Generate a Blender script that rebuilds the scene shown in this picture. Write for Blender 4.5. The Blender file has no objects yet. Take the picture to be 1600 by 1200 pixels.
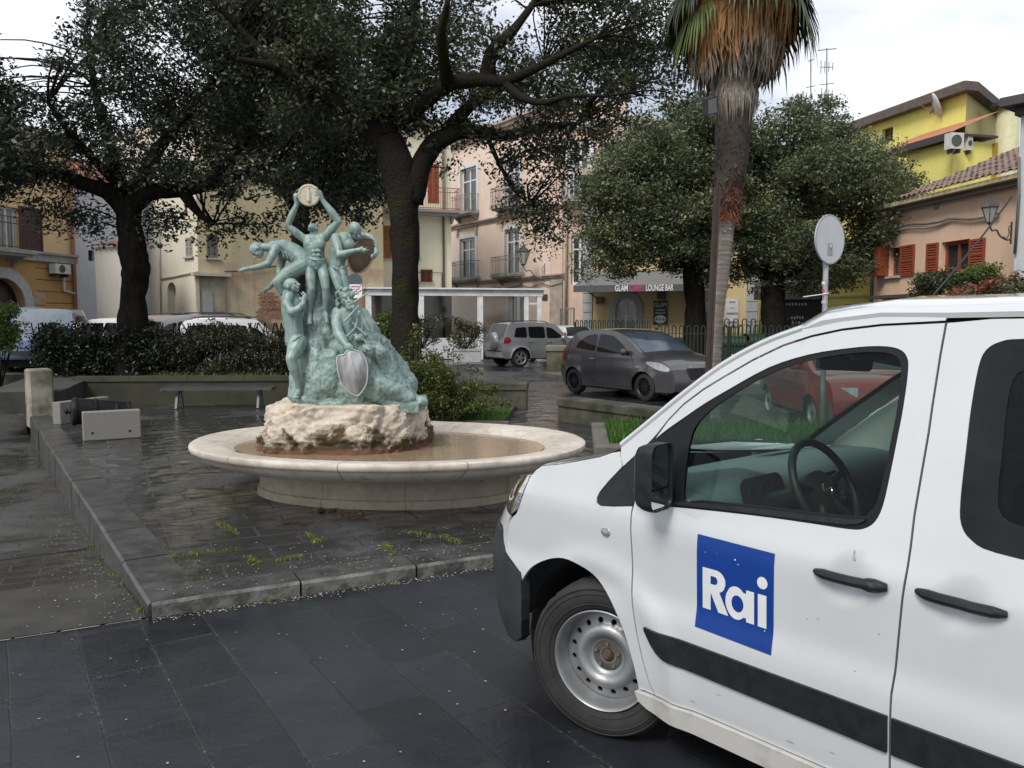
import bpy, bmesh, math, random
import numpy as np
from mathutils import Vector, Matrix, noise
from mathutils.geometry import delaunay_2d_cdt
R = math.radians
PI = math.pi
random.seed(7)
scene = bpy.context.scene
COL = scene.collection

# ---------------------------------------------------------------- camera, sky, sun, exposure
CAM_H, FPX, PITCH = 1.75, 1250.0, math.atan(95 / 1250.0)
cam_data = bpy.data.cameras.new('camera')
cam = bpy.data.objects.new('camera', cam_data)
COL.objects.link(cam)
cam.location = (0, 0, CAM_H)
cam.rotation_euler = (PI / 2 - PITCH, 0, 0)
cam_data.sensor_fit = 'HORIZONTAL'
cam_data.sensor_width = 36
cam_data.lens = 36 * FPX / 1600
cam_data.clip_start = 0.05
cam_data.clip_end = 2000
scene.camera = cam

SUN_EL, SUN_AZ = R(48), R(215)       # azimuth clockwise from +Y
world = bpy.data.worlds.new('World')
scene.world = world
world.use_nodes = True
wn, wl = world.node_tree.nodes, world.node_tree.links
wn.clear()
w_out = wn.new('ShaderNodeOutputWorld')
w_bg = wn.new('ShaderNodeBackground')
w_bg.inputs['Strength'].default_value = 0.1
sky = wn.new('ShaderNodeTexSky')
sky.sky_type = 'NISHITA'
sky.sun_disc = False
sky.sun_elevation = SUN_EL
sky.sun_rotation = SUN_AZ
w_tc = wn.new('ShaderNodeTexCoord')
w_mp = wn.new('ShaderNodeMapping')
w_mp.inputs['Scale'].default_value = (1, 1, 2.6)
w_mp.inputs['Location'].default_value = (2.35, 1.1, 0.15)
w_nz = wn.new('ShaderNodeTexNoise')
w_nz.inputs['Scale'].default_value = 2.3
w_nz.inputs['Detail'].default_value = 7
w_nz.inputs['Roughness'].default_value = 0.5
w_rp = wn.new('ShaderNodeValToRGB')
e = w_rp.color_ramp.elements
e[0].position, e[0].color = 0.40, (0.40, 0.43, 0.50, 1)
e[1].position, e[1].color = 0.62, (0.82, 0.84, 0.87, 1)
w_sc = wn.new('ShaderNodeVectorMath'); w_sc.operation = 'SCALE'; w_sc.inputs['Scale'].default_value = 9.6
w_mx = wn.new('ShaderNodeMix'); w_mx.data_type = 'RGBA'; w_mx.inputs['Factor'].default_value = 0.88
wl.new(w_tc.outputs['Generated'], w_mp.inputs['Vector'])
wl.new(w_mp.outputs[0], w_nz.inputs['Vector'])
wl.new(w_nz.outputs['Fac'], w_rp.inputs['Fac'])
wl.new(w_rp.outputs['Color'], w_sc.inputs[0])
wl.new(sky.outputs['Color'], w_mx.inputs['A'])
wl.new(w_sc.outputs['Vector'], w_mx.inputs['B'])
wl.new(w_mx.outputs['Result'], w_bg.inputs['Color'])
wl.new(w_bg.outputs[0], w_out.inputs['Surface'])

sun_data = bpy.data.lights.new('sun', 'SUN')
sun_data.energy = 1.9
sun_data.angle = R(22)
sun_data.color = (1.0, 0.96, 0.9)
sun = bpy.data.objects.new('sun', sun_data)
COL.objects.link(sun)
sd = Vector((math.sin(SUN_AZ) * math.cos(SUN_EL), math.cos(SUN_AZ) * math.cos(SUN_EL), math.sin(SUN_EL)))
sun.rotation_euler = sd.to_track_quat('Z', 'Y').to_euler()
scene.view_settings.view_transform = 'Standard'
scene.view_settings.look = 'None'
scene.view_settings.exposure = 0.7
scene.view_settings.gamma = 1.0
scene.cycles.max_bounces = 8
scene.cycles.transparent_max_bounces = 12

# ---------------------------------------------------------------- survey of the photograph: a pixel and a depth or height give a point of the place
CP, SP = math.cos(PITCH), math.sin(PITCH)
def ray(x, y):
 a, b = (x - 800) / FPX, -(y - 600) / FPX
 return (a, CP + b * SP, -SP + b * CP)
def at(x, y, Y):
 r = ray(x, y); t = Y / r[1]
 return Vector((r[0] * t, Y, CAM_H + r[2] * t))
def gp(x, y, z=0.08):
 r = ray(x, y); t = (z - CAM_H) / r[2]
 return Vector((r[0] * t, r[1] * t, z))

# ---------------------------------------------------------------- tags
def tag(o, label=None, cat=None, group=None, kind=None):
 if label: o['label'] = label
 if cat: o['category'] = cat
 if group: o['group'] = group
 if kind: o['kind'] = kind
 return o
def empty(name, loc=(0, 0, 0), rz=0, label=None, cat=None, group=None):
 o = bpy.data.objects.new(name, None)
 COL.objects.link(o)
 o.empty_display_size = 0.1
 o.location = loc
 o.rotation_euler = (0, 0, rz)
 return tag(o, label, cat, group)
def copy_tree(o, parent=None):
 c = o.copy(); COL.objects.link(c)
 if parent is not None:
  c.parent = parent
 for ch in list(o.children):
  copy_tree(ch, c)
 return c

# ---------------------------------------------------------------- mesh builder
def catmull(pts, n=6, closed=False):
 P = [Vector(p) for p in pts]; out = []; N = len(P)
 rng = range(N) if closed else range(N - 1)
 for i in rng:
  p0 = P[(i - 1) % N] if closed or i > 0 else P[0]
  p1 = P[i]; p2 = P[(i + 1) % N]
  p3 = P[(i + 2) % N] if closed or i + 2 < N else P[-1]
  for k in range(n):
   t = k / n
   out.append(0.5 * ((2 * p1) + (p2 - p0) * t + (2 * p0 - 5 * p1 + 4 * p2 - p3) * t * t + (3 * p1 - p0 - 3 * p2 + p3) * t ** 3))
 if not closed: out.append(P[-1])
 return out
def frame(t):
 t = Vector(t).normalized()
 a = Vector((0, 0, 1)) if abs(t.z) < 0.9 else Vector((1, 0, 0))
 u = t.cross(a).normalized(); v = t.cross(u).normalized()
 return u, v

class MB:
 def __init__(s):
  s.v = []; s.f = []; s.m = []; s.mi = 0
 def mat(s, i): s.mi = i; return s
 def add(s, vs, fs):
  b = len(s.v); s.v += [tuple(p) for p in vs]
  for f in fs: s.f.append(tuple(b + i for i in f)); s.m.append(s.mi)
 def box(s, x0, x1, y0, y1, z0, z1, M=None):
  vs = [Vector((x, y, z)) for z in (z0, z1) for y in (y0, y1) for x in (x0, x1)]
  if M is not None: vs = [M @ p for p in vs]
  s.add(vs, [(0, 2, 3, 1), (4, 5, 7, 6), (0, 1, 5, 4), (2, 6, 7, 3), (0, 4, 6, 2), (1, 3, 7, 5)])
 def bar(s, a, b, w, h=None):          # square bar between two points
  a, b = Vector(a), Vector(b); h = h or w
  u, v = frame(b - a)
  if abs((b - a).normalized().z) < 0.9: u, v = v, u
  vs = [p + u * (i * w / 2) + v * (j * h / 2) for p in (a, b) for i, j in ((-1, -1), (1, -1), (1, 1), (-1, 1))]
  s.add(vs, [(0, 1, 2, 3), (7, 6, 5, 4), (0, 4, 5, 1), (1, 5, 6, 2), (2, 6, 7, 3), (3, 7, 4, 0)])
 def tube(s, pts, rad, n=8, cap=True, wob=0, seed=0):
  P = [Vector(p) for p in pts]; N = len(P)
  rr = rad if hasattr(rad, '__len__') else [rad] * N
  b = len(s.v); u = None
  for i, p in enumerate(P):
   t = (P[min(i + 1, N - 1)] - P[max(i - 1, 0)])
   if t.length < 1e-9: t = Vector((0, 0, 1))
   t.normalize()
   if u is None: u, v = frame(t)
   else:
    u = (u - t * u.dot(t)).normalized(); v = t.cross(u)
   for k in range(n):
    a = 2 * PI * k / n; r = rr[i]
    d = u * math.cos(a) + v * math.sin(a)
    if wob: r *= 1 + wob * (noise.noise(Vector((math.cos(a) * 1.6, math.sin(a) * 1.6, i * 0.35 + seed))) + 0.5 * noise.noise(Vector((a * 2.5, 3, i * 0.8 + seed))))
    s.v.append(tuple(p + d * r))
  for i in range(N - 1):
   for k in range(n):
    k2 = (k + 1) % n
    s.f.append((b + i * n + k, b + i * n + k2, b + (i + 1) * n + k2, b + (i + 1) * n + k)); s.m.append(s.mi)
  if cap:
   s.f.append(tuple(b + k for k in range(n))[::-1]); s.m.append(s.mi)
   s.f.append(tuple(b + (N - 1) * n + k for k in range(n))); s.m.append(s.mi)
 def ell(s, c, r, n=12, m=8, M=None):
  c = Vector(c); vs = []; fs = []
  r = r if hasattr(r, '__len__') else (r, r, r)
  for j in range(1, m):
   th = PI * j / m
   for k in range(n):
    a = 2 * PI * k / n
    p = Vector((r[0] * math.sin(th) * math.cos(a), r[1] * math.sin(th) * math.sin(a), r[2] * math.cos(th)))
    if M is not None: p = M @ p
    vs.append(c + p)
  top = Vector((0, 0, r[2])); bot = Vector((0, 0, -r[2]))
  if M is not None: top = M @ top; bot = M @ bot
  vs += [c + top, c + bot]; T = len(vs) - 2
  for j in range(m - 2):
   for k in range(n):
    k2 = (k + 1) % n
    fs.append((j * n + k, (j + 1) * n + k, (j + 1) * n + k2, j * n + k2))
  for k in range(n):
   k2 = (k + 1) % n
   fs.append((T, k, k2)); fs.append((T + 1, (m - 2) * n + k2, (m - 2) * n + k))
  s.add(vs, fs)
 def caps(s, a, b, ra, rb, n=10):      # tapered capsule
  a, b = Vector(a), Vector(b); d = b - a
  if d.length < 1e-6: s.ell(a, ra, n); return
  dn = d.normalized(); P = []; RR = []
  for k in range(4):
   t = (k / 4) * PI / 2
   P.append(a - dn * ra * math.cos(t)); RR.append(max(ra * math.sin(t), ra * .03))
  for k in range(5): P.append(a + d * (k / 4)); RR.append(ra + (rb - ra) * k / 4)
  for k in range(1, 5):
   t = (k / 4) * PI / 2
   P.append(b + dn * rb * math.sin(t)); RR.append(max(rb * math.cos(t), rb * .03))
  s.tube(P, RR, n)
 def lathe(s, prof, n=24, M=None, full=True, a0=0, a1=2 * PI):    # prof: (r, z)
  b = len(s.v); K = len(prof); cnt = n if full else n + 1
  for k in range(cnt):
   a = a0 + (a1 - a0) * k / n
   for r, z in prof:
    p = Vector((r * math.cos(a), r * math.sin(a), z))
    if M is not None: p = M @ p
    s.v.append(tuple(p))
  for k in range(n):
   k2 = (k + 1) % cnt
   for j in range(K - 1):
    s.f.append((b + k * K + j, b + k2 * K + j, b + k2 * K + j + 1, b + k * K + j + 1)); s.m.append(s.mi)
 def prism(s, poly, fn, d0, d1):       # poly of (u,v); fn(u,v,d)->point
  n = len(poly)
  vs = [fn(u, v, d0) for u, v in poly] + [fn(u, v, d1) for u, v in poly]
  fs = [tuple(range(n))[::-1], tuple(range(n, 2 * n))] + [(i, (i + 1) % n, n + (i + 1) % n, n + i) for i in range(n)]
  s.add(vs, fs)
 def build(s, name, mats, parent=None, smooth=False, ang=None, tr=None):
  me = bpy.data.meshes.new(name)
  vs = s.v
  if tr is not None: vs = [tuple(tr @ Vector(p)) for p in vs]
  me.from_pydata(vs, [], s.f)
  if not isinstance(mats, (list, tuple)): mats = [mats]
  for m in mats: me.materials.append(m)
  if len(mats) > 1: me.polygons.foreach_set('material_index', s.m)
  if smooth: me.polygons.foreach_set('use_smooth', [True] * len(me.polygons))
  me.update()
  if ang is not None: me.set_sharp_from_angle(angle=R(ang))
  o = bpy.data.objects.new(name, me)
  COL.objects.link(o)
  if parent is not None: o.parent = parent
  return o

def fixn(o):
 bm = bmesh.new(); bm.from_mesh(o.data)
 bmesh.ops.recalc_face_normals(bm, faces=bm.faces)
 bm.to_mesh(o.data); bm.free()
 return o
def in_poly(x, y, P):
 c = False; n = len(P); j = n - 1
 for i in range(n):
  xi, yi = P[i][0], P[i][1]; xj, yj = P[j][0], P[j][1]
  if (yi > y) != (yj > y) and x < (xj - xi) * (y - yi) / (yj - yi) + xi: c = not c
  j = i
 return c
def densify(P, step, closed=True):
 out = []; n = len(P)
 for i in range(n if closed else n - 1):
  a, b = P[i], P[(i + 1) % n]
  d = math.hypot(b[0] - a[0], b[1] - a[1]); k = max(1, int(math.ceil(d / step)))
  for j in range(k): out.append((a[0] + (b[0] - a[0]) * j / k, a[1] + (b[1] - a[1]) * j / k))
 if not closed: out.append(tuple(P[-1][:2]))
 return out
def cdt(outline, holes, step):
 O = densify(outline, step); H = [densify(h, step) for h in holes]
 pts = []; edges = []
 for L in [O] + H:
  b = len(pts); pts += [Vector(p) for p in L]
  edges += [(b + i, b + (i + 1) % len(L)) for i in range(len(L))]
 bd = np.array([(p[0], p[1]) for p in pts])
 x0, y0 = bd.min(0); x1, y1 = bd.max(0)
 for i in range(int((x1 - x0) / step) + 1):
  for j in range(int((y1 - y0) / step) + 1):
   x = x0 + (i + .5) * step; y = y0 + (j + .5) * step
   if np.min(np.abs(bd - (x, y)).max(1)) < step * .45: continue
   if in_poly(x, y, O) and not any(in_poly(x, y, h) for h in H): pts.append(Vector((x, y)))
 r = delaunay_2d_cdt(pts, edges, [], 0, 1e-6)
 V = r[0]; F = []
 for f in r[2]:
  cx = sum(V[i][0] for i in f) / len(f); cy = sum(V[i][1] for i in f) / len(f)
  if in_poly(cx, cy, O) and not any(in_poly(cx, cy, h) for h in H):
   a, b, c = V[f[0]], V[f[1]], V[f[2]]
   if (b[0] - a[0]) * (c[1] - a[1]) - (b[1] - a[1]) * (c[0] - a[0]) < 0: f = f[::-1]
   F.append(tuple(f))
 return [(p[0], p[1]) for p in V], F
def panel(mb, outline, holes, step, fn, thick=0.0, flip=False):
 """surface patch: fn(u, v, d) -> point, d = depth below the surface; edges are folded in by thick"""
 V, F = cdt(outline, holes, step)
 if flip: F = [f[::-1] for f in F]
 mb.add([fn(u, v, 0) for u, v in V], F)
 if thick:
  ec = {}
  for f in F:
   for i in range(len(f)):
    e_ = (f[i], f[(i + 1) % len(f)])
    k = (min(e_), max(e_)); ec[k] = ec.get(k, 0) + 1 if k in ec else 1
    if k not in ec: pass
  de = {}
  for f in F:
   for i in range(len(f)):
    a, b = f[i], f[(i + 1) % len(f)]
    de[(a, b)] = 1
  vs = []; fs = []
  for (a, b) in de:
   if (b, a) not in de:
    n = len(vs)
    vs += [fn(*V[a], 0), fn(*V[b], 0), fn(*V[b], thick), fn(*V[a], thick)]
    fs.append((n + 1, n, n + 3, n + 2))
  mb.add(vs, fs)

# ---------------------------------------------------------------- materials
def new_mat(name):
 m = bpy.data.materials.new(name); m.use_nodes = True
 nt = m.node_tree; b = nt.nodes['Principled BSDF']
 return m, nt.nodes, nt.links, b
def c4(c): return (c[0], c[1], c[2], 1)
def mixc(N, L, fac, a, b, mode='MIX'):
 x = N.new('ShaderNodeMix'); x.data_type = 'RGBA'; x.blend_type = mode
 for key, val in (('Factor', fac), ('A', a), ('B', b)):
  s = x.inputs[key] if key != 'Factor' else x.inputs['Factor']
  if hasattr(val, 'links') or hasattr(val, 'is_output'): L.new(val, s)
  elif key == 'Factor': s.default_value = val
  else: s.default_value = c4(val)
 return x.outputs['Result']
def nz(N, L, vec, scale, detail=4, rough=.55, dist=0):
 n = N.new('ShaderNodeTexNoise')
 n.inputs['Scale'].default_value = scale; n.inputs['Detail'].default_value = detail
 n.inputs['Roughness'].default_value = rough; n.inputs['Distortion'].default_value = dist
 if vec is not None: L.new(vec, n.inputs['Vector'])
 return n.outputs['Fac']
def ramp(N, L, fac, p0, p1, c0=(0, 0, 0), c1=(1, 1, 1)):
 r = N.new('ShaderNodeValToRGB'); e = r.color_ramp.elements
 e[0].position = p0; e[0].color = c4(c0); e[1].position = p1; e[1].color = c4(c1)
 L.new(fac, r.inputs['Fac']); return r.outputs['Color']
def bump(N, L, b, h, strength, dist=0.01):
 x = N.new('ShaderNodeBump'); x.inputs['Strength'].default_value = strength; x.inputs['Distance'].default_value = dist
 L.new(h, x.inputs['Height']); L.new(x.outputs[0], b.inputs['Normal']); return x
def coords(N, L, scale=(1, 1, 1), rot=(0, 0, 0), kind='Object'):
 t = N.new('ShaderNodeTexCoord'); m = N.new('ShaderNodeMapping')
 m.inputs['Scale'].default_value = scale; m.inputs['Rotation'].default_value = rot
 L.new(t.outputs[kind], m.inputs['Vector']); return m.outputs[0]
MATS = {}
def mat(name, col, rough=.6, metal=0, col2=None, scale=6, lo=.35, hi=.65, bmp=0, bscale=None, bdist=.01, coat=0, spec=.5, stretch=(1, 1, 1)):
 if name in MATS: return MATS[name]
 m, N, L, b = new_mat(name)
 b.inputs['Roughness'].default_value = rough; b.inputs['Metallic'].default_value = metal
 b.inputs['Coat Weight'].default_value = coat; b.inputs['Coat Roughness'].default_value = .06
 b.inputs['Specular IOR Level'].default_value = spec
 v = coords(N, L, stretch)
 if col2 is None: col2 = tuple(c * .86 for c in col)
 f = nz(N, L, v, scale, 6, .6)
 L.new(mixc(N, L, ramp(N, L, f, lo, hi), col, col2), b.inputs['Base Color'])
 if bmp: bump(N, L, b, nz(N, L, v, bscale or scale * 4, 6, .6), bmp, bdist)
 MATS[name] = m; return m
def glass_mat(name, tint, rough=0.02, refl=1.0, mixv=None):
 """thin pane: tinted see-through plus reflection at grazing angles"""
 m, N, L, b = new_mat(name)
 N.remove(b); out = [n for n in N if n.type == 'OUTPUT_MATERIAL'][0]
 t = N.new('ShaderNodeBsdfTransparent'); t.inputs['Color'].default_value = c4(tint)
 g = N.new('ShaderNodeBsdfGlossy'); g.inputs['Roughness'].default_value = rough
 lw = N.new('ShaderNodeFresnel'); lw.inputs['IOR'].default_value = 1.5
 mu = N.new('ShaderNodeMath'); mu.operation = 'MULTIPLY'; mu.inputs[1].default_value = refl; mu.use_clamp = True
 L.new(lw.outputs[0], mu.inputs[0])
 x = N.new('ShaderNodeMixShader'); L.new(mu.outputs[0], x.inputs[0]); L.new(t.outputs[0], x.inputs[1]); L.new(g.outputs[0], x.inputs[2])
 L.new(x.outputs[0], out.inputs['Surface'])
 return m
def wall_mat(name, col, stain, low=None, amount=.5, scale=.7, rows=0):
 """plaster: blotches, streaks running down, faint cracks"""
 m, N, L, b = new_mat(name)
 b.inputs['Roughness'].default_value = .9
 v = coords(N, L); vs = coords(N, L, (3.0, 3.0, .25))
 f1 = nz(N, L, v, scale, 8, .65); f2 = nz(N, L, vs, 1.3, 6, .6); f3 = nz(N, L, v, 9, 6, .7)
 c = mixc(N, L, ramp(N, L, f1, .4, .72), col, stain)
 mu = N.new('ShaderNodeMath'); mu.operation = 'MULTIPLY'; mu.inputs[1].default_value = amount
 L.new(ramp(N, L, f2, .5, .75), mu.inputs[0])
 c = mixc(N, L, mu.outputs[0], c, tuple(x * .72 for x in stain))
 c = mixc(N, L, ramp(N, L, f3, .35, .9), c, tuple(x * .85 for x in col))
 if rows:
  w = N.new('ShaderNodeTexWave'); w.wave_type = 'BANDS'; w.bands_direction = 'Z'; w.inputs['Scale'].default_value = rows
  w.inputs['Distortion'].default_value = 0
  L.new(coords(N, L), w.inputs['Vector'])
  c = mixc(N, L, ramp(N, L, w.outputs['Fac'], .0, .06, (1, 1, 1), (0, 0, 0)), c, tuple(x * .35 for x in stain))
 L.new(c, b.inputs['Base Color'])
 bump(N, L, b, f3, .25, .01)
 MATS[name] = m; return m
def leaf_mat(name, c0, c1, c2, trans=.25, rough=.45):
 m, N, L, b = new_mat(name)
 out = [n for n in N if n.type == 'OUTPUT_MATERIAL'][0]
 g = N.new('ShaderNodeNewGeometry')
 v = coords(N, L)
 f = nz(N, L, v, .9, 3)
 c = mixc(N, L, ramp(N, L, f, .4, .62), c0, c1)
 c = mixc(N, L, ramp(N, L, g.outputs['Random Per Island'], .72, 1.0), c, c2)
 L.new(c, b.inputs['Base Color']); b.inputs['Roughness'].default_value = rough
 b.inputs['Specular IOR Level'].default_value = .45
 t = N.new('ShaderNodeBsdfTranslucent'); L.new(c, t.inputs['Color'])
 x = N.new('ShaderNodeMixShader'); x.inputs[0].default_value = trans
 L.new(b.outputs[0], x.inputs[1]); L.new(t.outputs[0], x.inputs[2]); L.new(x.outputs[0], out.inputs['Surface'])
 MATS[name] = m; return m
def paving_mat(name, ang, bw, bh, c1, c2, joint, moss=None, mortar=.012, wet=(.46, .58), dryrough=.65, wetrough=.16, distort=.04, speck=True, msz=1.0, offs=(0, 0, 0), mfreq=2, joint_rough=.9, wetdark=.55, bst=.55, ms=.9, sp=.5, und=0, grit=0):
 m, N, L, b = new_mat(name); b.inputs['Specular IOR Level'].default_value = sp
 t = N.new('ShaderNodeTexCoord'); mp = N.new('ShaderNodeMapping')
 mp.inputs['Rotation'].default_value = (0, 0, -ang); mp.inputs['Location'].default_value = offs
 L.new(t.outputs['Object'], mp.inputs['Vector'])
 n = N.new('ShaderNodeTexNoise'); n.inputs['Scale'].default_value = 1.7; n.inputs['Detail'].default_value = 3
 L.new(t.outputs['Object'], n.inputs['Vector'])
 s = N.new('ShaderNodeVectorMath'); s.operation = 'SUBTRACT'; s.inputs[1].default_value = (.5, .5, .5); L.new(n.outputs['Color'], s.inputs[0])
 k = N.new('ShaderNodeVectorMath'); k.operation = 'SCALE'; k.inputs['Scale'].default_value = distort * 2; L.new(s.outputs[0], k.inputs[0])
 ad = N.new('ShaderNodeVectorMath'); ad.operation = 'ADD'; L.new(mp.outputs[0], ad.inputs[0]); L.new(k.outputs[0], ad.inputs[1])
 br = N.new('ShaderNodeTexBrick'); L.new(ad.outputs[0], br.inputs['Vector'])
 br.inputs['Scale'].default_value = 1; br.inputs['Brick Width'].default_value = bw; br.inputs['Row Height'].default_value = bh
 br.inputs['Mortar Size'].default_value = mortar; br.inputs['Mortar Smooth'].default_value = .35
 br.inputs['Color1'].default_value = c4(c1); br.inputs['Color2'].default_value = c4(c2); br.inputs['Mortar'].default_value = c4(joint)
 br.offset_frequency = mfreq; br.offset = .43
 v = t.outputs['Object']
 big = nz(N, L, v, .55, 5, .6); fine = nz(N, L, v, 45, 4, .7); mid = nz(N, L, v, 5, 6, .65, .6)
 c = br.outputs['Color']
 c = mixc(N, L, ramp(N, L, mid, .3, .8), c, tuple(x * .6 for x in c2), 'MIX')
 wetf = ramp(N, L, big, wet[0], wet[1])
 drk = N.new('ShaderNodeMath'); drk.operation = 'MULTIPLY'; drk.inputs[1].default_value = wetdark; L.new(wetf, drk.inputs[0])
 c = mixc(N, L, drk.outputs[0], c, tuple(x * .35 for x in c1))
 if speck:
  sp = N.new('ShaderNodeTexVoronoi'); sp.inputs['Scale'].default_value = 16; sp.inputs['Randomness'].default_value = 1; L.new(v, sp.inputs['Vector'])
  c = mixc(N, L, ramp(N, L, sp.outputs['Distance'], .05, .09, (.55, .55, .55), (0, 0, 0)), c, tuple(min(1, x * 5) for x in c1))
 if moss:
  mn = nz(N, L, v, 1.3 * msz, 5, .7)
  mm = N.new('ShaderNodeMath'); mm.operation = 'MULTIPLY'; L.new(ramp(N, L, mn, .54, .63), mm.inputs[0]); L.new(br.outputs['Fac'], mm.inputs[1])
  c = mixc(N, L, mm.outputs[0], c, moss)
 if grit:
  b2 = N.new('ShaderNodeTexBrick'); L.new(ad.outputs[0], b2.inputs['Vector'])
  for k_, v_ in (('Scale', 1), ('Brick Width', bw), ('Row Height', bh), ('Mortar Size', .02), ('Mortar Smooth', 1)): b2.inputs[k_].default_value = v_
  b2.offset_frequency = mfreq; b2.offset = .43
  gm = N.new('ShaderNodeMath'); gm.operation = 'MULTIPLY'; L.new(b2.outputs['Fac'], gm.inputs[0]); L.new(ramp(N, L, nz(N, L, v, 55, 3, .8), .52, .66), gm.inputs[1])
  g3 = N.new('ShaderNodeMath'); g3.operation = 'MULTIPLY'; L.new(gm.outputs[0], g3.inputs[0]); L.new(ramp(N, L, nz(N, L, v, .9, 4, .7), .46, .6), g3.inputs[1])
  c = mixc(N, L, g3.outputs[0], c, (grit, grit, grit * .95))
  c = mixc(N, L, ramp(N, L, nz(N, L, v, 70, 2, .9), .70, .76), c, (grit * .6, grit * .6, grit * .58))
 L.new(c, b.inputs['Base Color'])
 rr = N.new('ShaderNodeMapRange'); rr.inputs['To Min'].default_value = dryrough; rr.inputs['To Max'].default_value = wetrough
 w2 = N.new('ShaderNodeMath'); w2.operation = 'MULTIPLY'; w2.use_clamp = True
 inv = N.new('ShaderNodeMath'); inv.operation = 'SUBTRACT'; inv.inputs[0].default_value = 1; L.new(br.outputs['Fac'], inv.inputs[1])
 L.new(wetf, w2.inputs[0]); L.new(inv.outputs[0], w2.inputs[1])
 L.new(w2.outputs[0], rr.inputs['Value']); L.new(rr.outputs[0], b.inputs['Roughness'])
 h1 = N.new('ShaderNodeMath'); h1.operation = 'MULTIPLY_ADD'; h1.inputs[1].default_value = -1.0; L.new(br.outputs['Fac'], h1.inputs[0])
 hm = N.new('ShaderNodeMath'); hm.operation = 'MULTIPLY_ADD'; hm.inputs[1].default_value = .16; L.new(fine, hm.inputs[0])
 hk = N.new('ShaderNodeMath'); hk.operation = 'MULTIPLY'; hk.inputs[1].default_value = ms; L.new(mid, hk.inputs[0]); L.new(hk.outputs[0], hm.inputs[2])
 L.new(hm.outputs[0], h1.inputs[2])
 if und:
  un = N.new('ShaderNodeMath'); un.operation = 'MULTIPLY_ADD'; un.inputs[1].default_value = und
  L.new(nz(N, L, ad.outputs[0], 3.4, 1.5, .4), un.inputs[0]); L.new(h1.outputs[0], un.inputs[2]); h1 = un
 bump(N, L, b, h1.outputs[0], bst, .012)
 MATS[name] = m; return m

# ================================================================ GROUND
A27 = R(27)
k0 = gp(235, 945); k1 = gp(780, 868)                     # front kerb line
kd = Vector((math.cos(A27), math.sin(A27), 0))
kl = Vector((math.cos(R(124)), math.sin(R(124)), 0))     # left kerb runs back along this
KC = Vector((k0.x, k0.y, 0))                             # corner of the raised square
slab = paving_mat('road_slabs', R(123), .66, .33, (.008, .0095, .013), (.026, .029, .036), (.007, .0075, .008), None, .0042, (.42, .62), .46, .17, .010, wetdark=.35, bst=.7, grit=.13)
flag = paving_mat('square_flagstones', R(27), .66, .32, (.029, .030, .032), (.062, .064, .066), (.006, .006, .006), (.05, .07, .014), .014, (.40, .50), .5, .07, .045, msz=.6, wetdark=.62, bst=.8, ms=.8, sp=.9, und=4.2, grit=.10)
lane_m = paving_mat('lane_paving', R(27), .5, .22, (.026, .027, .026), (.046, .047, .044), (.008, .009, .006), (.04, .06, .012), .01, (.42, .54), .55, .05, .03, speck=True, bst=.8, ms=.8, sp=.9, und=4, grit=.08)
cobble = paving_mat('street_paving', R(40), .6, .35, (.030, .032, .039), (.055, .057, .066), (.012, .012, .013), None, .02, (.35, .6), .5, .12, .12, speck=False, und=3, sp=.7)
earth = mat('earth', (.035, .028, .018), .95, col2=(.06, .05, .03), scale=8, bmp=.6)
cement = mat('cement_strip', (.042, .040, .033), .55, col2=(.020, .0195, .017), scale=2.2, bmp=.25, bscale=30)

def sheet(name, poly, z, m, step=None, zf=None):
 mb = MB()
 if step:
  V, F = cdt([tuple(p) for p in poly], [], step)
  mb.add([(x, y, zf(x, y) if zf else z) for x, y in V], F)
 else:
  mb.add([(p[0], p[1], z) for p in poly], [tuple(range(len(poly)))])
 o = mb.build(name, m); fixn(o)
 if o.data.polygons[0].normal.z < 0: o.data.flip_normals()
 return tag(o, kind='structure')
def P2(v): return (v.x, v.y)
far_l = KC + kl * 40
sheet('ground', [(-400, -400), (400, -400), (400, 600), (-400, 600)], -1.2, mat('far_ground', (.05, .05, .045), .9))
front = [KC - kd * 14, KC + kd * 40, KC + kd * 40 - Vector((0, 60, 0)), KC - kd * 14 - Vector((0, 60, 0))]
sheet('road', [P2(p) for p in front], 0, slab)
# the raised square and the streets behind it: one level
sq = [KC, KC + kd * 40, (60, 75), (-9, 75), (-9, 17.5), KC + kl * 13.2]
sq = [P2(p) if hasattr(p, 'x') else p for p in sq]
line_y = 17.0
def cut_front():
 # square pavement: up to the planters; behind them the street paving
 a = KC + kd * 40
 return [P2(KC), P2(KC + kd * 16.5), (12.6, 16.5), (-7.9, 16.5), P2(KC + kl * 13.2)]
sheet('square_paving', cut_front(), .08, flag)
sheet('street', [(-9.5, 16.5), (60, 16.5), (60, 90), (-9.5, 90)], .08, cobble)
sheet('side_street', [P2(KC + kd * 16.5), P2(KC + kd * 60), (60, 16.5), (12.6, 16.5)], .08, cobble)
# the lane going down on the left, then up to the far street
def lane_z(x, y):
 p = Vector((x, y, 0)) - KC
 t = p.dot(kl)
 return -.004 + float(np.interp(t, [-1, 0.3, 2, 7, 13, 16, 20], [0, 0, -.14, -.3, -.34, .2, .55]))
ln = [P2(KC + Vector((-.0, 0, 0))), P2(KC + kl * 13.3), (-9.5, 18), (-9.5, 90), (-60, 90), (-60, -10), P2(KC - kd * 60 )]
ln = [P2(KC), P2(KC + kl * 13.3), (-9.5, 18), (-9.5, 60), (-45, 60), P2(KC - kd * 40)]
sheet('lane', ln, 0, lane_m, 1.0, lane_z)
# cement apron between lane and road and drain line
ap = [KC - kd * 9 + kl * .02, KC - kd * .02 + kl * .02, KC - kd * .02 + kl * 1.25, KC - kd * 9 + kl * 1.6]
sheet('cement_apron', [P2(p) for p in ap], 0, cement, .3, lambda x, y: lane_z(x, y) + .006)

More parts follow.
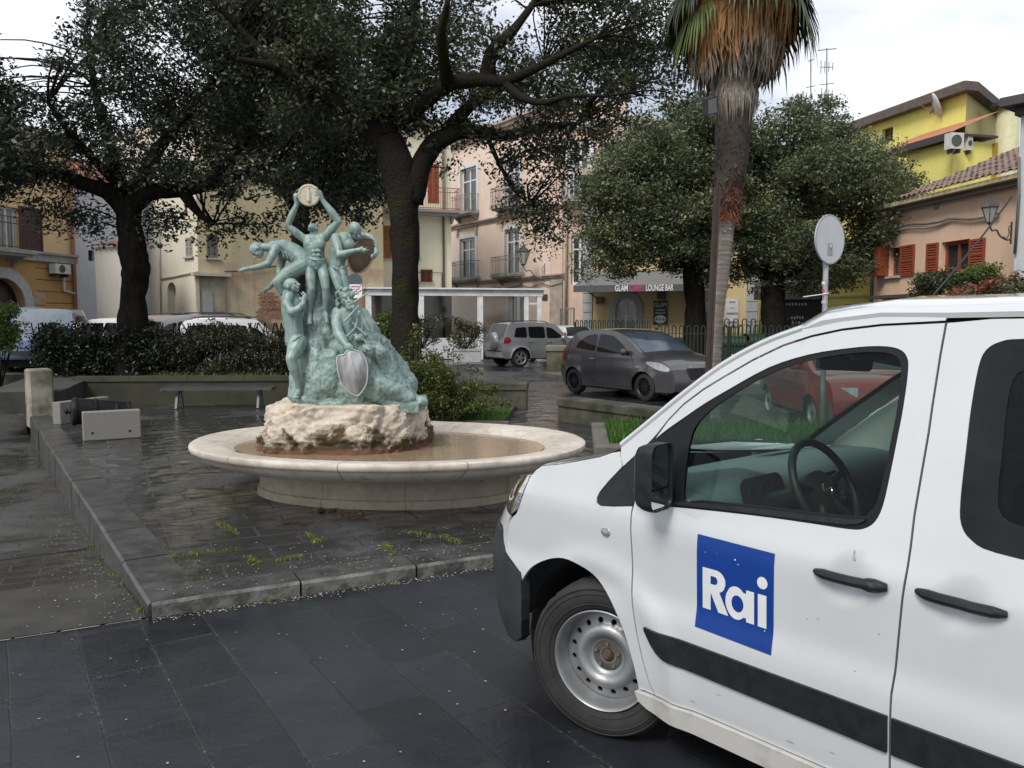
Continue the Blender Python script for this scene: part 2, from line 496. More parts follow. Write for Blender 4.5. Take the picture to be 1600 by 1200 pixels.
# kerbs
kerb_m = mat('kerb_basalt', (.062, .063, .063), .35, col2=(.022, .022, .020), scale=5, bmp=.5, bscale=25)
kerb_w = mat('kerb_worn_edge', (.15, .145, .13), .7, col2=(.05, .05, .045), scale=9, lo=.4, hi=.6, bmp=.6, bscale=40)
def kerb_run(name, a, d, length, inward, w, zb, zt, seg, label, grp):
 t = 0; i = 0
 while t < length - .02:
  L_ = min(seg * random.uniform(.8, 1.2), length - t)
  mb = MB()
  p0 = a + d * (t + .006); p1 = a + d * (t + L_ - .006)
  j = random.uniform(-.006, .006)
  zb0 = zb(p0) if callable(zb) else zb; zb1 = zb(p1) if callable(zb) else zb
  q = [p0 - inward * (.012 + j), p1 - inward * (.012 + j), p1 + inward * w, p0 + inward * w]
  zz = [zb0, zb1, zb1, zb0]
  top = zt + random.uniform(0, .006)
  ch = .018
  ins = [q[0] + inward * ch, q[1] + inward * ch, q[2], q[3]]
  vs = [(p.x, p.y, z_) for p, z_ in zip(q, zz)] + [(p.x, p.y, top - (ch if k < 2 else 0)) for k, p in enumerate(q)] + [(p.x, p.y, top) for p in ins]
  mb.add(vs, [(0, 1, 5, 4), (1, 2, 6, 5), (2, 3, 7, 6), (3, 0, 4, 7), (4, 5, 9, 8), (5, 6, 10, 9), (7, 4, 8, 11), (8, 9, 10, 11)])
  o = mb.build('kerb_stone', [kerb_m, kerb_w]); fixn(o)
  for f_ in (0, 4):
   if w < .28: o.data.polygons[f_].material_index = 1
  tag(o, kind='structure')
  t += L_; i += 1
inw_f = Vector((-kd.y, kd.x, 0)); inw_l = Vector((kl.y, -kl.x, 0))
kerb_run('kerb', KC, kd, 12, inw_f, .26, -.02, .088, .95, '', '')
kerb_run('kerb', KC + kl * .0, kl, 11.6, inw_l, .30, lambda p: lane_z(p.x, p.y) - .1, .092, .9, '', '')

mb = MB()
for k in range(40):
 p = KC - kd * (.05 + k * .22) - inw_f * .01; w_ = random.uniform(.004, .009)
 q = p - kd * random.uniform(.19, .22); mb.add([(p.x, p.y - w_, .006), (p.x, p.y + w_, .006), (q.x, q.y + w_, .006), (q.x, q.y - w_, .006)], [(0, 1, 2, 3)])
tag(mb.build('joint_strip', mat('pale_grout', (.20, .19, .17), .8)), kind='structure')
# loose litter on the ground: pale petals and specks, moss tufts in the joints
def flakes(name, n, gen, m, smin, smax, label):
 mb = MB();
 for i in range(n):
  p = gen()
  if p is None: continue
  s = random.uniform(smin, smax); a = random.uniform(0, 2 * PI)
  k = 5; vs = []
  for j in range(k):
   th = a + 2 * PI * j / k; r = s * random.uniform(.5, 1)
   vs.append((p[0] + r * math.cos(th), p[1] + r * math.sin(th), p[2] + .004 + random.uniform(0, .3) * s))
  mb.add(vs, [tuple(range(k))])
 o = mb.build(name, m)
 return tag(o, label, 'litter', kind='stuff')
petal = mat('petal', (.34, .32, .26), .8)
def g1():
 r = random.random()
 if r < .52:
  t = random.uniform(0, 9) ** 1.0; p = KC + kd * t - inw_f * (.03 + abs(random.gauss(0, .035))); return (p.x, p.y, 0)
 if r < .86:
  p = KC + kd * random.uniform(0, 6) + kl * abs(random.gauss(.1, .6)); return (p.x, p.y, .1 if (p - KC).dot(inw_f) < .3 else .085)
 if r < .965:
  t = random.uniform(0, 4); p = KC + kl * t - inw_l * (.05 + abs(random.gauss(0, .2))); return (p.x, p.y, lane_z(p.x, p.y) + .006)
 return (random.uniform(-2.6, 1.4), random.uniform(2.9, 5.2), 0)
def g1b():
 p = g1()
 if p[2] == 0:
  q = Vector((p[0], p[1], 0)) - KC
  if q.dot(inw_f) > -.02: return None
 return p
flakes('fallen_petals', 3000, g1b, petal, .002, .009, 'pale specks and petals scattered along the kerb')
brown = mat('wet_leaf_brown', (.05, .02, .012), .6)
def g2():
 c = random.choice([gp(535, 806), gp(560, 812), gp(455, 818), gp(510, 800)]); return (c.x + random.gauss(0, .07), c.y + random.gauss(0, .03), .085)
flakes('dead_leaves', 130, g2, brown, .012, .03, 'dark brown wet leaves lying in front of the fountain')

moss_m = leaf_mat('moss_green', (.08, .12, .015), (.13, .17, .03), (.2, .22, .06), .2, .8)
grass_m = leaf_mat('grass_green', (.035, .10, .010), (.055, .15, .015), (.10, .2, .03), .3, .5)
def blades(name, pts, h, w, m, label, cat='grass', lean=.5):
 n = len(pts); pts = np.array(pts); rng = np.random.default_rng(3)
 a = rng.uniform(0, 2 * PI, n); hh = h * rng.uniform(.5, 1.25, n) * (pts[:, 3] if pts.shape[1] > 3 else 1)
 dx = np.cos(a) * w; dy = np.sin(a) * w
 b = rng.uniform(0, 2 * PI, n); lx = np.cos(b) * hh * lean * rng.uniform(.2, 1.2, n); ly = np.sin(b) * hh * lean * rng.uniform(.2, 1.2, n)
 V = np.zeros((n, 5, 3)); P = pts[:, :3]
 V[:, 0] = P; V[:, 0, 0] -= dx; V[:, 0, 1] -= dy
 V[:, 1] = P; V[:, 1, 0] += dx; V[:, 1, 1] += dy
 mid = P.copy(); mid[:, 0] += lx * .35; mid[:, 1] += ly * .35; mid[:, 2] += hh * .6
 V[:, 2] = mid; V[:, 2, 0] += dx * .8; V[:, 2, 1] += dy * .8
 V[:, 3] = mid; V[:, 3, 0] -= dx * .8; V[:, 3, 1] -= dy * .8
 V[:, 4] = P; V[:, 4, 0] += lx; V[:, 4, 1] += ly; V[:, 4, 2] += hh * .95
 me = bpy.data.meshes.new(name)
 i = np.arange(n)[:, None] * 5
 q = i + np.array([[0, 1, 2, 3]]); t = i + np.array([[3, 2, 4]])
 loops = np.concatenate([q, t], 1).ravel(); tot = np.tile([4, 3], n); st = np.concatenate([[0], np.cumsum(tot)[:-1]])
 me.vertices.add(n * 5); me.vertices.foreach_set('co', V.ravel())
 me.loops.add(len(loops)); me.loops.foreach_set('vertex_index', loops)
 me.polygons.add(2 * n); me.polygons.foreach_set('loop_start', st); me.polygons.foreach_set('loop_total', tot)
 me.update(calc_edges=True); me.validate(); me.materials.append(m)
 o = bpy.data.objects.new(name, me); COL.objects.link(o)
 return tag(o, label, cat, kind='stuff')
mp_ = []
def tuft(c, n, r, z):
 for _ in range(n): mp_.append((c.x + random.gauss(0, r), c.y + random.gauss(0, r), z, random.uniform(.5, 1.2)))
tuft(gp(232, 952, 0), 220, .03, 0); tuft(gp(228, 938, 0), 130, .03, 0)
for t in (0.2, .5, .9, 1.3, 2.0, 2.6):
 c = KC + kl * t - inw_l * .03; tuft(c, 50, .028, lane_z(c.x, c.y))
for t in [random.uniform(.6, 5) for _ in range(14)]:
 c = KC + kd * t - inw_f * .035; tuft(c, random.choice([6, 12, 30]), .02, 0)
tuft(gp(690, 885, 0), 80, .03, 0)
for (x0, y0, x1, y1) in ((262, 872, 398, 855), (262, 872, 300, 925), (345, 818, 375, 838), (480, 835, 500, 848), (530, 885, 560, 890), (600, 850, 620, 870), (385, 868, 405, 885), (690, 838, 720, 848), (430, 878, 470, 870), (640, 832, 680, 838)):
 a, b = gp(x0, y0), gp(x1, y1)
 for k in range(14):
  t = random.random(); c = a.lerp(b, t); tuft(c, 13, .018, .08)
blades('moss', mp_, .022, .0035, moss_m, 'yellow green moss and tiny weeds growing in the paving joints', 'moss', .9)
# drain slot in the lane
mb = MB(); a = gp(-60, 862, -.05); b = gp(132, 838, -.05)
for k in range(60):
 p = a.lerp(b, k / 60); z = lane_z(p.x, p.y)
 mb.box(p.x - .012, p.x + .018, p.y - .02, p.y + .02, z - .01, z + .008)
mb.build('drain_grating', mat('drain_metal', (.02, .02, .02), .5)); tag(bpy.data.objects['drain_grating'], 'narrow dark slotted drain across the lower lane', 'drain')

# ================================================================ FACADES
class Face:
 def __init__(s, p0, p1):
  s.a = Vector((p0[0], p0[1], 0)); d = Vector((p1[0], p1[1], 0)) - s.a
  s.L = d.length; s.d = d.normalized()
  s.n = Vector((s.d.y, -s.d.x, 0))
  if s.n.dot(-s.a) < 0: s.n = -s.n
 def pt(s, u, z, n=0): p = s.a + s.d * u + s.n * n; return Vector((p.x, p.y, z))
 def uv(s, px, py, n=0):
  r = Vector(ray(px, py)); q = s.a + s.n * n
  t = q.dot(s.n) / (Vector((r.x, r.y, 0)).dot(s.n))
  P = r * t
  return (Vector((P.x, P.y, 0)) - q).dot(s.d), CAM_H + P.z
 def rect(s, x0, x1, y0, y1, n=0):
  ym = (y0 + y1) / 2; xm = (x0 + x1) / 2
  return s.uv(x0, ym, n)[0], s.uv(x1, ym, n)[0], s.uv(xm, y1, n)[1], s.uv(xm, y0, n)[1]
 def box(s, mb, u0, u1, z0, z1, n0, n1):
  vs = [s.pt(u, z, n) for z in (z0, z1) for n in (n0, n1) for u in (u0, u1)]
  mb.add(vs, [(0, 2, 3, 1), (4, 5, 7, 6), (0, 1, 5, 4), (2, 6, 7, 3), (0, 4, 6, 2), (1, 3, 7, 5)])
def wall(mb, F, u0, u1, z0, z1, ops, depth=.22, n=0, back=True):
 us = sorted({u0, u1, *[max(u0, min(u1, o[i])) for o in ops for i in (0, 1)]})
 zs = sorted({z0, z1, *[max(z0, min(z1, o[i])) for o in ops for i in (2, 3)]})
 for i in range(len(us) - 1):
  for j in range(len(zs) - 1):
   uc, zc = (us[i] + us[i + 1]) / 2, (zs[j] + zs[j + 1]) / 2
   if any(o[0] < uc < o[1] and o[2] < zc < o[3] for o in ops): continue
   mb.add([F.pt(us[i], zs[j], n), F.pt(us[i + 1], zs[j], n), F.pt(us[i + 1], zs[j + 1], n), F.pt(us[i], zs[j + 1], n)], [(0, 1, 2, 3)])
 for o in ops:
  a, b, c, d = o[:4]
  P = [F.pt(a, c, n), F.pt(b, c, n), F.pt(b, d, n), F.pt(a, d, n)]; Q = [p - F.n * depth for p in P]
  mb.add(P + Q, [(0, 1, 5, 4), (1, 2, 6, 5), (2, 3, 7, 6), (3, 0, 4, 7)])
def block(mb, F, u0, u1, z0, z1, depth):     # side and top walls behind a facade
 A = [F.pt(u0, z0), F.pt(u1, z0), F.pt(u1, z0) - F.n * depth, F.pt(u0, z0) - F.n * depth]
 B = [Vector((p.x, p.y, z1)) for p in A]
 mb.add(A + B, [(1, 2, 6, 5), (2, 3, 7, 6), (3, 0, 4, 7), (4, 5, 6, 7)])
dark_in = mat('room_dark', (.012, .012, .012), .9)
pane_m = mat('window_pane', (.05, .055, .06), .06, col2=(.02, .022, .025), scale=1.2, spec=.8)
white_fr = mat('white_frame', (.62, .63, .62), .5, col2=(.5, .5, .49))
iron = mat('wrought_iron', (.03, .03, .032), .5, col2=(.06, .05, .045), scale=12)
iron_grey = mat('grey_iron', (.22, .23, .23), .55, col2=(.14, .14, .14), scale=12)
def window(F, parent, rc, frame_m=white_fr, shutter=None, smat=None, mull=1, tr=1, depth=.2, pm=None, sill=True, fw=.06):
 """a window with its frame, panes and shutters, set in an opening (u0,u1,z0,z1)"""
 a, b, c, d = rc; mb = MB(); q = -depth
 F.box(mb, a, a + fw, c, d, q, q + .06); F.box(mb, b - fw, b, c, d, q, q + .06)
 F.box(mb, a + fw, b - fw, c, c + fw, q, q + .06); F.box(mb, a + fw, b - fw, d - fw, d, q, q + .06)
 for k in range(1, mull + 1):
  u = a + (b - a) * k / (mull + 1); F.box(mb, u - fw * .45, u + fw * .45, c + fw, d - fw, q, q + .07)
 for k in range(1, tr + 1):
  z = c + (d - c) * (k / (tr + 1) if tr > 1 else .72); F.box(mb, a + fw, b - fw, z - fw * .3, z + fw * .3, q, q + .05)
 w = mb.build('window', frame_m, parent)
 mb = MB(); mb.add([F.pt(a, c, q + .02), F.pt(b, c, q + .02), F.pt(b, d, q + .02), F.pt(a, d, q + .02)], [(0, 1, 2, 3)])
 mb.build('pane', pm or pane_m, w)
 if sill:
  mb = MB(); F.box(mb, a - .08, b + .08, c - .07, c - .002, -.02, .1); mb.build('sill', mat('sill_stone', (.4, .39, .36), .8), w)
 if shutter:
  for sd_ in (-1, 1):
   W_ = (b - a) / 2
   if shutter == 'closed': u0, u1 = (a, a + W_ - .005) if sd_ < 0 else (a + W_ + .005, b)
   elif shutter == 'right' and sd_ < 0: continue
   else: u0, u1 = (a - W_, a - .01) if sd_ < 0 else (b + .01, b + W_)
   n0 = .012 if shutter != 'closed' else -.04
   if shutter == 'half':
    pass
   shutter_leaf(F, w, u0, u1, c, d, n0, smat)
 return w
def shutter_leaf(F, parent, u0, u1, c, d, n0, smat, slats=None):
 mb = MB(); e_ = .06
 F.box(mb, u0, u0 + e_, c, d, n0, n0 + .045); F.box(mb, u1 - e_, u1, c, d, n0, n0 + .045)
 for z in (c, (c + d) / 2 - e_ / 2, d - e_): F.box(mb, u0 + e_, u1 - e_, z, z + e_, n0, n0 + .043)
 n = slats or max(6, int((d - c) / .075))
 for k in range(n):
  z = c + e_ + (d - c - 2 * e_) * (k + .5) / n
  vs = [F.pt(u0 + e_, z - .022, n0 + .036), F.pt(u1 - e_, z - .022, n0 + .036), F.pt(u1 - e_, z + .022, n0 + .006), F.pt(u0 + e_, z + .022, n0 + .006)]
  vs2 = [p + Vector((0, 0, .01)) for p in vs]
  mb.add(vs + vs2, [(0, 1, 2, 3), (7, 6, 5, 4), (0, 4, 5, 1), (1, 5, 6, 2), (2, 6, 7, 3), (3, 7, 4, 0)])
 mb.add([F.pt(u0 + e_, c + e_, n0 + .002), F.pt(u1 - e_, c + e_, n0 + .002), F.pt(u1 - e_, d - e_, n0 + .002), F.pt(u0 + e_, d - e_, n0 + .002)], [(0, 1, 2, 3)])
 return mb.build('shutter', smat, parent)
def balcony(F, parent, u0, u1, z, proj=.75, h=1.0, sm=None, rm=iron, nb=None, th=.14, belly=0):
 mb = MB(); F.box(mb, u0, u1, z - th, z, -.02, proj); F.box(mb, u0 + .06, u1 - .06, z - th - .09, z - th - .002, 0, proj - .1)
 for u in (u0 + .18, u1 - .3):
  mb.add([F.pt(u, z - th, 0), F.pt(u, z - th, proj * .75), F.pt(u, z - th - .45, 0), F.pt(u + .12, z - th, 0), F.pt(u + .12, z - th, proj * .75), F.pt(u + .12, z - th - .45, 0)], [(0, 1, 2), (5, 4, 3), (1, 4, 5, 2), (0, 3, 4, 1)])
 b = mb.build('balcony', sm or mat('balcony_stone', (.33, .31, .28), .85, col2=(.2, .19, .17), scale=3), parent)
 mb = MB(); L_ = u1 - u0 - .08; nb = nb or int(L_ / .12)
 for k in range(nb + 1):
  u = u0 + .04 + L_ * k / nb
  pts = [F.pt(u, z, proj - .04), F.pt(u, z + h * .35, proj - .04 + belly), F.pt(u, z + h, proj - .04)]
  mb.tube(pts, .009, 4, cap=False)
 for sd_ in (u0 + .04, u1 - .04):
  for k in range(1, 6): mb.tube([F.pt(sd_, z, (proj - .04) * k / 6), F.pt(sd_, z + h, (proj - .04) * k / 6)], .009, 4, cap=False)
  for zz in (z + .06, z + h): mb.bar(F.pt(sd_, zz, 0), F.pt(sd_, zz, proj - .04), .03, .02)
 for zz in (z + .06, z + h * .8, z + h): mb.bar(F.pt(u0 + .03, zz, proj - .04), F.pt(u1 - .03, zz, proj - .04), .032, .022)
 mb.build('railing', rm, b)
 return b
def cornice(mb, F, u0, u1, z, prof=((.06, .0, .1), (.14, .1, .2), (.22, .2, .28))):
 for n_, z0, z1 in prof: F.box(mb, u0, u1, z + z0, z + z1 - .002, -.02, n_)
def tube_part(name, pts, r, m, parent, n=8):
 mb = MB(); mb.tube(pts, r, n); return mb.build(name, m, parent, smooth=True)
def pxw(x, y, Y): p = at(x, y, Y); return (p.x, p.y)

# ---------------- pink palazzo
pink = wall_mat('pink_plaster', (.70, .56, .47), (.60, .46, .37), amount=.35)
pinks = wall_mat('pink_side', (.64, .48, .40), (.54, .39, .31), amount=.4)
grime = mat('grey_moulding', (.42, .36, .31), .9, col2=(.26, .22, .19), scale=2.2, bmp=.3)
F1 = Face(pxw(690, 500, 54), pxw(880, 500, 43.2))
B = empty('pink_palazzo', F1.pt(F1.L / 2, 0), 0, 'pink plastered palazzo with white framed balcony doors behind the glass veranda', 'building')
B.location = (0, 0, 0)
wins = [(719, 743, 372, 436), (720, 745, 262, 334), (789, 812, 357, 430), (789, 812, 248, 322), (795, 809, 459, 560)]
ops = [F1.rect(*w) for w in wins]
mb = MB(); wall(mb, F1, -3, F1.L, 0, 13.4, ops, .25); block(mb, F1, -3, F1.L, 0, 13.4, 9)
mb.build('wall', pink, B)
for i, (w, rc) in enumerate(zip(wins, ops)):
 window(F1, B, rc, white_fr, mull=1, tr=0 if i == 4 else 1, sill=False, fw=.14)
 mb = MB(); a, b, c, d = rc; q = .22
 F1.box(mb, a - q, a, c, d + q, -.02, .05); F1.box(mb, b, b + q, c, d + q, -.02, .05); F1.box(mb, a, b, d, d + q, -.02, .047)
 mb.build('window_surround', white_fr, B)
 if i in (0, 2):
  mb = MB(); F1.box(mb, a - q - .1, b + q + .1, d + q + .45, d + q + .6, -.02, .2); F1.box(mb, a - q - .2, b + q + .2, d + q + .6, d + q + .7, -.02, .32)
  F1.box(mb, a - q - .05, a - q + .12, d + q - .1, d + q + .45, -.02, .14); F1.box(mb, b + q - .12, b + q + .05, d + q - .1, d + q + .45, -.02, .14)
  mb.build('window_pediment', grime, B)
for (x0, x1, y, rm, hpx) in ((706, 757, 441, iron, 26), (781, 819, 434, iron_grey, 24), (714, 748, 338, iron_grey, 24), (774, 818, 326, iron, 26)):
 u0, z = F1.uv(x0 + 3, y, .7); u1, z1 = F1.uv(x1 - 3, y, .7)
 rc = min(ops, key=lambda o: abs((o[0] + o[1]) / 2 - (u0 + u1) / 2) + abs(o[2] - z))
 uc = (rc[0] + rc[1]) / 2; hw = (1.5 if x1 - x0 > 45 else 1.25)
 balcony(F1, B, uc - hw, uc + hw, rc[2] + .02, .75, 1.05, rm=rm)
mb = MB()
z1 = F1.uv(877, 427)[1]; z2 = F1.uv(838, 327)[1]; z3 = F1.uv(700, 230)[1]
for z in (z1 - .3, z2 - .3): cornice(mb, F1, -3, F1.L + .1, z)
cornice(mb, F1, -3, F1.L + .2, 12.9, ((.15, 0, .2), (.35, .2, .4), (.5, .4, .6)))
F1.box(mb, F1.L - 1.1, F1.L, .1, z1 - .32, -.01, .09);
mb.build('moulding', grime, B)
mb = MB(); F1.box(mb, F1.L - 1.1, F1.L - .002, z1 - .02, z2 - .32, -.01, .08); F1.box(mb, F1.L - 1.1, F1.L - .002, z2, 12.9, -.01, .08); mb.build('pilaster', pinks, B)
F2 = Face((F1.pt(F1.L, 0).x, F1.pt(F1.L, 0).y), pxw(975, 500, 42.6))
rc2 = F2.rect(893, 921, 190, 314)
rc2 = (rc2[0], rc2[1], rc2[2], min(rc2[3], rc2[2] + 3.2))
rc3 = (rc2[0], rc2[1], rc2[2] - 4.4, rc2[2] - 1.8)
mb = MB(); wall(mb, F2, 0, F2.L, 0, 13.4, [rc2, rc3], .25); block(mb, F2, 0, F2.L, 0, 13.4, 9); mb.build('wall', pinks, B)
for rc in (rc2, rc3): window(F2, B, rc, white_fr, sill=False, fw=.14)
balcony(F2, B, rc2[0] - .5, rc2[1] + .5, rc2[2] + .02, .8, 1.1, rm=iron_grey)
mb = MB(); F2.box(mb, rc2[0] - .25, rc2[0], rc2[2], rc2[3] + .25, -.02, .05); F2.box(mb, rc2[1], rc2[1] + .25, rc2[2], rc2[3] + .25, -.02, .05); F2.box(mb, rc2[0] - .4, rc2[1] + .4, rc2[3] + .6, rc2[3] + .8, -.02, .25); mb.build('window_surround', white_fr, B)
tube_part('drainpipe', [F2.pt(.15, 1.2, .12), F2.pt(.15, 13.0, .12)], .07, mat('pale_pipe', (.45, .42, .38), .6), B)
tube_part('cable', [F1.pt(F1.L * k / 14, z1 - .45 - .25 * math.sin(k * 1.3) ** 2, .1) for k in range(3, 15)], .025, iron, B, 5)
mb = MB(); a, b, c, d = F1.rect(848, 856, 460, 469); F1.box(mb, a, b, c, d, 0, .05); mb.build('vent_grille', iron, B)

# wall lantern, shared build
lan_glass = mat('lantern_glass', (.35, .36, .34), .15, col2=(.25, .25, .22), spec=.6)
def lantern(pos, out, s, label):
 o = empty('wall_lantern', (0, 0, 0), 0, label, 'street lamp', None)
 out = Vector(out).normalized(); up = Vector((0, 0, 1)); side = out.cross(up)
 W = lambda a, b, c=0: Vector(pos) + out * (a * s) + up * (b * s) + side * (c * s)
 mb = MB(); cur = catmull([W(0, -.55), W(.15, -.62), (W(.45, -.5)), W(.62, -.3), W(.8, -.32), W(.92, -.12)], 6)
 mb.tube(cur, .028 * s, 6); mb.tube(catmull([W(0, -.1), W(.12, -.2), W(.1, -.42), W(.22, -.6)], 5), .018 * s, 5)
 mb.bar(W(.01, -.75), W(.01, 0), .07 * s, .03 * s); mb.ell(W(.3, -.55), .05 * s, 8, 6)
 mb.build('bracket', iron_grey if s > 1.2 else iron, o, smooth=False)
 M = Matrix.Translation(W(.92, 0)) @ Matrix.Scale(s, 4)
 mb = MB(); mb.lathe([(.03, -.12), (.09, -.08), (.1, -.05)], 6, M); mb.lathe([(.27, .42), (.29, .44), (.16, .58), (.1, .6), (.08, .68), (.02, .7), (.015, .8), (.001, .82)], 6, M)
 for k in range(6):
  a = k * PI / 3; mb.bar(M @ Vector((.1 * math.cos(a), .1 * math.sin(a), -.05)), M @ Vector((.26 * math.cos(a), .26 * math.sin(a), .43)), .02 * s)
  mb.caps(M @ Vector((.27 * math.cos(a), .27 * math.sin(a), .43)), M @ Vector((.29 * math.cos(a), .29 * math.sin(a), .52)), .014 * s, .008 * s, 5)
 mb.build('lamp_cage', iron, o)
 mb = MB(); mb.lathe([(.092, -.045), (.245, .42)], 6, M); mb.build('lamp_glass', lan_glass, o)
 return o
u, z = F1.uv(851, 428); p = F1.pt(u, z + .5, 0)
lantern(F1.pt(F1.uv(851, 420)[0], F1.uv(851, 420)[1] + .3), (-.95, -.3, 0), 1.35, 'iron wall lantern on a curled bracket on the pink palazzo')

# ---------------- cream house with the rust-red balcony
cream = wall_mat('cream_plaster', (.70, .65, .49), (.6, .56, .42), amount=.3)
F3 = Face(pxw(548, 500, 39.5), pxw(706, 500, 41.0))
B = empty('cream_house', (0, 0, 0), 0, 'cream house with rust red balcony and wooden shutters behind the large tree', 'building')
wins = [(584, 612, 352, 404), (628, 656, 352, 404), (657, 676, 421, 441), (668, 686, 256, 318), (600, 625, 256, 318)]
ops = [F3.rect(*w) for w in wins]
mb = MB(); wall(mb, F3, -2.5, F3.L, 0, 11.5, ops, .2); block(mb, F3, -2.5, F3.L, 0, 11.5, 8); mb.build('wall', cream, B)
wood = mat('orange_wood', (.33, .14, .05), .6, col2=(.24, .10, .035), scale=9, stretch=(1, 1, .2))
rust = mat('rust_red_paint', (.30, .075, .03), .6, col2=(.2, .05, .02), scale=6)
for i, rc in enumerate(ops):
 if i == 2:
  w = window(F3, B, rc, wood, mull=1, tr=0)
  mb = MB()
  for k in range(8): u = rc[0] + (rc[1] - rc[0]) * (k + .5) / 8; mb.tube([F3.pt(u, rc[2], .03), F3.pt(u, rc[3], .03)], .014, 4)
  mb.build('window_grille', rust, w)
 else: window(F3, B, rc, wood if i < 2 else rust, 'closed', wood if i < 2 else rust, sill=i < 2)
bz = F3.uv(700, 328, .9)[1]; bu0 = F3.uv(570, 325, .9)[0]; bu1 = F3.uv(719, 330, .9)[0]
balcony(F3, B, bu0, bu1, bz, 1.0, 1.05, rm=rust, sm=mat('grey_slab', (.25, .22, .2), .9))
tube_part('drainpipe', [F3.pt(F3.L - .42, 1, .1), F3.pt(F3.L - .42, 11.4, .1)], .06, mat('brown_pipe', (.12, .09, .07), .5), B)
mb = MB(); F3.box(mb, -2.5, F3.L + .3, 11.5, 11.75, -8, .45); mb.build('roof_edge', grime, B)
tube_part('cable', [F3.pt(F3.L * .62, 4.3, .05), F3.pt(F3.L * .9, 4.3, .05), F3.pt(F3.L * .9, 1.5, .05)], .02, iron, B, 4)

# ---------------- long pale building on the left, with worn mustard part
pale = wall_mat('pale_plaster', (.66, .61, .50), (.57, .52, .42), amount=.25)
must = wall_mat('mustard_plaster', (.52, .45, .27), (.38, .32, .2), amount=.7, scale=.5)
worn = wall_mat('worn_plaster', (.52, .45, .30), (.33, .16, .11), amount=.6, scale=.9)
F4 = Face(pxw(235, 500, 34.5), pxw(312, 500, 32.0))
B = empty('pale_house', (0, 0, 0), 0, 'pale cream house with small arched doorway seen right of the left tree trunk', 'building')
arch = F4.rect(262, 275, 441, 492); wn_ = F4.rect(290, 301, 371, 401)
mb = MB(); wall(mb, F4, -4, F4.L, 0, 10, [arch, wn_], .35); block(mb, F4, -4, F4.L, 0, 10, 8); mb.build('wall', pale, B)
window(F4, B, wn_, white_fr, 'closed', mat('pale_wood', (.3, .28, .24), .7))
def arch_infill(F, rc, m, parent, n=.001, name='arch_head'):
 a, b, c, d = rc; mb = MB(); r = (b - a) / 2; uc = (a + b) / 2
 for sd_ in (-1, 1):
  pts = [(uc + sd_ * r, d)] + [(uc + sd_ * r * math.cos(t * PI / 16), d - r + r * math.sin(t * PI / 16)) for t in range(9)]
  for k in range(1, 9): mb.add([F.pt(*pts[0], n), F.pt(*pts[k], n), F.pt(*pts[k + 1], n)], [(0, 1, 2)])
  for k in range(1, 9): mb.add([F.pt(*pts[k], n), F.pt(*pts[k + 1], n), F.pt(*pts[k + 1], -.3), F.pt(*pts[k], -.3)], [(0, 1, 2, 3)])
 return mb.build(name, m, parent)
arch_infill(F4, arch, pale, B)
mb = MB(); F4.box(mb, arch[0], arch[0] + (arch[1] - arch[0]) * .55, arch[2], arch[3], -.45, -.33); mb.build('door_recess', pale, B)
mb = MB(); F4.box(mb, arch[0] + (arch[1] - arch[0]) * .55, arch[1], arch[2], arch[3], -.45, -.36); mb.build('door', mat('old_door', (.05, .025, .02), .7), B)
tube_part('cable', [F4.pt(F4.uv(x, y)[0], F4.uv(x, y)[1], .05) for x, y in ((253, 436), (270, 433), (290, 429), (300, 427), (311, 425))], .03, grime, B, 4)
tube_part('drainpipe', [F4.pt(F4.uv(253, 430)[0], 6.0, .06), F4.pt(F4.uv(253, 480)[0], 1, .06)], .03, grime, B, 5)
F5 = Face((F4.pt(F4.L, 0).x, F4.pt(F4.L, 0).y), pxw(600, 500, 37))
B = empty('mustard_house', (0, 0, 0), 0, 'mustard house with peeling plaster and a grey shuttered window left of the statue', 'building')
wn_ = F5.rect(323, 340, 366, 403)
mb = MB(); wall(mb, F5, 0, F5.L, 4.2, 10.6, [wn_], .2); block(mb, F5, 0, F5.L, 4.2, 10.6, 8); mb.build('wall', must, B)
mb = MB(); wall(mb, F5, 0, F5.L, 0, 4.198, [], .2); block(mb, F5, 0, F5.L, 0, 4.19, 8); mb.build('wall', worn, B)
window(F5, B, wn_, grime, 'closed', mat('grey_shutter', (.16, .13, .14), .7), sill=True)
mb = MB(); a, b, c, d = F5.rect(311, 350, 432, 487); F5.box(mb, a, b, c, d, 0, .12); mb.build('plaster_patch', wall_mat('patch_plaster', (.36, .33, .24), (.2, .17, .12), amount=.8, scale=1.4), B)
mb = MB(); F5.box(mb, a - .3, b + .2, d, d + .12, 0, .35); F5.box(mb, a - .15, a - .02, c, d, 0, .16); mb.build('ledge', mat('pale_ledge', (.45, .42, .33), .9), B)
mb = MB()
for (x, y) in ((414, 465), (420, 470), (416, 480), (424, 488), (432, 478), (438, 490), (410, 492)):
 u, z = F5.uv(x, y)
 for r_ in range(6):
  for q_ in range(3): F5.box(mb, u + q_ * .21 + (r_ % 2) * .1 - .3, u + q_ * .21 + (r_ % 2) * .1 - .11, z + r_ * .075 - .2, z + r_ * .075 - .14, 0, .02)
mb.build('exposed_bricks', mat('old_brick', (.3, .14, .09), .9, col2=(.38, .25, .18), scale=9), B)
mb = MB(); a, b, c, d = F5.rect(410, 600, 300, 508)
tube_part('cable', [F5.pt(F5.uv(x, y)[0], F5.uv(x, y)[1], .08) for x, y in ((350, 424), (372, 424), (430, 416), (470, 420))], .03, iron, B, 4)
mb = MB(); a, b, c, d = F5.rect(298, 304, 466, 481)
mb = MB(); F5.box(mb, .1, .5, 2.2, 3.0, 0, .15); mb.build('meter_box', mat('box_grey', (.3, .31, .3), .6), B)

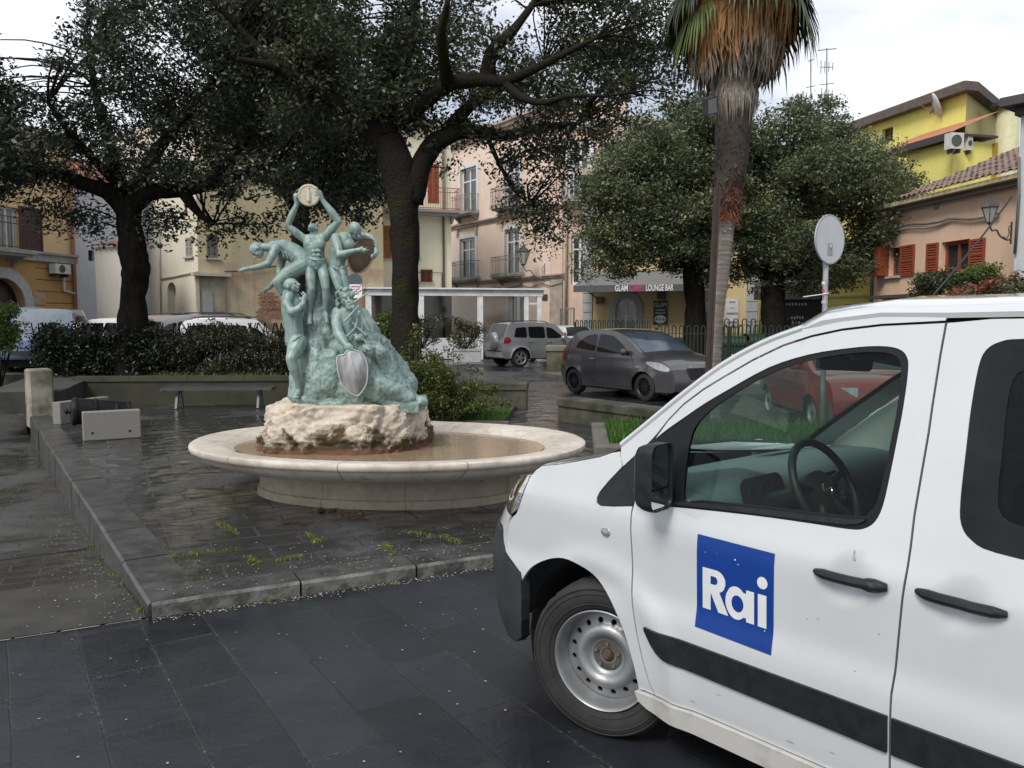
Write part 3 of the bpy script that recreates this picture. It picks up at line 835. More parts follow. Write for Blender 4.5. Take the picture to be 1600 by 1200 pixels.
# ---------------- pale blue house and low annex
blue = wall_mat('pale_blue_plaster', (.56, .60, .66), (.48, .5, .54), amount=.3)
F6 = Face(pxw(119, 500, 31.5), pxw(240, 500, 34.5))
B = empty('pale_blue_house', (0, 0, 0), 0, 'pale blue grey house with red tiled eaves behind the left tree trunk', 'building')
wn_ = F6.rect(138, 147, 391, 408)
mb = MB(); wall(mb, F6, 0, F6.L, 0, 7.3, [wn_], .2); block(mb, F6, 0, F6.L, 0, 7.3, 7); mb.build('wall', blue, B)
window(F6, B, wn_, iron, mull=0, tr=0, sill=False)
tile = mat('red_tile', (.32, .12, .08), .8, col2=(.2, .10, .08), scale=14, bmp=.4)
def tile_roof(F, parent, u0, u1, z0, n0, z1, n1, m, name='roof', pitch=.22):
 """curved tiles in rows running down the slope, with a lip at each course"""
 mb = MB(); nu = max(2, int((u1 - u0) / pitch)); L_ = math.hypot(z1 - z0, n1 - n0); nr = max(1, int(L_ / .38))
 for i in range(nu):
  for j in range(nr):
   ua = u0 + (u1 - u0) * i / nu; ub = u0 + (u1 - u0) * (i + 1) / nu
   jit = random.uniform(-.012, .012)
   vs = []
   for t, lift in ((j / nr, .05 + jit), ((j + 1.15) / nr, .0 + jit)):
    z = z0 + (z1 - z0) * t; n = n0 + (n1 - n0) * t
    for k in range(6):
     x = k / 5; vs.append(F.pt(ua + (ub - ua) * x, z + lift + .075 * math.sin(PI * x), n))
   mb.add(vs, [(k, k + 1, k + 7, k + 6) for k in range(5)] )
   lo = vs[:6]; b0 = [p - Vector((0, 0, .03)) for p in lo]
   mb.add(lo + b0, [(k + 6, k + 7, k + 1, k) for k in range(5)])
 return mb.build(name, m, parent)
tile_roof(F6, B, -.1, F6.L, 7.3, .4, 9.0, -4.5, tile)
F7 = Face(pxw(152, 500, 30.6), pxw(196, 500, 30.2))
B = empty('white_annex', (0, 0, 0), 0, 'low off-white annex with a strip of red tiles left of the left tree trunk', 'building')
mb = MB(); wall(mb, F7, 0, F7.L + .4, 0, F7.uv(170, 386)[1], []); block(mb, F7, 0, F7.L + .4, 0, F7.uv(170, 386)[1], .4);
mb.build('wall', wall_mat('offwhite_plaster', (.60, .57, .51), (.53, .49, .43), amount=.3), B)
tile_roof(F7, B, 0, F7.L + .2, F7.uv(170, 386)[1], .2, F7.uv(170, 383)[1] + .2, -1.2, tile)

# ---------------- orange house, far left
orange = wall_mat('orange_plaster', (.64, .46, .25), (.52, .39, .24), amount=.3)
och = wall_mat('ochre_rustication', (.46, .27, .10), (.36, .22, .09), amount=.4, rows=0)
F8 = Face(pxw(-60, 500, 26.3), pxw(119, 500, 31))
B = empty('orange_house', (0, 0, 0), 0, 'orange and ochre house with balcony at the left edge of the photo', 'building')
zf = F8.uv(80, 404)[1]
dw = F8.rect(-2, 29, 323, 392); dr = F8.rect(-32, 38, 434, 520); dr = (dr[0], dr[1], .3, dr[3])
mb = MB(); wall(mb, F8, -3, F8.L, zf, 8.8, [dw], .2); block(mb, F8, -3, F8.L, zf, 8.8, 8); mb.build('wall', orange, B)
mb = MB(); wall(mb, F8, -3, F8.L, 0, zf - .001, [dr], .3); block(mb, F8, -3, F8.L, 0, zf - .002, 8);
mb.build('wall', och, B)
mb = MB()
k = 0; z = .8
while z < zf - .4:
 segs = [(-3, dr[0] - .4), (dr[1] + .55, F8.L)] if z < dr[3] + .5 else [(-3, F8.L)]
 for a, b in segs: F8.box(mb, a, b, z, z + .035, -.03, .004)
 z += .42
mb.build('rustication_joint', mat('joint_brown', (.12, .07, .03), .9), B)
mb = MB(); F8.box(mb, -3, F8.L + .05, zf - .14, zf + .12, -.02, .14); F8.box(mb, -3, F8.L + .05, zf + .12, zf + .2, -.02, .22); mb.build('string_course', mat('grey_course', (.32, .32, .31), .8, col2=(.2, .2, .2)), B)
w = window(F8, B, dw, white_fr, mull=1, tr=0, sill=False, fw=.1, pm=mat('curtain_pane', (.3, .31, .3), .3, col2=(.2, .21, .2), scale=2))
shutter_leaf(F8, w, dw[1] + .02, dw[1] + 1.0, dw[2], dw[3] + .1, .01, mat('maroon_wood', (.07, .025, .025), .6))
bu1 = F8.uv(57, 400, .9)[0]; balcony(F8, B, -1.5, bu1 + .1, dw[2] + .02, .85, 1.05, rm=mat('maroon_iron', (.06, .03, .035), .5))
arch_infill(F8, dr, och, B)
mb = MB(); uc = (dr[0] + dr[1]) / 2; rr = (dr[1] - dr[0]) / 2
for a0 in range(16):
 t0, t1 = a0 * PI / 16, (a0 + 1) * PI / 16
 P = [(uc + r_ * math.cos(t), dr[3] - rr + r_ * math.sin(t) * 1.0) for t, r_ in ((t0, rr), (t0, rr + .38), (t1, rr + .38), (t1, rr))]
 mb.prism(P, lambda u, v, d: F8.pt(u, v, d), 0, .07)
for sd_ in (-1, 1):
 x = sorted((uc + sd_ * rr, uc + sd_ * (rr + .38))); F8.box(mb, x[0], x[1], 0, dr[3] - rr, 0, .07)
mb.build('door_surround', mat('grey_stone_trim', (.42, .42, .41), .8, col2=(.33, .33, .32)), B)
mb = MB(); F8.box(mb, dr[0], dr[1], .3, dr[3], -.4, -.3); mb.build('door', mat('shop_black', (.012, .012, .014), .35), B)
ac_m = mat('appliance_white', (.55, .55, .52), .6, col2=(.45, .45, .42))
def ac_unit(F, u0, u1, z0, z1, n0, parent=None, label='', fan_dark=iron, loose=True):
 o = empty('air_conditioner', (0, 0, 0), 0, label, 'air conditioner')
 mb = MB(); F.box(mb, u0, u1, z0, z1, n0, n0 + .3); o1 = mb.build('casing', ac_m, o)
 r = min(z1 - z0, u1 - u0) * .4; uc = u0 + (u1 - u0) * .42; zc = (z0 + z1) / 2
 M = Matrix.Translation(F.pt(uc, zc, n0 + .302)) @ Matrix(((F.d.x, 0, F.n.x), (F.d.y, 0, F.n.y), (0, 1, 0))).to_4x4()
 mb = MB(); mb.lathe([(.001, 0), (r, 0), (r, .012), (r * .96, .015)], 20, M);
 for q_ in (.3, .55, .8): mb.lathe([(r * q_, .012), (r * q_ + .012, .012)], 16, M)
 mb.build('fan_grille', mat('fan_grey', (.1, .1, .08), .6), o)
 mb = MB(); F.box(mb, u0 + .1, u0 + .14, z0 - .12, z0, 0, n0 + .3); F.box(mb, u1 - .14, u1 - .1, z0 - .12, z0, 0, n0 + .3); mb.build('bracket', iron, o)
 return o
a, b, c, d = F8.rect(73, 97, 413, 428); ac_unit(F8, a, b, c, d, .1, label='white air conditioner box on the ochre wall of the orange house')
tube_part('duct', [F8.pt(F8.uv(96, 430)[0], F8.uv(96, 430)[1], .1), F8.pt(F8.uv(97, 454)[0], F8.uv(97, 454)[1], .1), F8.pt(F8.uv(116, 460)[0], F8.uv(116, 460)[1], .1)], .05, white_fr, B)
tube_part('drainpipe', [F8.pt(F8.L - .1, .5, .1), F8.pt(F8.L - .1, 8.7, .1)], .07, mat('terracotta_pipe', (.35, .14, .09), .7), B)
mb = MB(); a, b, c, d = F8.rect(52, 70, 456, 476); F8.box(mb, a, b, c, d, 0, .03); mb.build('wall_poster', mat('faded_poster', (.42, .33, .22), .8, col2=(.36, .2, .12), scale=7), B)

# ---------------- cafe building
ycream = wall_mat('cafe_plaster', (.58, .46, .24), (.52, .41, .23), amount=.2)
F9 = Face(pxw(911, 500, 36.5), pxw(1290, 500, 33.5))
B = empty('cafe_building', (0, 0, 0), 0, 'yellow cream cafe building with grey quoins behind the green fence', 'building')
dd = F9.rect(962, 994, 466, 520); dd = (dd[0], dd[1], .1, dd[3]); d2 = F9.rect(1080, 1112, 466, 520); d2 = (d2[0], d2[1], .1, d2[3])
d3 = F9.rect(1066, 1076, 474, 520)
ztop = 8.3
mb = MB(); wall(mb, F9, 0, F9.L, 0, ztop, [dd, d2], .25); block(mb, F9, 0, F9.L, 0, ztop, 9); mb.build('wall', ycream, B)
quoin = mat('quoin_grey', (.36, .37, .38), .85, col2=(.3, .31, .31))
mb = MB(); z = .1
mc_ = MB(); a, b, _, _ = F9.rect(1166, 1184, 450, 500)
while z < 8.0: F9.box(mb, -.02, .42, z, z + .4, -.3, .06); F9.box(mc_, a, b, z, z + .4, -.02, .06); z += .43
mb.build('quoins', quoin, B); mc_.build('quoins', quoin, B)
mb = MB(); uc = (dd[0] + dd[1]) / 2; rr = (dd[1] - dd[0]) / 2
arch_infill(F9, dd, ycream, B)
for a0 in range(16):
 t0, t1 = a0 * PI / 16, (a0 + 1) * PI / 16
 P = [(uc + r_ * math.cos(t), dd[3] - rr + r_ * math.sin(t)) for t, r_ in ((t0, rr), (t0, rr + .3), (t1, rr + .3), (t1, rr))]
 mb.prism(P, lambda u, v, d: F9.pt(u, v, d), 0, .06)
for sd_ in (-1, 1):
 x = sorted((uc + sd_ * rr, uc + sd_ * (rr + .3))); F9.box(mb, x[0], x[1], 0, dd[3] - rr, 0, .06)
mb.build('door_surround', quoin, B)
window(F9, B, dd, white_fr, mull=1, tr=1, sill=False, fw=.12); window(F9, B, d2, white_fr, mull=1, tr=0, sill=False, fw=.14)
bw_m = mat('glass_beige', (.25, .24, .2), .2)
# sign board by the door
black_m = mat('sign_black', (.01, .01, .012), .4); white_e = mat('lettering_white', (.75, .75, .75), .5)
def text_mesh(s, size, name, m, parent, M, ext=.004, font_bold=0.0, sx=1.0):
 cu = bpy.data.curves.new(name, 'FONT'); cu.body = s; cu.size = size; cu.extrude = ext; cu.offset = font_bold
 cu.align_x = 'CENTER'; cu.align_y = 'CENTER'
 ob = bpy.data.objects.new(name, cu); COL.objects.link(ob)
 dg = bpy.context.evaluated_depsgraph_get(); me = bpy.data.meshes.new_from_object(ob.evaluated_get(dg))
 bpy.data.objects.remove(ob)
 me.transform(M @ Matrix.Diagonal((sx, 1, 1, 1))); me.materials.clear(); me.materials.append(m)
 o = bpy.data.objects.new(name, me); COL.objects.link(o); o.parent = parent
 return o
def onface(F, u, z, n): return Matrix.Translation(F.pt(u, z, n)) @ Matrix(((F.d.x, 0, F.n.x), (F.d.y, 0, F.n.y), (0, 1, 0))).to_4x4()
o = empty('cafe_sign_board', (0, 0, 0), 0, 'tall black cafe sign board with white lettering beside the arched door', 'sign')
a, b, c, d = F9.rect(1021, 1043, 470, 507)
mb = MB(); F9.box(mb, a, b, c, d, .0, .06); mb.build('board', black_m, o)
um = (a + b) / 2; H_ = d - c
text_mesh('GLAM', .27, 'lettering', white_e, o, onface(F9, um, d - H_ * .18, .066), sx=.78)
text_mesh('CAFFETTERIA', .085, 'lettering', white_e, o, onface(F9, um, d - H_ * .40, .066), font_bold=.002, sx=.8)
text_mesh('LOUNGE BAR', .085, 'lettering', white_e, o, onface(F9, um, d - H_ * .52, .066), font_bold=.002, sx=.85)
M = onface(F9, um, c + H_ * .22, .062); mb = MB(); mb.lathe([(.001, .006), (.26, .006), (.26, 0)], 24, M @ Matrix.Diagonal((1, .7, 1, 1))); mb.build('oval_plate', white_e, o)
text_mesh('Aereo', .17, 'lettering', black_m, o, onface(F9, um, c + H_ * .22, .07), font_bold=.006)
# awning
o = empty('cafe_awning', (0, 0, 0), 0, 'long dark grey awning with white and pink lettering over the cafe door', 'awning')
awn = mat('awning_grey', (.09, .09, .095), .8, col2=(.07, .07, .075)); awl = mat('awning_top', (.15, .15, .155), .8, col2=(.12, .12, .12))
pr = 1.6; a = F9.uv(897, 450, pr)[0]; b = F9.uv(1108, 445, pr)[0]; zb = F9.uv(950, 456, pr)[1]; zt = F9.uv(950, 446, pr)[1]
mb = MB(); mb.add([F9.pt(a, zt, pr), F9.pt(b, zt, pr), F9.pt(b, zt + .7, .02), F9.pt(a + .3, zt + .7, .02)], [(0, 1, 2, 3)]); mb.add([F9.pt(a, zt - .02, pr), F9.pt(b, zt - .02, pr), F9.pt(b, zt + .68, .02), F9.pt(a + .3, zt + .68, .02)], [(3, 2, 1, 0)]); mb.build('canopy', awl, o)
mb = MB(); F9.box(mb, a - .02, b, zb, zt + .01, pr, pr + .05); mb.build('valance', awn, o)
mb = MB(); mb.bar(F9.pt(a + .4, zt - .1, pr - .05), F9.pt(a + .7, zt - .5, 0), .04); mb.bar(F9.pt(b - .4, zt - .1, pr - .05), F9.pt(b - .7, zt - .5, 0), .04); mb.build('support_arm', iron_grey, o)
uu = F9.uv(957, 451, pr)[0]
for s, x0, x1, m in (('GLAM', 961, 981, white_e), ("CAFFE'", 984, 1006, mat('lettering_pink', (.55, .03, .2), .5)), ('LOUNGE BAR', 1009, 1052, white_e)):
 u0 = F9.uv(x0, 450, pr + .05)[0]; u1 = F9.uv(x1, 450, pr + .05)[0]
 t = text_mesh(s, .36, 'lettering', m, o, onface(F9, (u0 + u1) / 2, (zb + zt) / 2, pr + .055), font_bold=.006, sx=1)
 xs_ = [((v.co - F9.pt(0, 0)).dot(F9.d)) for v in t.data.vertices]; w_ = max(xs_) - min(xs_)
 sc_ = (u1 - u0) / w_; cc = F9.pt((u0 + u1) / 2, 0)
 for v in t.data.vertices:
  k = (v.co - cc).dot(F9.d); v.co = v.co + F9.d * (k * (sc_ - 1))
# posters right of door 2
o = empty('notice_board', (0, 0, 0), 0, 'white notice boards on the cafe wall right of the palm trunk', 'sign')
a, b, c, d = F9.rect(1134, 1154, 468, 510); mb = MB(); F9.box(mb, a, b, c, d, 0, .05); mb.build('board', mat('board_white', (.55, .55, .53), .6), o)
H_ = d - c; mb = MB()
for z0, z1, w_ in ((.93, .88, .5), (.7, .67, .3), (.52, .44, .9), (.2, .1, .8)): F9.box(mb, (a + b) / 2 - (b - a) / 2 * w_, (a + b) / 2 + (b - a) / 2 * w_, c + H_ * z1, c + H_ * z0, .05, .056)
mb.build('printed_block', mat('print_blue', (.08, .1, .28), .6, col2=(.3, .3, .3)), o)
# lamp boxes on wall
for x, y in ((938, 470), (1033, 463)):
 mb = MB(); u, z = F9.uv(x, y); F9.box(mb, u - .16, u + .16, z - .14, z + .14, 0, .2); F9.box(mb, u - .2, u + .2, z + .14, z + .18, -.01, .24); mb.build('wall_light', mat('bronze_lamp', (.09, .07, .05), .5), B)
mb = MB(); F9.box(mb, -.3, F9.L + .3, ztop, ztop + .3, -9, .5); mb.build('roof_edge', grime, B)

# ---------------- yellow house (tall) and its low part, dark shop
yel = wall_mat('yellow_plaster', (.74, .66, .17), (.68, .61, .22), amount=.25)
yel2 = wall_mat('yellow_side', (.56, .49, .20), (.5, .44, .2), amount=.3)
F10 = Face(pxw(1180, 250, 40), pxw(1508, 200, 27.5))
F11 = Face((F10.pt(F10.L, 0).x, F10.pt(F10.L, 0).y), pxw(1563, 200, 31))
B = empty('yellow_house', (0, 0, 0), 0, 'tall bright yellow house with brown roof edge rising behind the tiled roof', 'building')
zt = F10.uv(1508, 146)[1]
wn_ = F10.rect(1378, 1395, 200, 222)
mb = MB(); wall(mb, F10, 0, F10.L, 0, zt, [wn_], .25); wall(mb, F11, 0, .0001, 0, zt, []); mb.build('wall', yel, B)
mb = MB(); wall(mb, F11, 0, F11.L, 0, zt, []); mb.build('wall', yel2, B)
window(F10, B, wn_, mat('brown_frame', (.1, .06, .04), .6), mull=1, tr=3, sill=False)
mb = MB()
F10.box(mb, -.3, F10.L + .3, zt, zt + .3, -.2, .35); F11.box(mb, .0, F11.L + .3, zt + .002, zt + .298, -.2, .35)
mb.build('roof_edge', mat('roof_brown', (.12, .09, .08), .8, col2=(.08, .06, .05)), B)
mb = MB(); F10.box(mb, -.3, F10.L + .1, zt + .3, zt + .36, -.2, .25); F11.box(mb, .1, F11.L + .2, zt + .3, zt + .355, -.2, .25); mb.build('roof_flashing', mat('flashing', (.35, .33, .31), .5), B)
# terrace canopy roof
a = F10.uv(1383, 228, 1.5)[0]; b = F10.uv(1500, 208, 1.5)[0]; zc = F10.uv(1383, 236, 1.8)[1]
mb = MB(); zq = zc
vs = [F10.pt(a, zq, 1.8), F10.pt(b, zq, 1.8), F10.pt(b, zq + .75, 0), F10.pt(a, zq + .75, 0)]
mb.add(vs, [(0, 1, 2, 3)]); mb.build('canopy_roof', mat('canopy_tile', (.42, .17, .08), .8, col2=(.33, .13, .07), scale=9, bmp=.4), B)
mb = MB(); F10.box(mb, a, b, zq - .22, zq + .0, 1.7, 1.85); F10.box(mb, a, b, zq - .1, zq - .03, .01, 1.7);
mb.build('canopy_fascia', mat('fascia_dark', (.05, .035, .04), .6), B)
mb = MB(); F10.box(mb, b - 2.2, b - .2, zq - 2.6, zq - .22, .01, 1.55); F10.box(mb, a + .3, a + .55, zq - 2.6, zq - .22, 1.4, 1.65); F10.box(mb, a - .5, b - 2.2, zq - 3.4, zq - 1.6, 1.4, 1.6); mb.build('terrace_wall', yel, B)
mb = MB(); F10.box(mb, a, b, zq - 3.2, zq - .24, -.0, .02); mb.build('painted_shade_sheet', mat('ochre_shade', (.35, .22, .03), .8), B)  # darker ochre sheet painted as the shade under the canopy
# chimney pipe on the right
p = at(1572, 250, 28.2); mb = MB(); mb.tube([(p.x, p.y, 2), (p.x, p.y, at(1572, 168, 28.2).z)], .36, 12); mb.build('flue', mat('flue_cream', (.5, .48, .3), .6), B, smooth=True)
q = at(1572, 168, 28.2); mb = MB(); mb.tube([(q.x, q.y, q.z), (q.x, q.y, q.z + .12)], .5, 12); mb.build('flue_cap', mat('fascia_dark', (.05, .035, .04), .6), B)
# satellite dish
dpx = at(1462, 165, 28.6)
o = empty('satellite_dish', (0, 0, 0), 0, 'grey satellite dish seen edge-on against the yellow wall', 'satellite dish')
M = Matrix.Translation(dpx) @ Matrix.Rotation(R(-18), 4, 'Z') @ Matrix.Rotation(R(68), 4, 'Y')
mb = MB(); mb.lathe([(.001, -.08), (.2, -.065), (.38, -.02), (.46, .02), (.455, .035), (.2, -.05), (.001, -.07)], 20, M); mb.build('dish', mat('dish_grey', (.5, .5, .5), .5), o, smooth=True)
mb = MB(); mb.bar(dpx, dpx + Vector((.1, .9, -.3)), .04); mb.bar(dpx + Vector((0, 0, -.3)), dpx + Vector((-.75, -.3, -.02)), .02); mb.build('mount_arm', iron_grey, o)
# AC units on the yellow house
for i, (x0, x1, y0, y1) in enumerate(((1475, 1498, 210, 235), (1499, 1510, 215, 237), (1511, 1521, 219, 238))):
 P0 = at(x0, y1, 25.6 + i * .6); P1 = at(x1, y0, 25.6 + i * .6)
 Fx = Face((P0.x, P0.y), (P1.x, P1.y + .08))
 ac_unit(Fx, 0, Fx.L, P0.z, P1.z, 0, label=['largest white air conditioner, leftmost of three above the tiled roof', 'middle air conditioner of the three above the tiled roof', 'rightmost air conditioner of the three above the tiled roof'][i])
# low yellow part and dark shop
F12 = Face(pxw(1290, 500, 29.8), pxw(1378, 500, 27.6))
B = empty('low_yellow_house', (0, 0, 0), 0, 'low yellow house front with a small dark window between shop and salmon house', 'building')
wn_ = F12.rect(1321, 1345, 475, 502)
mb = MB(); wall(mb, F12, 0, F12.L, 0, F12.uv(1330, 395)[1], [wn_], .25); block(mb, F12, 0, F12.L, 0, F12.uv(1330, 395)[1], 4); mb.build('wall', yel, B)
window(F12, B, wn_, mat('brown_frame', (.1, .06, .04), .6), mull=1, tr=1, pm=mat('red_brown_blind', (.07, .03, .03), .6))
mb = MB(); F12.box(mb, 0, F12.L, wn_[3] + .25, wn_[3] + .31, 0, .04); F12.box(mb, wn_[0] - .1, wn_[0] - .0, wn_[2], wn_[3], 0, .04); F12.box(mb, wn_[1], wn_[1] + .1, wn_[2], wn_[3], 0, .04); mb.build('window_surround', yel2, B)
F13 = Face(pxw(1186, 500, 31.8), pxw(1296, 500, 30.4))
B = empty('shop_front', (0, 0, 0), 0, 'dark shop front with grey awning and white emblem behind the right tree trunk', 'shop')
zh = F13.uv(1240, 440)[1]
mb = MB(); wall(mb, F13, 0, F13.L, 0, zh + 1.6, []); block(mb, F13, 0, F13.L, 0, zh + 1.6, 3); mb.build('wall', mat('shop_wall_dark', (.02, .022, .02), .4), B)
mb = MB(); F13.box(mb, -.01, .5, 0, zh + 1.61, -.02, .03); mb.build('side_pier', yel, B)
a = F13.uv(1178, 458, .9)[0]; b = F13.uv(1282, 458, .9)[0]
mb = MB(); z0 = F13.uv(1230, 468, .9)[1]; z1 = F13.uv(1230, 457, .9)[1]; F13.box(mb, a, b, z0, z1, .85, .9); mb.add([F13.pt(a, z1, .9), F13.pt(b, z1, .9), F13.pt(b, z1 + .5, 0), F13.pt(a, z1 + .5, 0)], [(0, 1, 2, 3)]); mb.build('awning', awl, B)
u, z = F13.uv(1226, 504); mb = MB(); M = onface(F13, u, z, .03)
for k in range(6):
 if k in (0,): continue
 a0, a1 = k * PI / 3 + .35, (k + 1) * PI / 3 - .1 + .35
 mb.lathe([(.27, 0), (.33, 0), (.33, .01), (.27, .01)], 8, M, False, a0, a1)
mb.build('emblem', white_e, B)
mb = MB(); mb.lathe([(.001, .005), (.13, .005), (.13, 0)], 14, M); mb.build('emblem_centre', mat('emblem_red', (.3, .02, .03), .5), B)
mb = MB()
for (x, y, w_, h_) in ((1226, 475, .55, .12), (1250, 475, .6, .12), (1247, 496, .5, .14), (1250, 504, .6, .12), (1232, 519, .5, .12), (1247, 514, .3, .3)):
 u, z = F13.uv(x, y)
 for k in range(5): F13.box(mb, u - w_ / 2 + w_ * k / 5, u - w_ / 2 + w_ * (k + .6) / 5, z - h_ / 2, z + h_ / 2 * random.uniform(.3, 1), .03, .04)
mb.build('window_decal', white_e, B)

# ---------------- salmon house with the tiled roof
salm = wall_mat('salmon_plaster', (.66, .46, .33), (.56, .38, .27), amount=.3)
F14 = Face(pxw(1362, 500, 25.5), pxw(1590, 500, 19.6))
B = empty('salmon_house', (0, 0, 0), 0, 'salmon pink house with red shutters and weathered tile roof at the right', 'building')
ze = F14.uv(1579, 290)[1];
w1 = F14.rect(1390, 1407, 387, 431); w2 = F14.rect(1470, 1514, 376, 425); w3 = F14.rect(1374, 1420, 487, 540)
mb = MB(); wall(mb, F14, 0, F14.L + 2, 0, ze, [w1, w2, w3], .22); block(mb, F14, 0, F14.L + 2, 0, ze, 5); mb.build('wall', salm, B)
red = mat('red_brown_paint', (.26, .06, .03), .5, col2=(.2, .05, .025), scale=8)
w = window(F14, B, w1, red, mull=0, tr=0)
a, b, c, d = F14.rect(1408, 1430, 383, 431); shutter_leaf(F14, w, a, b, c, d, .012, red)
a, b, c, d = F14.rect(1383, 1389, 387, 431); mb = MB(); F14.box(mb, a - .05, b, c, d, 0, .35); mb.build('shutter', red, w)
w = window(F14, B, w2, red, mull=1, tr=0, sill=False, fw=.09, pm=dark_in)
a, b, c, d = F14.rect(1449, 1467, 380, 425); shutter_leaf(F14, w, a, b, c, d, .012, red)
a, b, c, d = F14.rect(1516, 1540, 373, 421); shutter_leaf(F14, w, a, b, c, d, .012, red)
window(F14, B, w3, red, mull=1, tr=1, sill=False)
tm = mat('weathered_tile', (.15, .095, .075), .9, col2=(.22, .17, .145), scale=3.5, lo=.3, hi=.7, bmp=.4)
zr = F14.uv(1579, 272, .4)[1]
tile_roof(F14, B, 1.8, F14.L + 2, zr, .5, zr + 1.9, -4.2, tm)
mb = MB(); F14.box(mb, 0, F14.L + 2, ze + .02, zr - .02, -3.5, .12); F14.box(mb, 0, F14.L + 2, zr - .12, zr - .01, -.1, .42); mb.build('eaves_moulding', mat('eaves_cream', (.5, .42, .26), .9, col2=(.35, .3, .2), scale=2), B)
mb = MB(); F14.box(mb, 0, F14.L + 2, ze - .05, ze + .02, -.01, .2); mb.build('gutter', mat('gutter_grey', (.2, .18, .17), .6), B)
mb = MB(); a = F14.uv(1357, 462, .5)[0]; b = F14.uv(1425, 458, .5)[0]; zz = F14.uv(1390, 466, .5)[1]
for k in range(int((b - a) / .2)):
 u = a + k * .2; F14.box(mb, u, u + .17, zz, zz + .05, 0, .55); F14.box(mb, u + .05, u + .14, zz + .05, zz + .1, 0, .5)
mb.build('door_canopy', mat('dark_tile', (.07, .055, .05), .9), B)
cab = [F14.pt(*F14.uv(x, y), .08) for x, y in ((1400, 358), (1425, 351), (1450, 350), (1472, 347), (1490, 342), (1520, 343), (1545, 339), (1565, 333))]
tube_part('cable', catmull(cab, 4), .03, mat('cable_grey', (.12, .12, .12), .6), B, 5)
tube_part('cable', catmull([p + Vector((0, 0, -.06 - .05 * math.sin(i))) for i, p in enumerate(cab)], 4), .018, mat('cable_light', (.35, .33, .3), .6), B, 5)
mb = MB(); a, b, c, d = F14.rect(1460, 1467, 317, 327); F14.box(mb, a, b, c, d, 0, .04); mb.build('vent_grille', mat('vent_grey', (.25, .22, .2), .8), B)
tube_part('drainpipe', [F14.pt(.05, .5, .07), F14.pt(.05, 4.4, .07)], .05, iron, B)
mb = MB(); a, b, c, d = F14.rect(1530, 1556, 258, 266);
for k in range(3):
 pass
# grey house at the right edge
F15 = Face(pxw(1580, 500, 17.0), (at(1580, 500, 17).x + 3.0, 13.0))
B = empty('grey_house', (0, 0, 0), 0, 'light grey house corner with dark eaves at the right edge of the photo', 'building')
zt = F15.uv(1590, 168)[1]
mb = MB(); wall(mb, F15, 0, 5, 0, zt, []); block(mb, F15, 0, 5, 0, zt, 6); mb.build('wall', wall_mat('grey_plaster', (.48, .49, .5), (.4, .4, .4), amount=.2), B)
mb = MB(); F15.box(mb, -.08, 5, zt - .18, zt, -6, .1); F15.box(mb, -.28, 5, zt, zt + .18, -6, .35); mb.build('eaves', mat('eaves_dark', (.06, .055, .055), .8), B)
tube_part('cable', [F15.pt(.03, 3.2, .05), F15.pt(.06, 4.4, .06), F15.pt(.02, 5.2, .05)], .03, mat('cable_grey', (.12, .12, .12), .6), B, 5)
lp = at(1580, 372, 16.4)
lantern(lp + Vector((0, 0, .33)), (-1, -.25, 0), .6, 'iron wall lantern on the corner of the grey house at the right edge')
# overhead cable crossing
mb = MB(); mb.tube(catmull([at(1581, 307, 16.0), at(1540, 362, 15.4), at(1490, 424, 14.6), at(1455, 465, 14.0)], 6), .018, 5); o = mb.build('overhead_cable', mat('cable_black', (.02, .02, .02), .6)); tag(o, 'black cable running diagonally down across the salmon house', 'cable')

# TV antennas
def antenna(px, py, pyb, Y, label, elems):
 o = empty('tv_antenna', (0, 0, 0), 0, label, 'antenna', 'antennas on the far roofs')
 t = at(px, py, Y); b = at(px, pyb, Y); mb = MB(); mb.tube([b, t], .03, 5); mb.build('mast', iron_grey, o)
 for (dy, w_, kind) in elems:
  c = at(px, dy, Y); mb = MB(); s = w_ * Y / FPX
  if kind == 'h': mb.bar(c + Vector((-s / 2, 0, -.05)), c + Vector((s / 2, 0, .03)), .035)
  if kind == 'v':
   for k in range(4): mb.bar(c + Vector((-s / 2 + s * k / 3, 0, -.3 + .05 * k)), c + Vector((-s / 2 + s * k / 3, 0, .3 - .03 * k)), .03)
   mb.bar(c + Vector((-s / 2, 0, 0)), c + Vector((s / 2, 0, 0)), .03)
  mb.build('aerial', iron_grey, o)
antenna(1292, 75, 200, 38, 'taller rooftop antenna with several aerials, right of the pair above the trees', [(77, 28, 'h'), (105, 18, 'v'), (148, 16, 'v'), (131, 22, 'h')])
antenna(1267, 92, 190, 38, 'thinner rooftop antenna mast nearest the palm crown', [(94, 8, 'h'), (135, 14, 'h')])

# ================================================================ GLASS VERANDA
Fv = Face(P2(at(576, 556, 36.2)), P2(at(846, 556, 37.6)))
B = empty('glass_veranda', (0, 0, 0), 0, 'white framed glass veranda of the bar, behind the silver off-roader', 'veranda')
vz1 = Fv.uv(660, 452)[1]; vz0 = Fv.uv(660, 462)[1]; vf = .1
posts = [576, 658, 750, 822, 842]
pu = [Fv.uv(x, 500)[0] for x in posts]
mb = MB()
Fv.box(mb, -.05, Fv.L + .05, vz0, vz1, -.1, .12); Fv.box(mb, -.2, Fv.L + .2, vz1, vz1 + .07, -5, .25)
for i, u in enumerate(pu): w_ = .13 if i < 3 else .1; Fv.box(mb, u - w_, u + w_, .08, vz0, -.08, .1)
Fv.box(mb, pu[3], pu[4], Fv.uv(832, 476)[1], Fv.uv(832, 474)[1] + .03, -.04, .05)
for x in (0, Fv.L):
 mb.box(0, 0, 0, 0, 0, 0); p = Fv.pt(x, 0); q = p - Fv.n * 5
 mb.bar(Vector((p.x, p.y, vz1 - .1)), Vector((q.x, q.y, vz1 - .1)), .2); mb.bar(Vector((q.x, q.y, .08)), Vector((q.x, q.y, vz1)), .2)
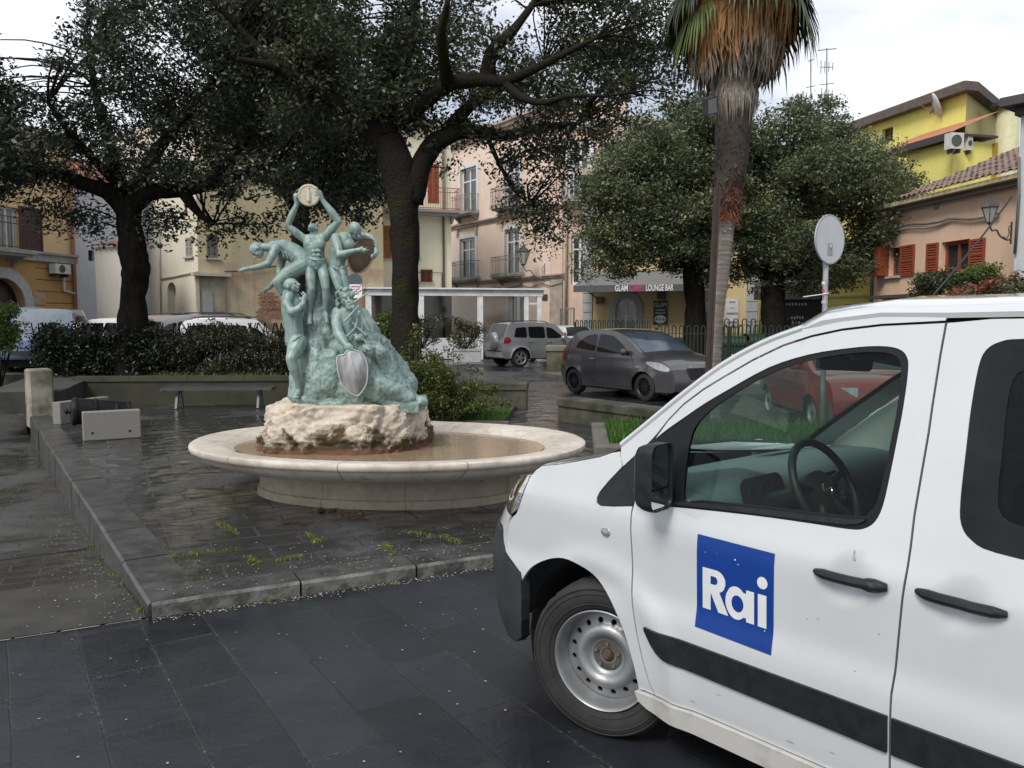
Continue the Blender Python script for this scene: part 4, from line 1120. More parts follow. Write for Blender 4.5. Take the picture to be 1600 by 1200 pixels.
mb.build('frame', mat('veranda_white', (.8, .81, .82), .4, col2=(.62, .63, .64), scale=3), B)
pm_w = mat('panel_white', (.70, .72, .74), .4, col2=(.6, .62, .64), scale=1.5)
zlow = Fv.uv(700, 528)[1]
mb = MB(); Fv.box(mb, pu[0] + .13, pu[2] - .13, .12, zlow, -.02, .03); mb.build('low_panel', pm_w, B)
mb = MB(); Fv.box(mb, pu[0] + .13, pu[1] - .13, Fv.uv(700, 506)[1], Fv.uv(700, 506)[1] + .06, -.03, .04); mb.build('rail', pm_w, B)
vg = glass_mat('veranda_glass', (.62, .64, .60), .05, 2.2)
for i in range(4):
 mb = MB(); z0 = zlow if i < 2 else .2
 mb.add([Fv.pt(pu[i] + .1, z0, .0), Fv.pt(pu[i + 1] - .1, z0, .0), Fv.pt(pu[i + 1] - .1, vz0, .0), Fv.pt(pu[i] + .1, vz0, .0)], [(0, 1, 2, 3)])
 mb.build('pane', vg, B)
mb = MB(); Fv.box(mb, .2, Fv.L - .2, .1, .2, -4.8, -.2); mb.build('floor', mat('veranda_floor', (.2, .19, .17), .6), B)
stucco = mat('grey_stucco', (.16, .16, .14), .9, col2=(.09, .1, .07), scale=1.2)
mb = MB(); Fv.box(mb, -6, Fv.L - 4, 0, vz1 + .35, -6.2, -5.6); o = mb.build('garden_wall', stucco); tag(o, 'old stone garden wall topped with creeper behind the glass veranda', 'wall')
# planters with shrubs in front of the veranda: boxes
pot_m = mat('planter_white', (.6, .6, .6), .5)

# ================================================================ FOLIAGE TOOLS
def leaves_mesh(name, C, r, n, size, m, parent, seed=1, flat=.0, aspect=.45, up=.3, vr=None):
 """n leaf-shaped faces per clump, spread through the clump's volume"""
 rng = np.random.default_rng(seed); C = np.asarray(C, float); K = len(C)
 r = np.broadcast_to(np.asarray(r, float), (K,)); n = np.broadcast_to(np.asarray(n, int), (K,))
 idx = np.repeat(np.arange(K), n); N = len(idx)
 d = rng.normal(size=(N, 3)); d /= np.linalg.norm(d, axis=1)[:, None]
 rad = rng.uniform(0, 1, N) ** .45 * r[idx] * rng.uniform(.75, 1.25, N)
 P = C[idx] + d * rad[:, None] * np.array([1, 1, .72])
 nrm = rng.normal(size=(N, 3)); nrm[:, 2] = np.abs(nrm[:, 2]) + up; nrm /= np.linalg.norm(nrm, axis=1)[:, None]
 t = rng.normal(size=(N, 3)); t -= (t * nrm).sum(1)[:, None] * nrm; t /= np.linalg.norm(t, axis=1)[:, None]
 s = np.cross(nrm, t); sz = size * rng.uniform(.6, 1.35, N)
 L = t * sz[:, None] * .5; Wd = s * sz[:, None] * aspect * .5
 V = np.zeros((N, 4, 3)); V[:, 0] = P - L; V[:, 1] = P + Wd + nrm * (sz * .08)[:, None]; V[:, 2] = P + L; V[:, 3] = P - Wd + nrm * (sz * .08)[:, None]
 me = bpy.data.meshes.new(name)
 me.vertices.add(4 * N); me.vertices.foreach_set('co', V.ravel())
 me.loops.add(4 * N); me.loops.foreach_set('vertex_index', np.arange(4 * N))
 me.polygons.add(N); me.polygons.foreach_set('loop_start', np.arange(N) * 4); me.polygons.foreach_set('loop_total', np.full(N, 4))
 me.update(calc_edges=True); me.materials.append(m)
 o = bpy.data.objects.new(name, me); COL.objects.link(o); o.parent = parent
 return o
def dist_edge(x, y, P):
 best = 1e9; n = len(P)
 for i in range(n):
  ax, ay = P[i]; bx, by = P[(i + 1) % n]; dx, dy = bx - ax, by - ay
  t = max(0, min(1, ((x - ax) * dx + (y - ay) * dy) / (dx * dx + dy * dy + 1e-9)))
  best = min(best, math.hypot(x - ax - t * dx, y - ay - t * dy))
 return best
def crown_clumps(poly, Y, depth, count, rng, back=.8, front=.8, edge=140):
 """clump centres filling a rounded crown: outline surveyed at distance Y, thickness grows away from its edge"""
 xs = [p[0] for p in poly]; ys = [p[1] for p in poly]; out = []; tries = 0
 while len(out) < count and tries < count * 60:
  tries += 1
  x = rng.uniform(min(xs), max(xs)); y = rng.uniform(min(ys), max(ys))
  if not in_poly(x, y, poly): continue
  e_ = dist_edge(x, y, poly)
  t = min(1, e_ / edge); h = depth * math.sqrt(max(0, 1 - (1 - t) ** 2))
  p = at(x, y, Y)
  # holes: coarse noise thins the crown
  if noise.noise(Vector((p.x * .55, p.z * .55, Y))) < -.36: continue
  dy = rng.uniform(-h * front, h * back)
  out.append(Vector((p.x, p.y + dy, p.z)))
 return out
bark = mat('bark_dark', (.022, .019, .015), .95, col2=(.010, .009, .007), scale=10, bmp=1, bscale=16, bdist=.05, spec=.08, stretch=(1, 1, .35))
bark_moss = mat('bark_mossy', (.022, .018, .015), .95, col2=(.024, .030, .009), scale=2.2, lo=.52, hi=.66, bmp=1, bscale=18, bdist=.06, spec=.08)
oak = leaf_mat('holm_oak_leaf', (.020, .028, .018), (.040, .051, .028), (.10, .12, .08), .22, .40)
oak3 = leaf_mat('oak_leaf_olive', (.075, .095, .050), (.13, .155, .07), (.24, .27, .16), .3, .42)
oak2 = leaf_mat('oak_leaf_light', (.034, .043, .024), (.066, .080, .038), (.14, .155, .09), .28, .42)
def limb(mb, pts, r0, r1, n=10, sub=5, wob=.12, seed=0, cap=True):
 P = catmull(pts, sub); N = len(P)
 rr = [r0 + (r1 - r0) * (i / (N - 1)) ** .85 for i in range(N)]
 mb.tube(P, rr, n, cap, wob, seed); return P
def twigs(mb, limbs_pts, clumps, r, frac, rng):
 for c in clumps:
  if rng.random() > frac: continue
  b = min(limbs_pts, key=lambda p: (p - c).length + max(0, p.z - c.z) * .5)
  if (b - c).length > 3.6: continue
  mid = b.lerp(c, .5) + Vector((rng.uniform(-.2, .2), rng.uniform(-.2, .2), rng.uniform(-.05, .3)))
  mb.tube(catmull([b, mid, c], 4), [r, r * .9, r * .8, r * .7, r * .6, r * .5, r * .4, r * .3, r * .25], 5, False)
def tree(name, label, Y, trunk, limbs, poly, depth, count, cr, per, size, leafm, seed, barkm=None, group=None, twr=.03, edge=140, extra=None, tw=.7, front=.8, back=.8, cat='tree', holes=()):
 rng = random.Random(seed); o = empty(name, (0, 0, 0), 0, label, cat, group)
 mb = MB(); L = []
 P = catmull([at(x, y, Y + d) for x, y, d, w in trunk], 6); n = len(P)
 ws = []
 for i in range(len(trunk) - 1):
  for k in range(6): t = k / 6; ws.append((trunk[i][3] * (1 - t) + trunk[i + 1][3] * t) * Y / FPX / 2)
 ws.append(trunk[-1][3] * Y / FPX / 2)
 mb.tube(P, ws, 18, True, .16, seed); L += P[len(P) // 2:]
 mb.build('trunk', barkm or bark, o, smooth=True)
 mb = MB()
 for j, (pts, w0, w1) in enumerate(limbs):
  L += limb(mb, [at(x, y, Y + d) for x, y, d in pts], w0 * Y / FPX / 2, w1 * Y / FPX / 2, 9, 5, .14, seed + j)
 clumps = crown_clumps(poly, Y, depth, count, rng, back, front, edge)
 if holes: clumps = [c for c in clumps if not any(((proj_px(c)[0] - hx) / hr) ** 2 + ((proj_px(c)[1] - hy) / hr2) ** 2 < 1 for hx, hy, hr, hr2 in holes)]
 if extra: clumps += [at(x, y, Y + d) for x, y, d in extra]
 twigs(mb, L, clumps, twr, tw, rng)
 mb.build('limbs', barkm or bark, o, smooth=True)
 rr = [cr * rng.uniform(.6, 1.25) * (.6 + .4 * min(1, dist_edge(*proj_px(c), poly) / 55)) for c in clumps]
 leaves_mesh('crown', [tuple(c) for c in clumps], rr, [max(10, int(per * (q / cr) ** 2)) for q in rr], size, leafm, o, seed)
 return o
def proj_px(p):
 z = p.z - CAM_H; d = p.y * CP - z * SP; u = p.y * SP + z * CP
 return 800 + FPX * p.x / d, 600 - FPX * u / d

# ---------------- the large tree behind the statue
T1 = 14.6
tree('holm_oak', 'large holm oak with mossy forked trunk right behind the bronze statue', T1,
  [(640, 625, 0, 64), (635, 570, 0, 48), (633, 500, 0, 42), (633, 430, 0, 41), (632, 350, 0, 43), (629, 300, 0, 50), (620, 258, 0, 54), (606, 215, 0, 42)],
  [([(600, 235, 0), (572, 180, -.1), (530, 160, -.2), (480, 130, -.3), (440, 105, -.4), (400, 70, -.4), (370, 40, -.5)], 36, 9),
  ([(440, 105, -.4), (400, 98, -.6), (370, 92, -.8)], 18, 6),
  ([(600, 215, 0), (608, 150, .1), (622, 110, .2), (640, 60, .4), (650, 0, .5)], 44, 14),
  ([(622, 190, 0), (660, 160, -.2), (700, 132, -.5), (745, 125, -.8), (790, 128, -1)], 32, 15),
  ([(790, 128, -1), (840, 105, -1.2), (890, 80, -1.4), (930, 60, -1.6)], 16, 5),
  ([(760, 125, -.8), (770, 80, -.7), (800, 50, -.6), (830, 10, -.5)], 26, 9),
  ([(790, 130, -1), (815, 152, -1.2), (850, 160, -1.5), (890, 150, -1.8), (950, 150, -2)], 14, 4),
  ([(641, 315, 0), (655, 265, 0), (675, 228, .1), (705, 210, .1), (740, 205, .3), (790, 212, .5), (840, 200, .8), (900, 195, 1)], 40, 11),
  ([(700, 205, .1), (735, 165, .6), (775, 140, 1), (850, 100, 1.6)], 26, 9),
  ([(760, 210, .4), (775, 245, .5), (790, 275, .6), (805, 300, .6), (830, 320, .6)], 9, 3),
  ([(650, 0, .5), (690, -60, .6), (720, -120, .7)], 14, 6), ([(370, 40, -.5), (330, 0, -.8), (290, -30, -1)], 10, 4),
  ([(700, 132, -.5), (690, 60, -1.5), (700, 0, -2)], 22, 7)],
  [(350, -80), (1000, -80), (1085, 20), (1070, 110), (1020, 190), (960, 205), (915, 240), (890, 275), (800, 250), (760, 215), (700, 205), (600, 200), (520, 215), (430, 200), (370, 140), (330, 60)],
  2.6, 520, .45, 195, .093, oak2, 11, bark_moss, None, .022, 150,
  extra=[(780, 262, .5), (795, 285, .5), (812, 300, .6), (828, 322, .6), (840, 335, .5), (850, 350, .6), (822, 345, .6), (860, 322, .6), (868, 345, .6), (800, 318, .6), (850, 375, .6), (835, 300, .5), (875, 300, .4), (1060, 150, -1), (1040, 165, -1), (690, 225, .2), (720, 230, .2), (750, 225, .3), (672, 230, 0), (880, 255, .6), (862, 280, .5), (700, 262, .1)], tw=.6,
  front=.45, back=.9, holes=((672, 268, 24, 34), (320, 60, 30, 30), (690, 165, 48, 20), (790, 185, 60, 14), (520, 150, 40, 16), (745, 245, 34, 22), (1010, 175, 26, 16), (565, 40, 18, 22), (350, 140, 14, 12)))
# ---------------- the left tree
T2 = 17.4
tree('holm_oak', 'dark spreading holm oak in the hedge planter at the left', T2,
  [(207, 590, 0, 60), (208, 520, 0, 48), (208, 470, 0, 37), (212, 425, 0, 42), (208, 395, 0, 42), (202, 350, 0, 34), (198, 315, 0, 38)],
  [([(198, 330, 0), (170, 300, -.2), (140, 290, -.4), (100, 275, -.6), (50, 265, -1), (0, 250, -1.3)], 32, 8),
  ([(196, 325, 0), (180, 270, .2), (170, 220, .3), (150, 150, .4), (140, 80, .5)], 30, 8),
  ([(200, 325, 0), (235, 300, 0), (280, 298, .2), (325, 290, .4), (380, 270, .6), (430, 255, .8)], 34, 8),
  ([(285, 298, .2), (300, 320, 0), (318, 340, -.2), (335, 350, -.3)], 22, 6),
  ([(210, 300, 0), (250, 230, -.5), (300, 170, -1), (350, 100, -1.4)], 24, 7),
  ([(195, 300, 0), (120, 220, -1), (75, 160, -1.4)], 18, 6), ([(325, 290, .4), (400, 200, 1), (460, 130, 1.4)], 18, 6), ([(380, 270, .6), (450, 290, .4), (520, 300, .2), (560, 310, .2)], 14, 5)],
  [(-90, 20), (-30, 100), (40, 120), (120, 100), (150, 20), (180, -60), (480, -60), (560, 120), (600, 230), (592, 320), (560, 352), (500, 345), (440, 352), (370, 350), (330, 325), (270, 300), (160, 290), (60, 300), (-20, 310), (-90, 280)],
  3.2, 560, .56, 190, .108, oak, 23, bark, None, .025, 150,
  extra=[(60, 315, -.5), (80, 335, -.5), (95, 352, -.6), (110, 325, -.6), (130, 335, -.4), (40, 320, -.6), (140, 350, -.2), (165, 335, -.1), (155, 365, -.1), (245, 330, 0), (255, 350, 0), (240, 365, .1), (290, 335, 0), (310, 352, 0), (340, 362, -.2), (362, 358, 0), (275, 345, 0), (400, 365, .3), (330, 375, -.2), (240, 345, .1), (425, 362, .4), (10, 300, -.8), (-30, 320, -1), (470, 360, .5), (575, 340, .2), (570, 300, .4), (590, 290, .4)], tw=.5)
# a further tree at the top left and one whose crown fills the gap between the two
tree('holm_oak', 'tree at the far left whose trunk stands outside the photo', 15.5,
  [(-170, 640, 0, 60), (-172, 500, 0, 48), (-170, 380, 0, 44), (-160, 300, 0, 44)],
  [([(-160, 320, 0), (-110, 230, -.2), (-70, 170, -.3)], 18, 4), ([(-160, 320, 0), (-80, 270, 0), (0, 220, 0), (60, 200, 0)], 18, 4)],
  [(-260, -60), (-40, -60), (-10, 60), (40, 130), (90, 200), (60, 270), (-20, 300), (-180, 300), (-280, 200)],
  1.8, 230, .5, 140, .12, oak, 31, bark, None, .014, 120, tw=0)
tree('holm_oak', 'holm oak further back, seen only between the two nearest trees', 25,
  [(470, 590, 0, 40), (470, 480, 0, 32), (470, 400, 0, 28), (468, 330, 0, 28)],
  [([(468, 340, 0), (420, 260, 0), (380, 200, 0)], 18, 5), ([(468, 340, 0), (520, 250, 0), (560, 180, 0)], 18, 5)],
  [(330, 90), (420, 20), (560, 40), (640, 120), (620, 270), (585, 330), (500, 330), (400, 320), (330, 240)],
  2.2, 230, .75, 130, .2, oak, 37, bark, None, .03, 90)
# ---------------- two trees inside the fence, right
T3 = 26.5
tree('holm_oak', 'broad round holm oak behind the fence, left of the palm trunk', T3,
  [(1084, 588, 0, 52), (1084, 562, 0, 44), (1086, 520, 0, 34), (1086, 470, 0, 32), (1084, 420, 0, 34)],
  [([(1084, 430, 0), (1050, 370, 0), (1000, 320, 0), (960, 290, 0)], 22, 5), ([(1084, 430, 0), (1090, 350, 0), (1100, 270, 0)], 22, 5), ([(1084, 430, 0), (1130, 360, .3), (1170, 310, .5)], 20, 5)],
  [(905, 285), (945, 225), (990, 185), (1040, 165), (1100, 148), (1150, 140), (1180, 200), (1190, 330), (1180, 430), (1120, 445), (1060, 438), (1000, 430), (950, 428), (925, 415), (908, 390), (905, 340)],
  2.7, 640, .62, 215, .125, oak3, 41, bark, None, .03, 110, tw=.4,
  extra=[(905, 420, 0), (915, 430, 0), (900, 400, 0), (898, 345, 0), (905, 300, 0)])
tree('holm_oak', 'tall feathery holm oak behind the fence, right of the palm trunk', T3 - .5,
  [(1213, 590, 0, 56), (1212, 548, 0, 48), (1210, 510, 0, 40), (1208, 470, 0, 36), (1206, 430, 0, 36)],
  [([(1206, 440, 0), (1180, 350, 0), (1180, 260, 0)], 22, 5), ([(1206, 440, 0), (1250, 360, 0), (1300, 300, 0), (1340, 280, 0)], 24, 5), ([(1206, 440, 0), (1290, 400, -.3), (1370, 380, -.5)], 18, 4), ([(1200, 380, 0), (1230, 260, .3), (1250, 190, .4)], 16, 4)],
  [(1160, 260), (1185, 160), (1215, 138), (1250, 165), (1295, 155), (1330, 205), (1385, 215), (1412, 270), (1432, 300), (1448, 345), (1420, 380), (1400, 420), (1340, 440), (1300, 455), (1240, 455), (1170, 450), (1150, 380)],
  2.6, 560, .6, 215, .12, oak3, 43, bark, None, .03, 100, tw=.4,
  extra=[(1300, 178, 0), (1282, 190, 0), (1235, 165, 0), (1262, 180, 0), (1180, 160, 0), (1340, 240, 0), (1376, 255, 0), (1427, 330, 0), (1310, 200, 0)])

# ---------------- hedge and planter behind the bench
hedge_m = leaf_mat('hedge_leaf', (.009, .015, .008), (.017, .025, .012), (.035, .046, .022), .1, .4)
hl = gp(85, 640); hr = gp(452, 622)
pw = mat('planter_wall_mossy', (.042, .042, .023), .85, col2=(.022, .023, .015), scale=1.6, bmp=.4, bscale=20)
o = empty('planter_wall', (0, 0, 0), 0, 'long low mossy planter wall behind the metal bench', 'wall')
a = Vector((-9.0, 16.35, 0)); b = Vector((-1.6, 16.75, 0)); Fh = Face((a.x, a.y), (b.x, b.y))
zt = Fh.uv(300, 588)[1]
mb = MB(); Fh.box(mb, 0, Fh.L, .05, zt - .1, -.28, 0); mb.build('wall', pw, o)
mb = MB();
u = 0
while u < Fh.L:
 w_ = min(1.15, Fh.L - u); Fh.box(mb, u + .004, u + w_ - .004, zt - .1, zt, -.31, .03); u += 1.15
mb.build('coping', mat('coping_mossy', (.06, .06, .034), .85, col2=(.03, .031, .02), scale=2.5, bmp=.4), o)
mb = MB(); Fh.box(mb, .1, Fh.L, zt - .3, zt - .05, -6.5, -.3); o = mb.build('planter_soil', earth); tag(o, kind='structure')
def hedge(name, label, x0, x1, ytop, ybot, Y0, Y1, n, seed, r=.3, per=120, size=.075, m=None):
 rng = random.Random(seed); o = empty(name, (0, 0, 0), 0, label, 'hedge')
 C_ = []; mb = MB()
 for i in range(n):
  x = rng.uniform(x0, x1); Y = rng.uniform(Y0, Y1); yt = ytop + 7 * math.sin(x * .05) + 5 * math.sin(x * .13) + rng.uniform(-3, 8)
  zt_ = at(x, yt, Y0).z; zb_ = zt - .05
  zz = zb_ + (zt_ - zb_) * (rng.random() ** .75); p = at(x, 500, Y); C_.append((p.x, Y, zz))
 for i in range(int(n / 5)):
  x = rng.uniform(x0, x1); p = at(x, 500, rng.uniform(Y0, Y1)); mb.tube(catmull([Vector((p.x, p.y, zt - .1)), Vector((p.x + rng.uniform(-.15, .15), p.y, zt + .5)), Vector((p.x + rng.uniform(-.3, .3), p.y, zt + 1.1))], 3), .014, 5, False)
 mb.build('stems', bark, o)
 leaves_mesh('foliage', C_, [r * rng.uniform(.6, 1.2) for _ in C_], per, size, m or hedge_m, o, seed)
 return o
hedge('clipped_hedge', 'dark dense hedge in the planter left of the tree trunk and around it', 60, 270, 521, 590, 16.9, 18.6, 330, 5)
brownh = leaf_mat('hedge_brownish', (.022, .026, .012), (.036, .036, .016), (.07, .07, .03), .12, .5)
hedge('clipped_hedge', 'brownish thinner hedge in the planter left of the statue', 265, 458, 520, 590, 16.9, 18.3, 230, 6, .29, 95, .07, brownh)
gg = []
rg = random.Random(4)
for k in range(900):
 x = rg.choice([rg.gauss(385, 22), rg.gauss(270, 18), rg.uniform(240, 450)]); Y = rg.uniform(16.75, 16.95); p = at(x, 588, Y); gg.append((p.x, Y, zt - .05, rg.uniform(.5, 1.3)))
blades('grass', gg, .11, .006, moss_m, 'dull green grass tufts along the top of the long planter wall', 'grass', .7)

# bench
bm_ = mat('bench_metal', (.05, .053, .06), .3, col2=(.07, .073, .08), scale=4)
Fb = Face(P2(gp(262, 637)), P2(gp(424, 631)))
Fb = Face((-6.85, 15.9), (-4.75, 16.1))
zb = Fb.uv(340, 603)[1]; o = empty('park_bench', (0, 0, 0), 0, 'dark backless metal bench in front of the mossy planter wall', 'bench')
mb = MB()
for k in range(7): Fb.box(mb, 0, Fb.L, zb - .05, zb, .0 + k * .075, .067 + k * .075)
Fb.box(mb, .02, .06, zb - .07, zb - .036, 0, .51); Fb.box(mb, Fb.L - .06, Fb.L - .02, zb - .07, zb - .036, 0, .51)
mb.build('seat', bm_, o)
for uu in (.28, Fb.L - .28):
 mb = MB()
 for sd_ in (-1, 1):
  c = .255; pts = [Fb.pt(uu, zb - .07, c + sd_ * .06), Fb.pt(uu, zb - .2, c + sd_ * .12), Fb.pt(uu, .085, c + sd_ * .2)]
  P = catmull(pts, 4)
  for i in range(len(P) - 1): mb.bar(P[i], P[i + 1], .06, .045)
 Fb.box(mb, uu - .03, uu + .03, zb - .1, zb - .036, .1, .42)
 mb.build('leg', mat('bench_leg', (.12, .125, .13), .4), o)

# stone pillar, left, and its parapet, with shade put into the stone colour
gran = mat('granite_speckled', (.23, .215, .19), .85, col2=(.15, .14, .125), scale=90, bmp=.3, bscale=120)
pill = mat('pillar_stone', (.30, .28, .22), .9, col2=(.10, .10, .07), scale=2.6, lo=.42, hi=.62, bmp=.5, bscale=18)
p0 = gp(48, 662, .1); Fp = Face(pxw(45, 600, 14.2), pxw(84, 600, 14.45))
zt_ = Fp.uv(65, 577)[1]
mb = MB(); Fp.box(mb, 0, Fp.L, -.15, zt_, -.45, 0); o = mb.build('stone_pillar', pill); tag(o, 'weathered pale stone pillar at the far end of the left kerb', 'pillar')
o.modifiers.new('b', 'BEVEL').width = .03
mb = MB(); dirw = Vector((-.12, 1, 0)).normalized()
a = Fp.pt(-.02, 0, -.5);
mb.bar(Vector((a.x, a.y, .3)), Vector((a.x - .8, a.y + 3.0, .45)), .4, 1.25); o = mb.build('parapet_wall', mat('stone_shade_colour', (.06, .06, .05), .9, col2=(.03, .032, .025), scale=2)); tag(o, 'dark stone parapet running back from the pale pillar', 'wall')
mb = MB(); a = Fp.pt(0, 0, -.4); mb.box(a.x - 9, a.x - .25, 17.6, 18.1, -.5, .62); o = mb.build('parapet_wall', mat('stone_shade_colour', (.06, .06, .05), .9)); tag(o, 'low dark wall across the lane at the left edge', 'wall')
gleaf = leaf_mat('bright_shrub', (.05, .09, .02), (.09, .15, .03), (.16, .22, .06), .3, .5)
o = empty('shrub', (0, 0, 0), 0, 'light green shrub cut by the left edge of the photo', 'shrub')
C_ = [tuple(at(random.gauss(2, 12), random.uniform(482, 545), 17.2 + random.uniform(-.3, .5))) for _ in range(60)]
mb = MB(); [mb.tube([at(0, 615, 17.3), Vector(c)], .012, 4, False) for c in C_[:20]]; mb.build('stems', bark, o)
leaves_mesh('foliage', C_, .22, 80, .08, gleaf, o, 9)

# cannon on two granite blocks
for nm, (x0, y0), (x1, y1), ytop, dep, lab in (('front', (130, 690), (221, 684), 640, .16, 'front granite block of the cannon cradle, nearest the fountain'), ('rear', (95, 664), (172, 652), 622, .16, 'rear granite block of the cannon cradle, nearest the pale pillar')):
 a = gp(x0, y0); b = gp(x1, y1); Fg = Face(P2(a), P2(b)); h = Fg.uv((x0 + x1) / 2, ytop + 2)[1]
 mb = MB(); Fg.box(mb, 0, Fg.L, .08, h, -dep, 0)
 o = mb.build('granite_block', gran); tag(o, lab, 'stone block', 'granite blocks under the cannon'); md = o.modifiers.new('b', 'BEVEL'); md.width = .015; md.segments = 2
 if nm == 'front':
  Fg1 = Fg
  mb = MB()
  for u_ in (.16, .8): mb.lathe([(.001, .002), (.018, .002)], 8, onface(Fg, Fg.L * u_, .08 + (h - .08) * .27, .001))
  mb.build('bolt_hole', mat('hole_black', (.004, .004, .004), .9), o)
can_m = mat('cannon_iron', (.008, .008, .010), .4, col2=(.014, .013, .015), scale=14, bmp=.3, bscale=60, spec=.12)
o = empty('old_cannon', (0, 0, 0), 0, 'black iron cannon barrel resting between two granite blocks', 'cannon')
c0 = at(122, 645, 12.25); c1 = at(215, 655, 12.75); c0 = Vector((at(120, 640, 12.3).x, 12.2, .40)); c1 = Vector((at(190, 640, 12.6).x, 12.55, .36))
d = (c1 - c0).normalized(); M = Matrix.Translation(c0) @ d.to_track_quat('Z', 'Y').to_matrix().to_4x4() @ Matrix.Diagonal((1.22, 1.22, .92, 1))
mb = MB(); mb.lathe([(.001, -.13), (.03, -.125), (.038, -.10), (.025, -.08), (.035, -.05), (.12, -.04), (.17, -.02), (.18, 0), (.18, .04), (.166, .05), (.164, .3), (.172, .31), (.172, .34), (.155, .35), (.145, .62), (.15, .63), (.15, .66), (.138, .67), (.13, .80), (.145, .82), (.145, .86), (.07, .865), (.065, .6)], 26, M)
mb.build('barrel', can_m, o, smooth=True, ang=35)
mb = MB(); u, v = frame(d); mb.tube([c0 + d * .5 - u * .2, c0 + d * .5 + u * .2], .05, 10); mb.build('trunnion', can_m, o)

# flower bed with bush around the large tree
bedk = mat('bed_kerb', (.13, .12, .10), .85, col2=(.07, .07, .05), scale=3, bmp=.4)
bl = gp(640, 672); br_ = gp(795, 671)
Fk = Face(P2(gp(560, 668)), P2(gp(795, 671)))
mb = MB(); Fk.box(mb, 0, Fk.L, .06, .2, -.18, 0)
o = mb.build('bed_kerb', bedk); tag(o, 'low stone edging of the flower bed right of the statue', 'kerb'); o.modifiers.new('b', 'BEVEL').width = .015
mb = MB(); Fk.box(mb, .1, Fk.L - .15, .05, .17, -4.6, -.18); o = mb.build('bed_soil', earth); tag(o, kind='structure')
Fk2 = Face(P2(Fk.pt(Fk.L, 0)), P2(gp(822, 640)))
lw_m = mat('low_wall_stone', (.075, .07, .052), .88, col2=(.025, .028, .016), scale=2.2, lo=.4, hi=.6, bmp=.5, bscale=20)
def low_wall(pa, pb, h, dep, label, m=lw_m, z0=.05, name='low_wall', lip=.03, cat='wall'):
 F = Face(pa, pb); o = empty(name, (0, 0, 0), 0, label, cat)
 mb = MB(); F.box(mb, .02, F.L - .02, z0, h - .14, -dep + .02, 0); mb.build('wall', m, o)
 mb = MB(); F.box(mb, 0, F.L, h - .14, h, -dep - .02, lip); q = mb.build('coping', m, o); md = q.modifiers.new('b', 'BEVEL'); md.width = .02; md.segments = 2
 return F
zt2 = .08 + .50
low_wall(P2(gp(700, 640)), P2(gp(824, 641)), .6, .5, 'dark mossy stone wall end right of the large tree')
Fz = low_wall(P2(gp(871, 657)), P2(gp(1045, 684)), .47, .42, 'long low stone wall in front of the grey hatchback')
mb = MB(); Fx = Face(P2(gp(868, 560)), P2(gp(905, 583)))
pp = gp(872, 584)
mb = MB(); o = empty('stone_pier', (0, 0, 0), 0, 'mossy stone pier with capstone between the two nearest parked cars', 'pier')
Fq = Face((pp.x - .42, pp.y), (pp.x + .45, pp.y - .15)); hq = Fq.uv(875, 540)[1]
mb.mat(0); Fq.box(mb, .04, Fq.L - .04, .05, hq - .2, -.7, 0); mb.build('shaft', mat('pier_stone', (.14, .125, .08), .9, col2=(.055, .06, .025), scale=2.2, bmp=.5), o)
mb = MB(); Fq.box(mb, 0, Fq.L, hq - .2, hq, -.75, .04); q = mb.build('capstone', mat('pier_cap', (.2, .19, .15), .9, col2=(.12, .12, .09), scale=3, bmp=.4), o); q.modifiers.new('b', 'BEVEL').width = .025
Fr = Face(P2(Fq.pt(Fq.L + .01, 0, -.2)), (Fq.pt(Fq.L, 0).x + 2.6, Fq.pt(Fq.L, 0).y + .1))
low_wall(P2(Fr.pt(0, 0)), P2(Fr.pt(Fr.L, 0)), hq * .62, .3, 'stone bench wall joined to the mossy pier behind the grey hatchback')
mb = MB(); p0 = gp(842, 587); p1 = gp(905, 597); Fi = Face(P2(p0), P2(p1)); Fi.box(mb, 0, Fi.L + 6, .07, .19, -3, 0); o = mb.build('pavement_island', bedk); tag(o, kind='structure')

bush_m = leaf_mat('yellow_green_bush', (.045, .065, .012), (.08, .10, .018), (.16, .17, .045), .3, .5)
o = empty('flowering_bush', (0, 0, 0), 0, 'loose yellow green bush at the foot of the large tree trunk', 'bush')
rg = random.Random(8); mb = MB(); C_ = []
for k in range(95):
 x0 = rg.gauss(672, 30); Y0 = 12.6 + rg.uniform(-.4, 1.2); base = at(x0, 650, Y0); base.z = .15
 x1 = x0 + rg.gauss(8, 30); top = at(x1, rg.uniform(552, 640) if abs(x1 - 665) < 50 else rg.uniform(595, 650), Y0 + rg.uniform(-.3, .3))
 mid = base.lerp(top, .6) + Vector((0, 0, .1)); P = catmull([base, mid, top], 4); mb.tube(P, .006, 4, False)
 for q in P[2:]: C_.append(tuple(q))
for (x, y) in ((650, 520), (648, 530), (640, 540), (655, 512), (632, 548), (628, 556), (700, 548), (715, 560), (708, 530), (735, 575), (745, 582)):
 q = at(x, y, 12.6); C_.append(tuple(q)); mb.tube(catmull([at(x + 12, 640, 12.7), at(x + 2, (y + 640) / 2, 12.6), q], 4), .005, 4, False)
mb.build('stems', mat('stem_green', (.09, .09, .03), .8), o)
leaves_mesh('foliage', C_, .13, 46, .05, bush_m, o, 12, aspect=.55)
C2 = [tuple(at(rg.gauss(690, 25), rg.uniform(602, 652), 12.9 + rg.uniform(-.3, .8))) for _ in range(80)]
leaves_mesh('foliage', C2, .16, 60, .045, leaf_mat('bush_dark', (.03, .045, .012), (.055, .06, .02), (.10, .10, .03), .25, .5), o, 13, aspect=.55)
gr = []
for k in range(5200):
 u = rg.uniform(.1, Fk.L - .12); n = -rg.uniform(.16, 1.5); p = Fk.pt(u, .16, n); gr.append((p.x, p.y, .16, rg.uniform(.5, 1.4) * (1.25 if noise.noise(p * 2) > 0 else .8)))
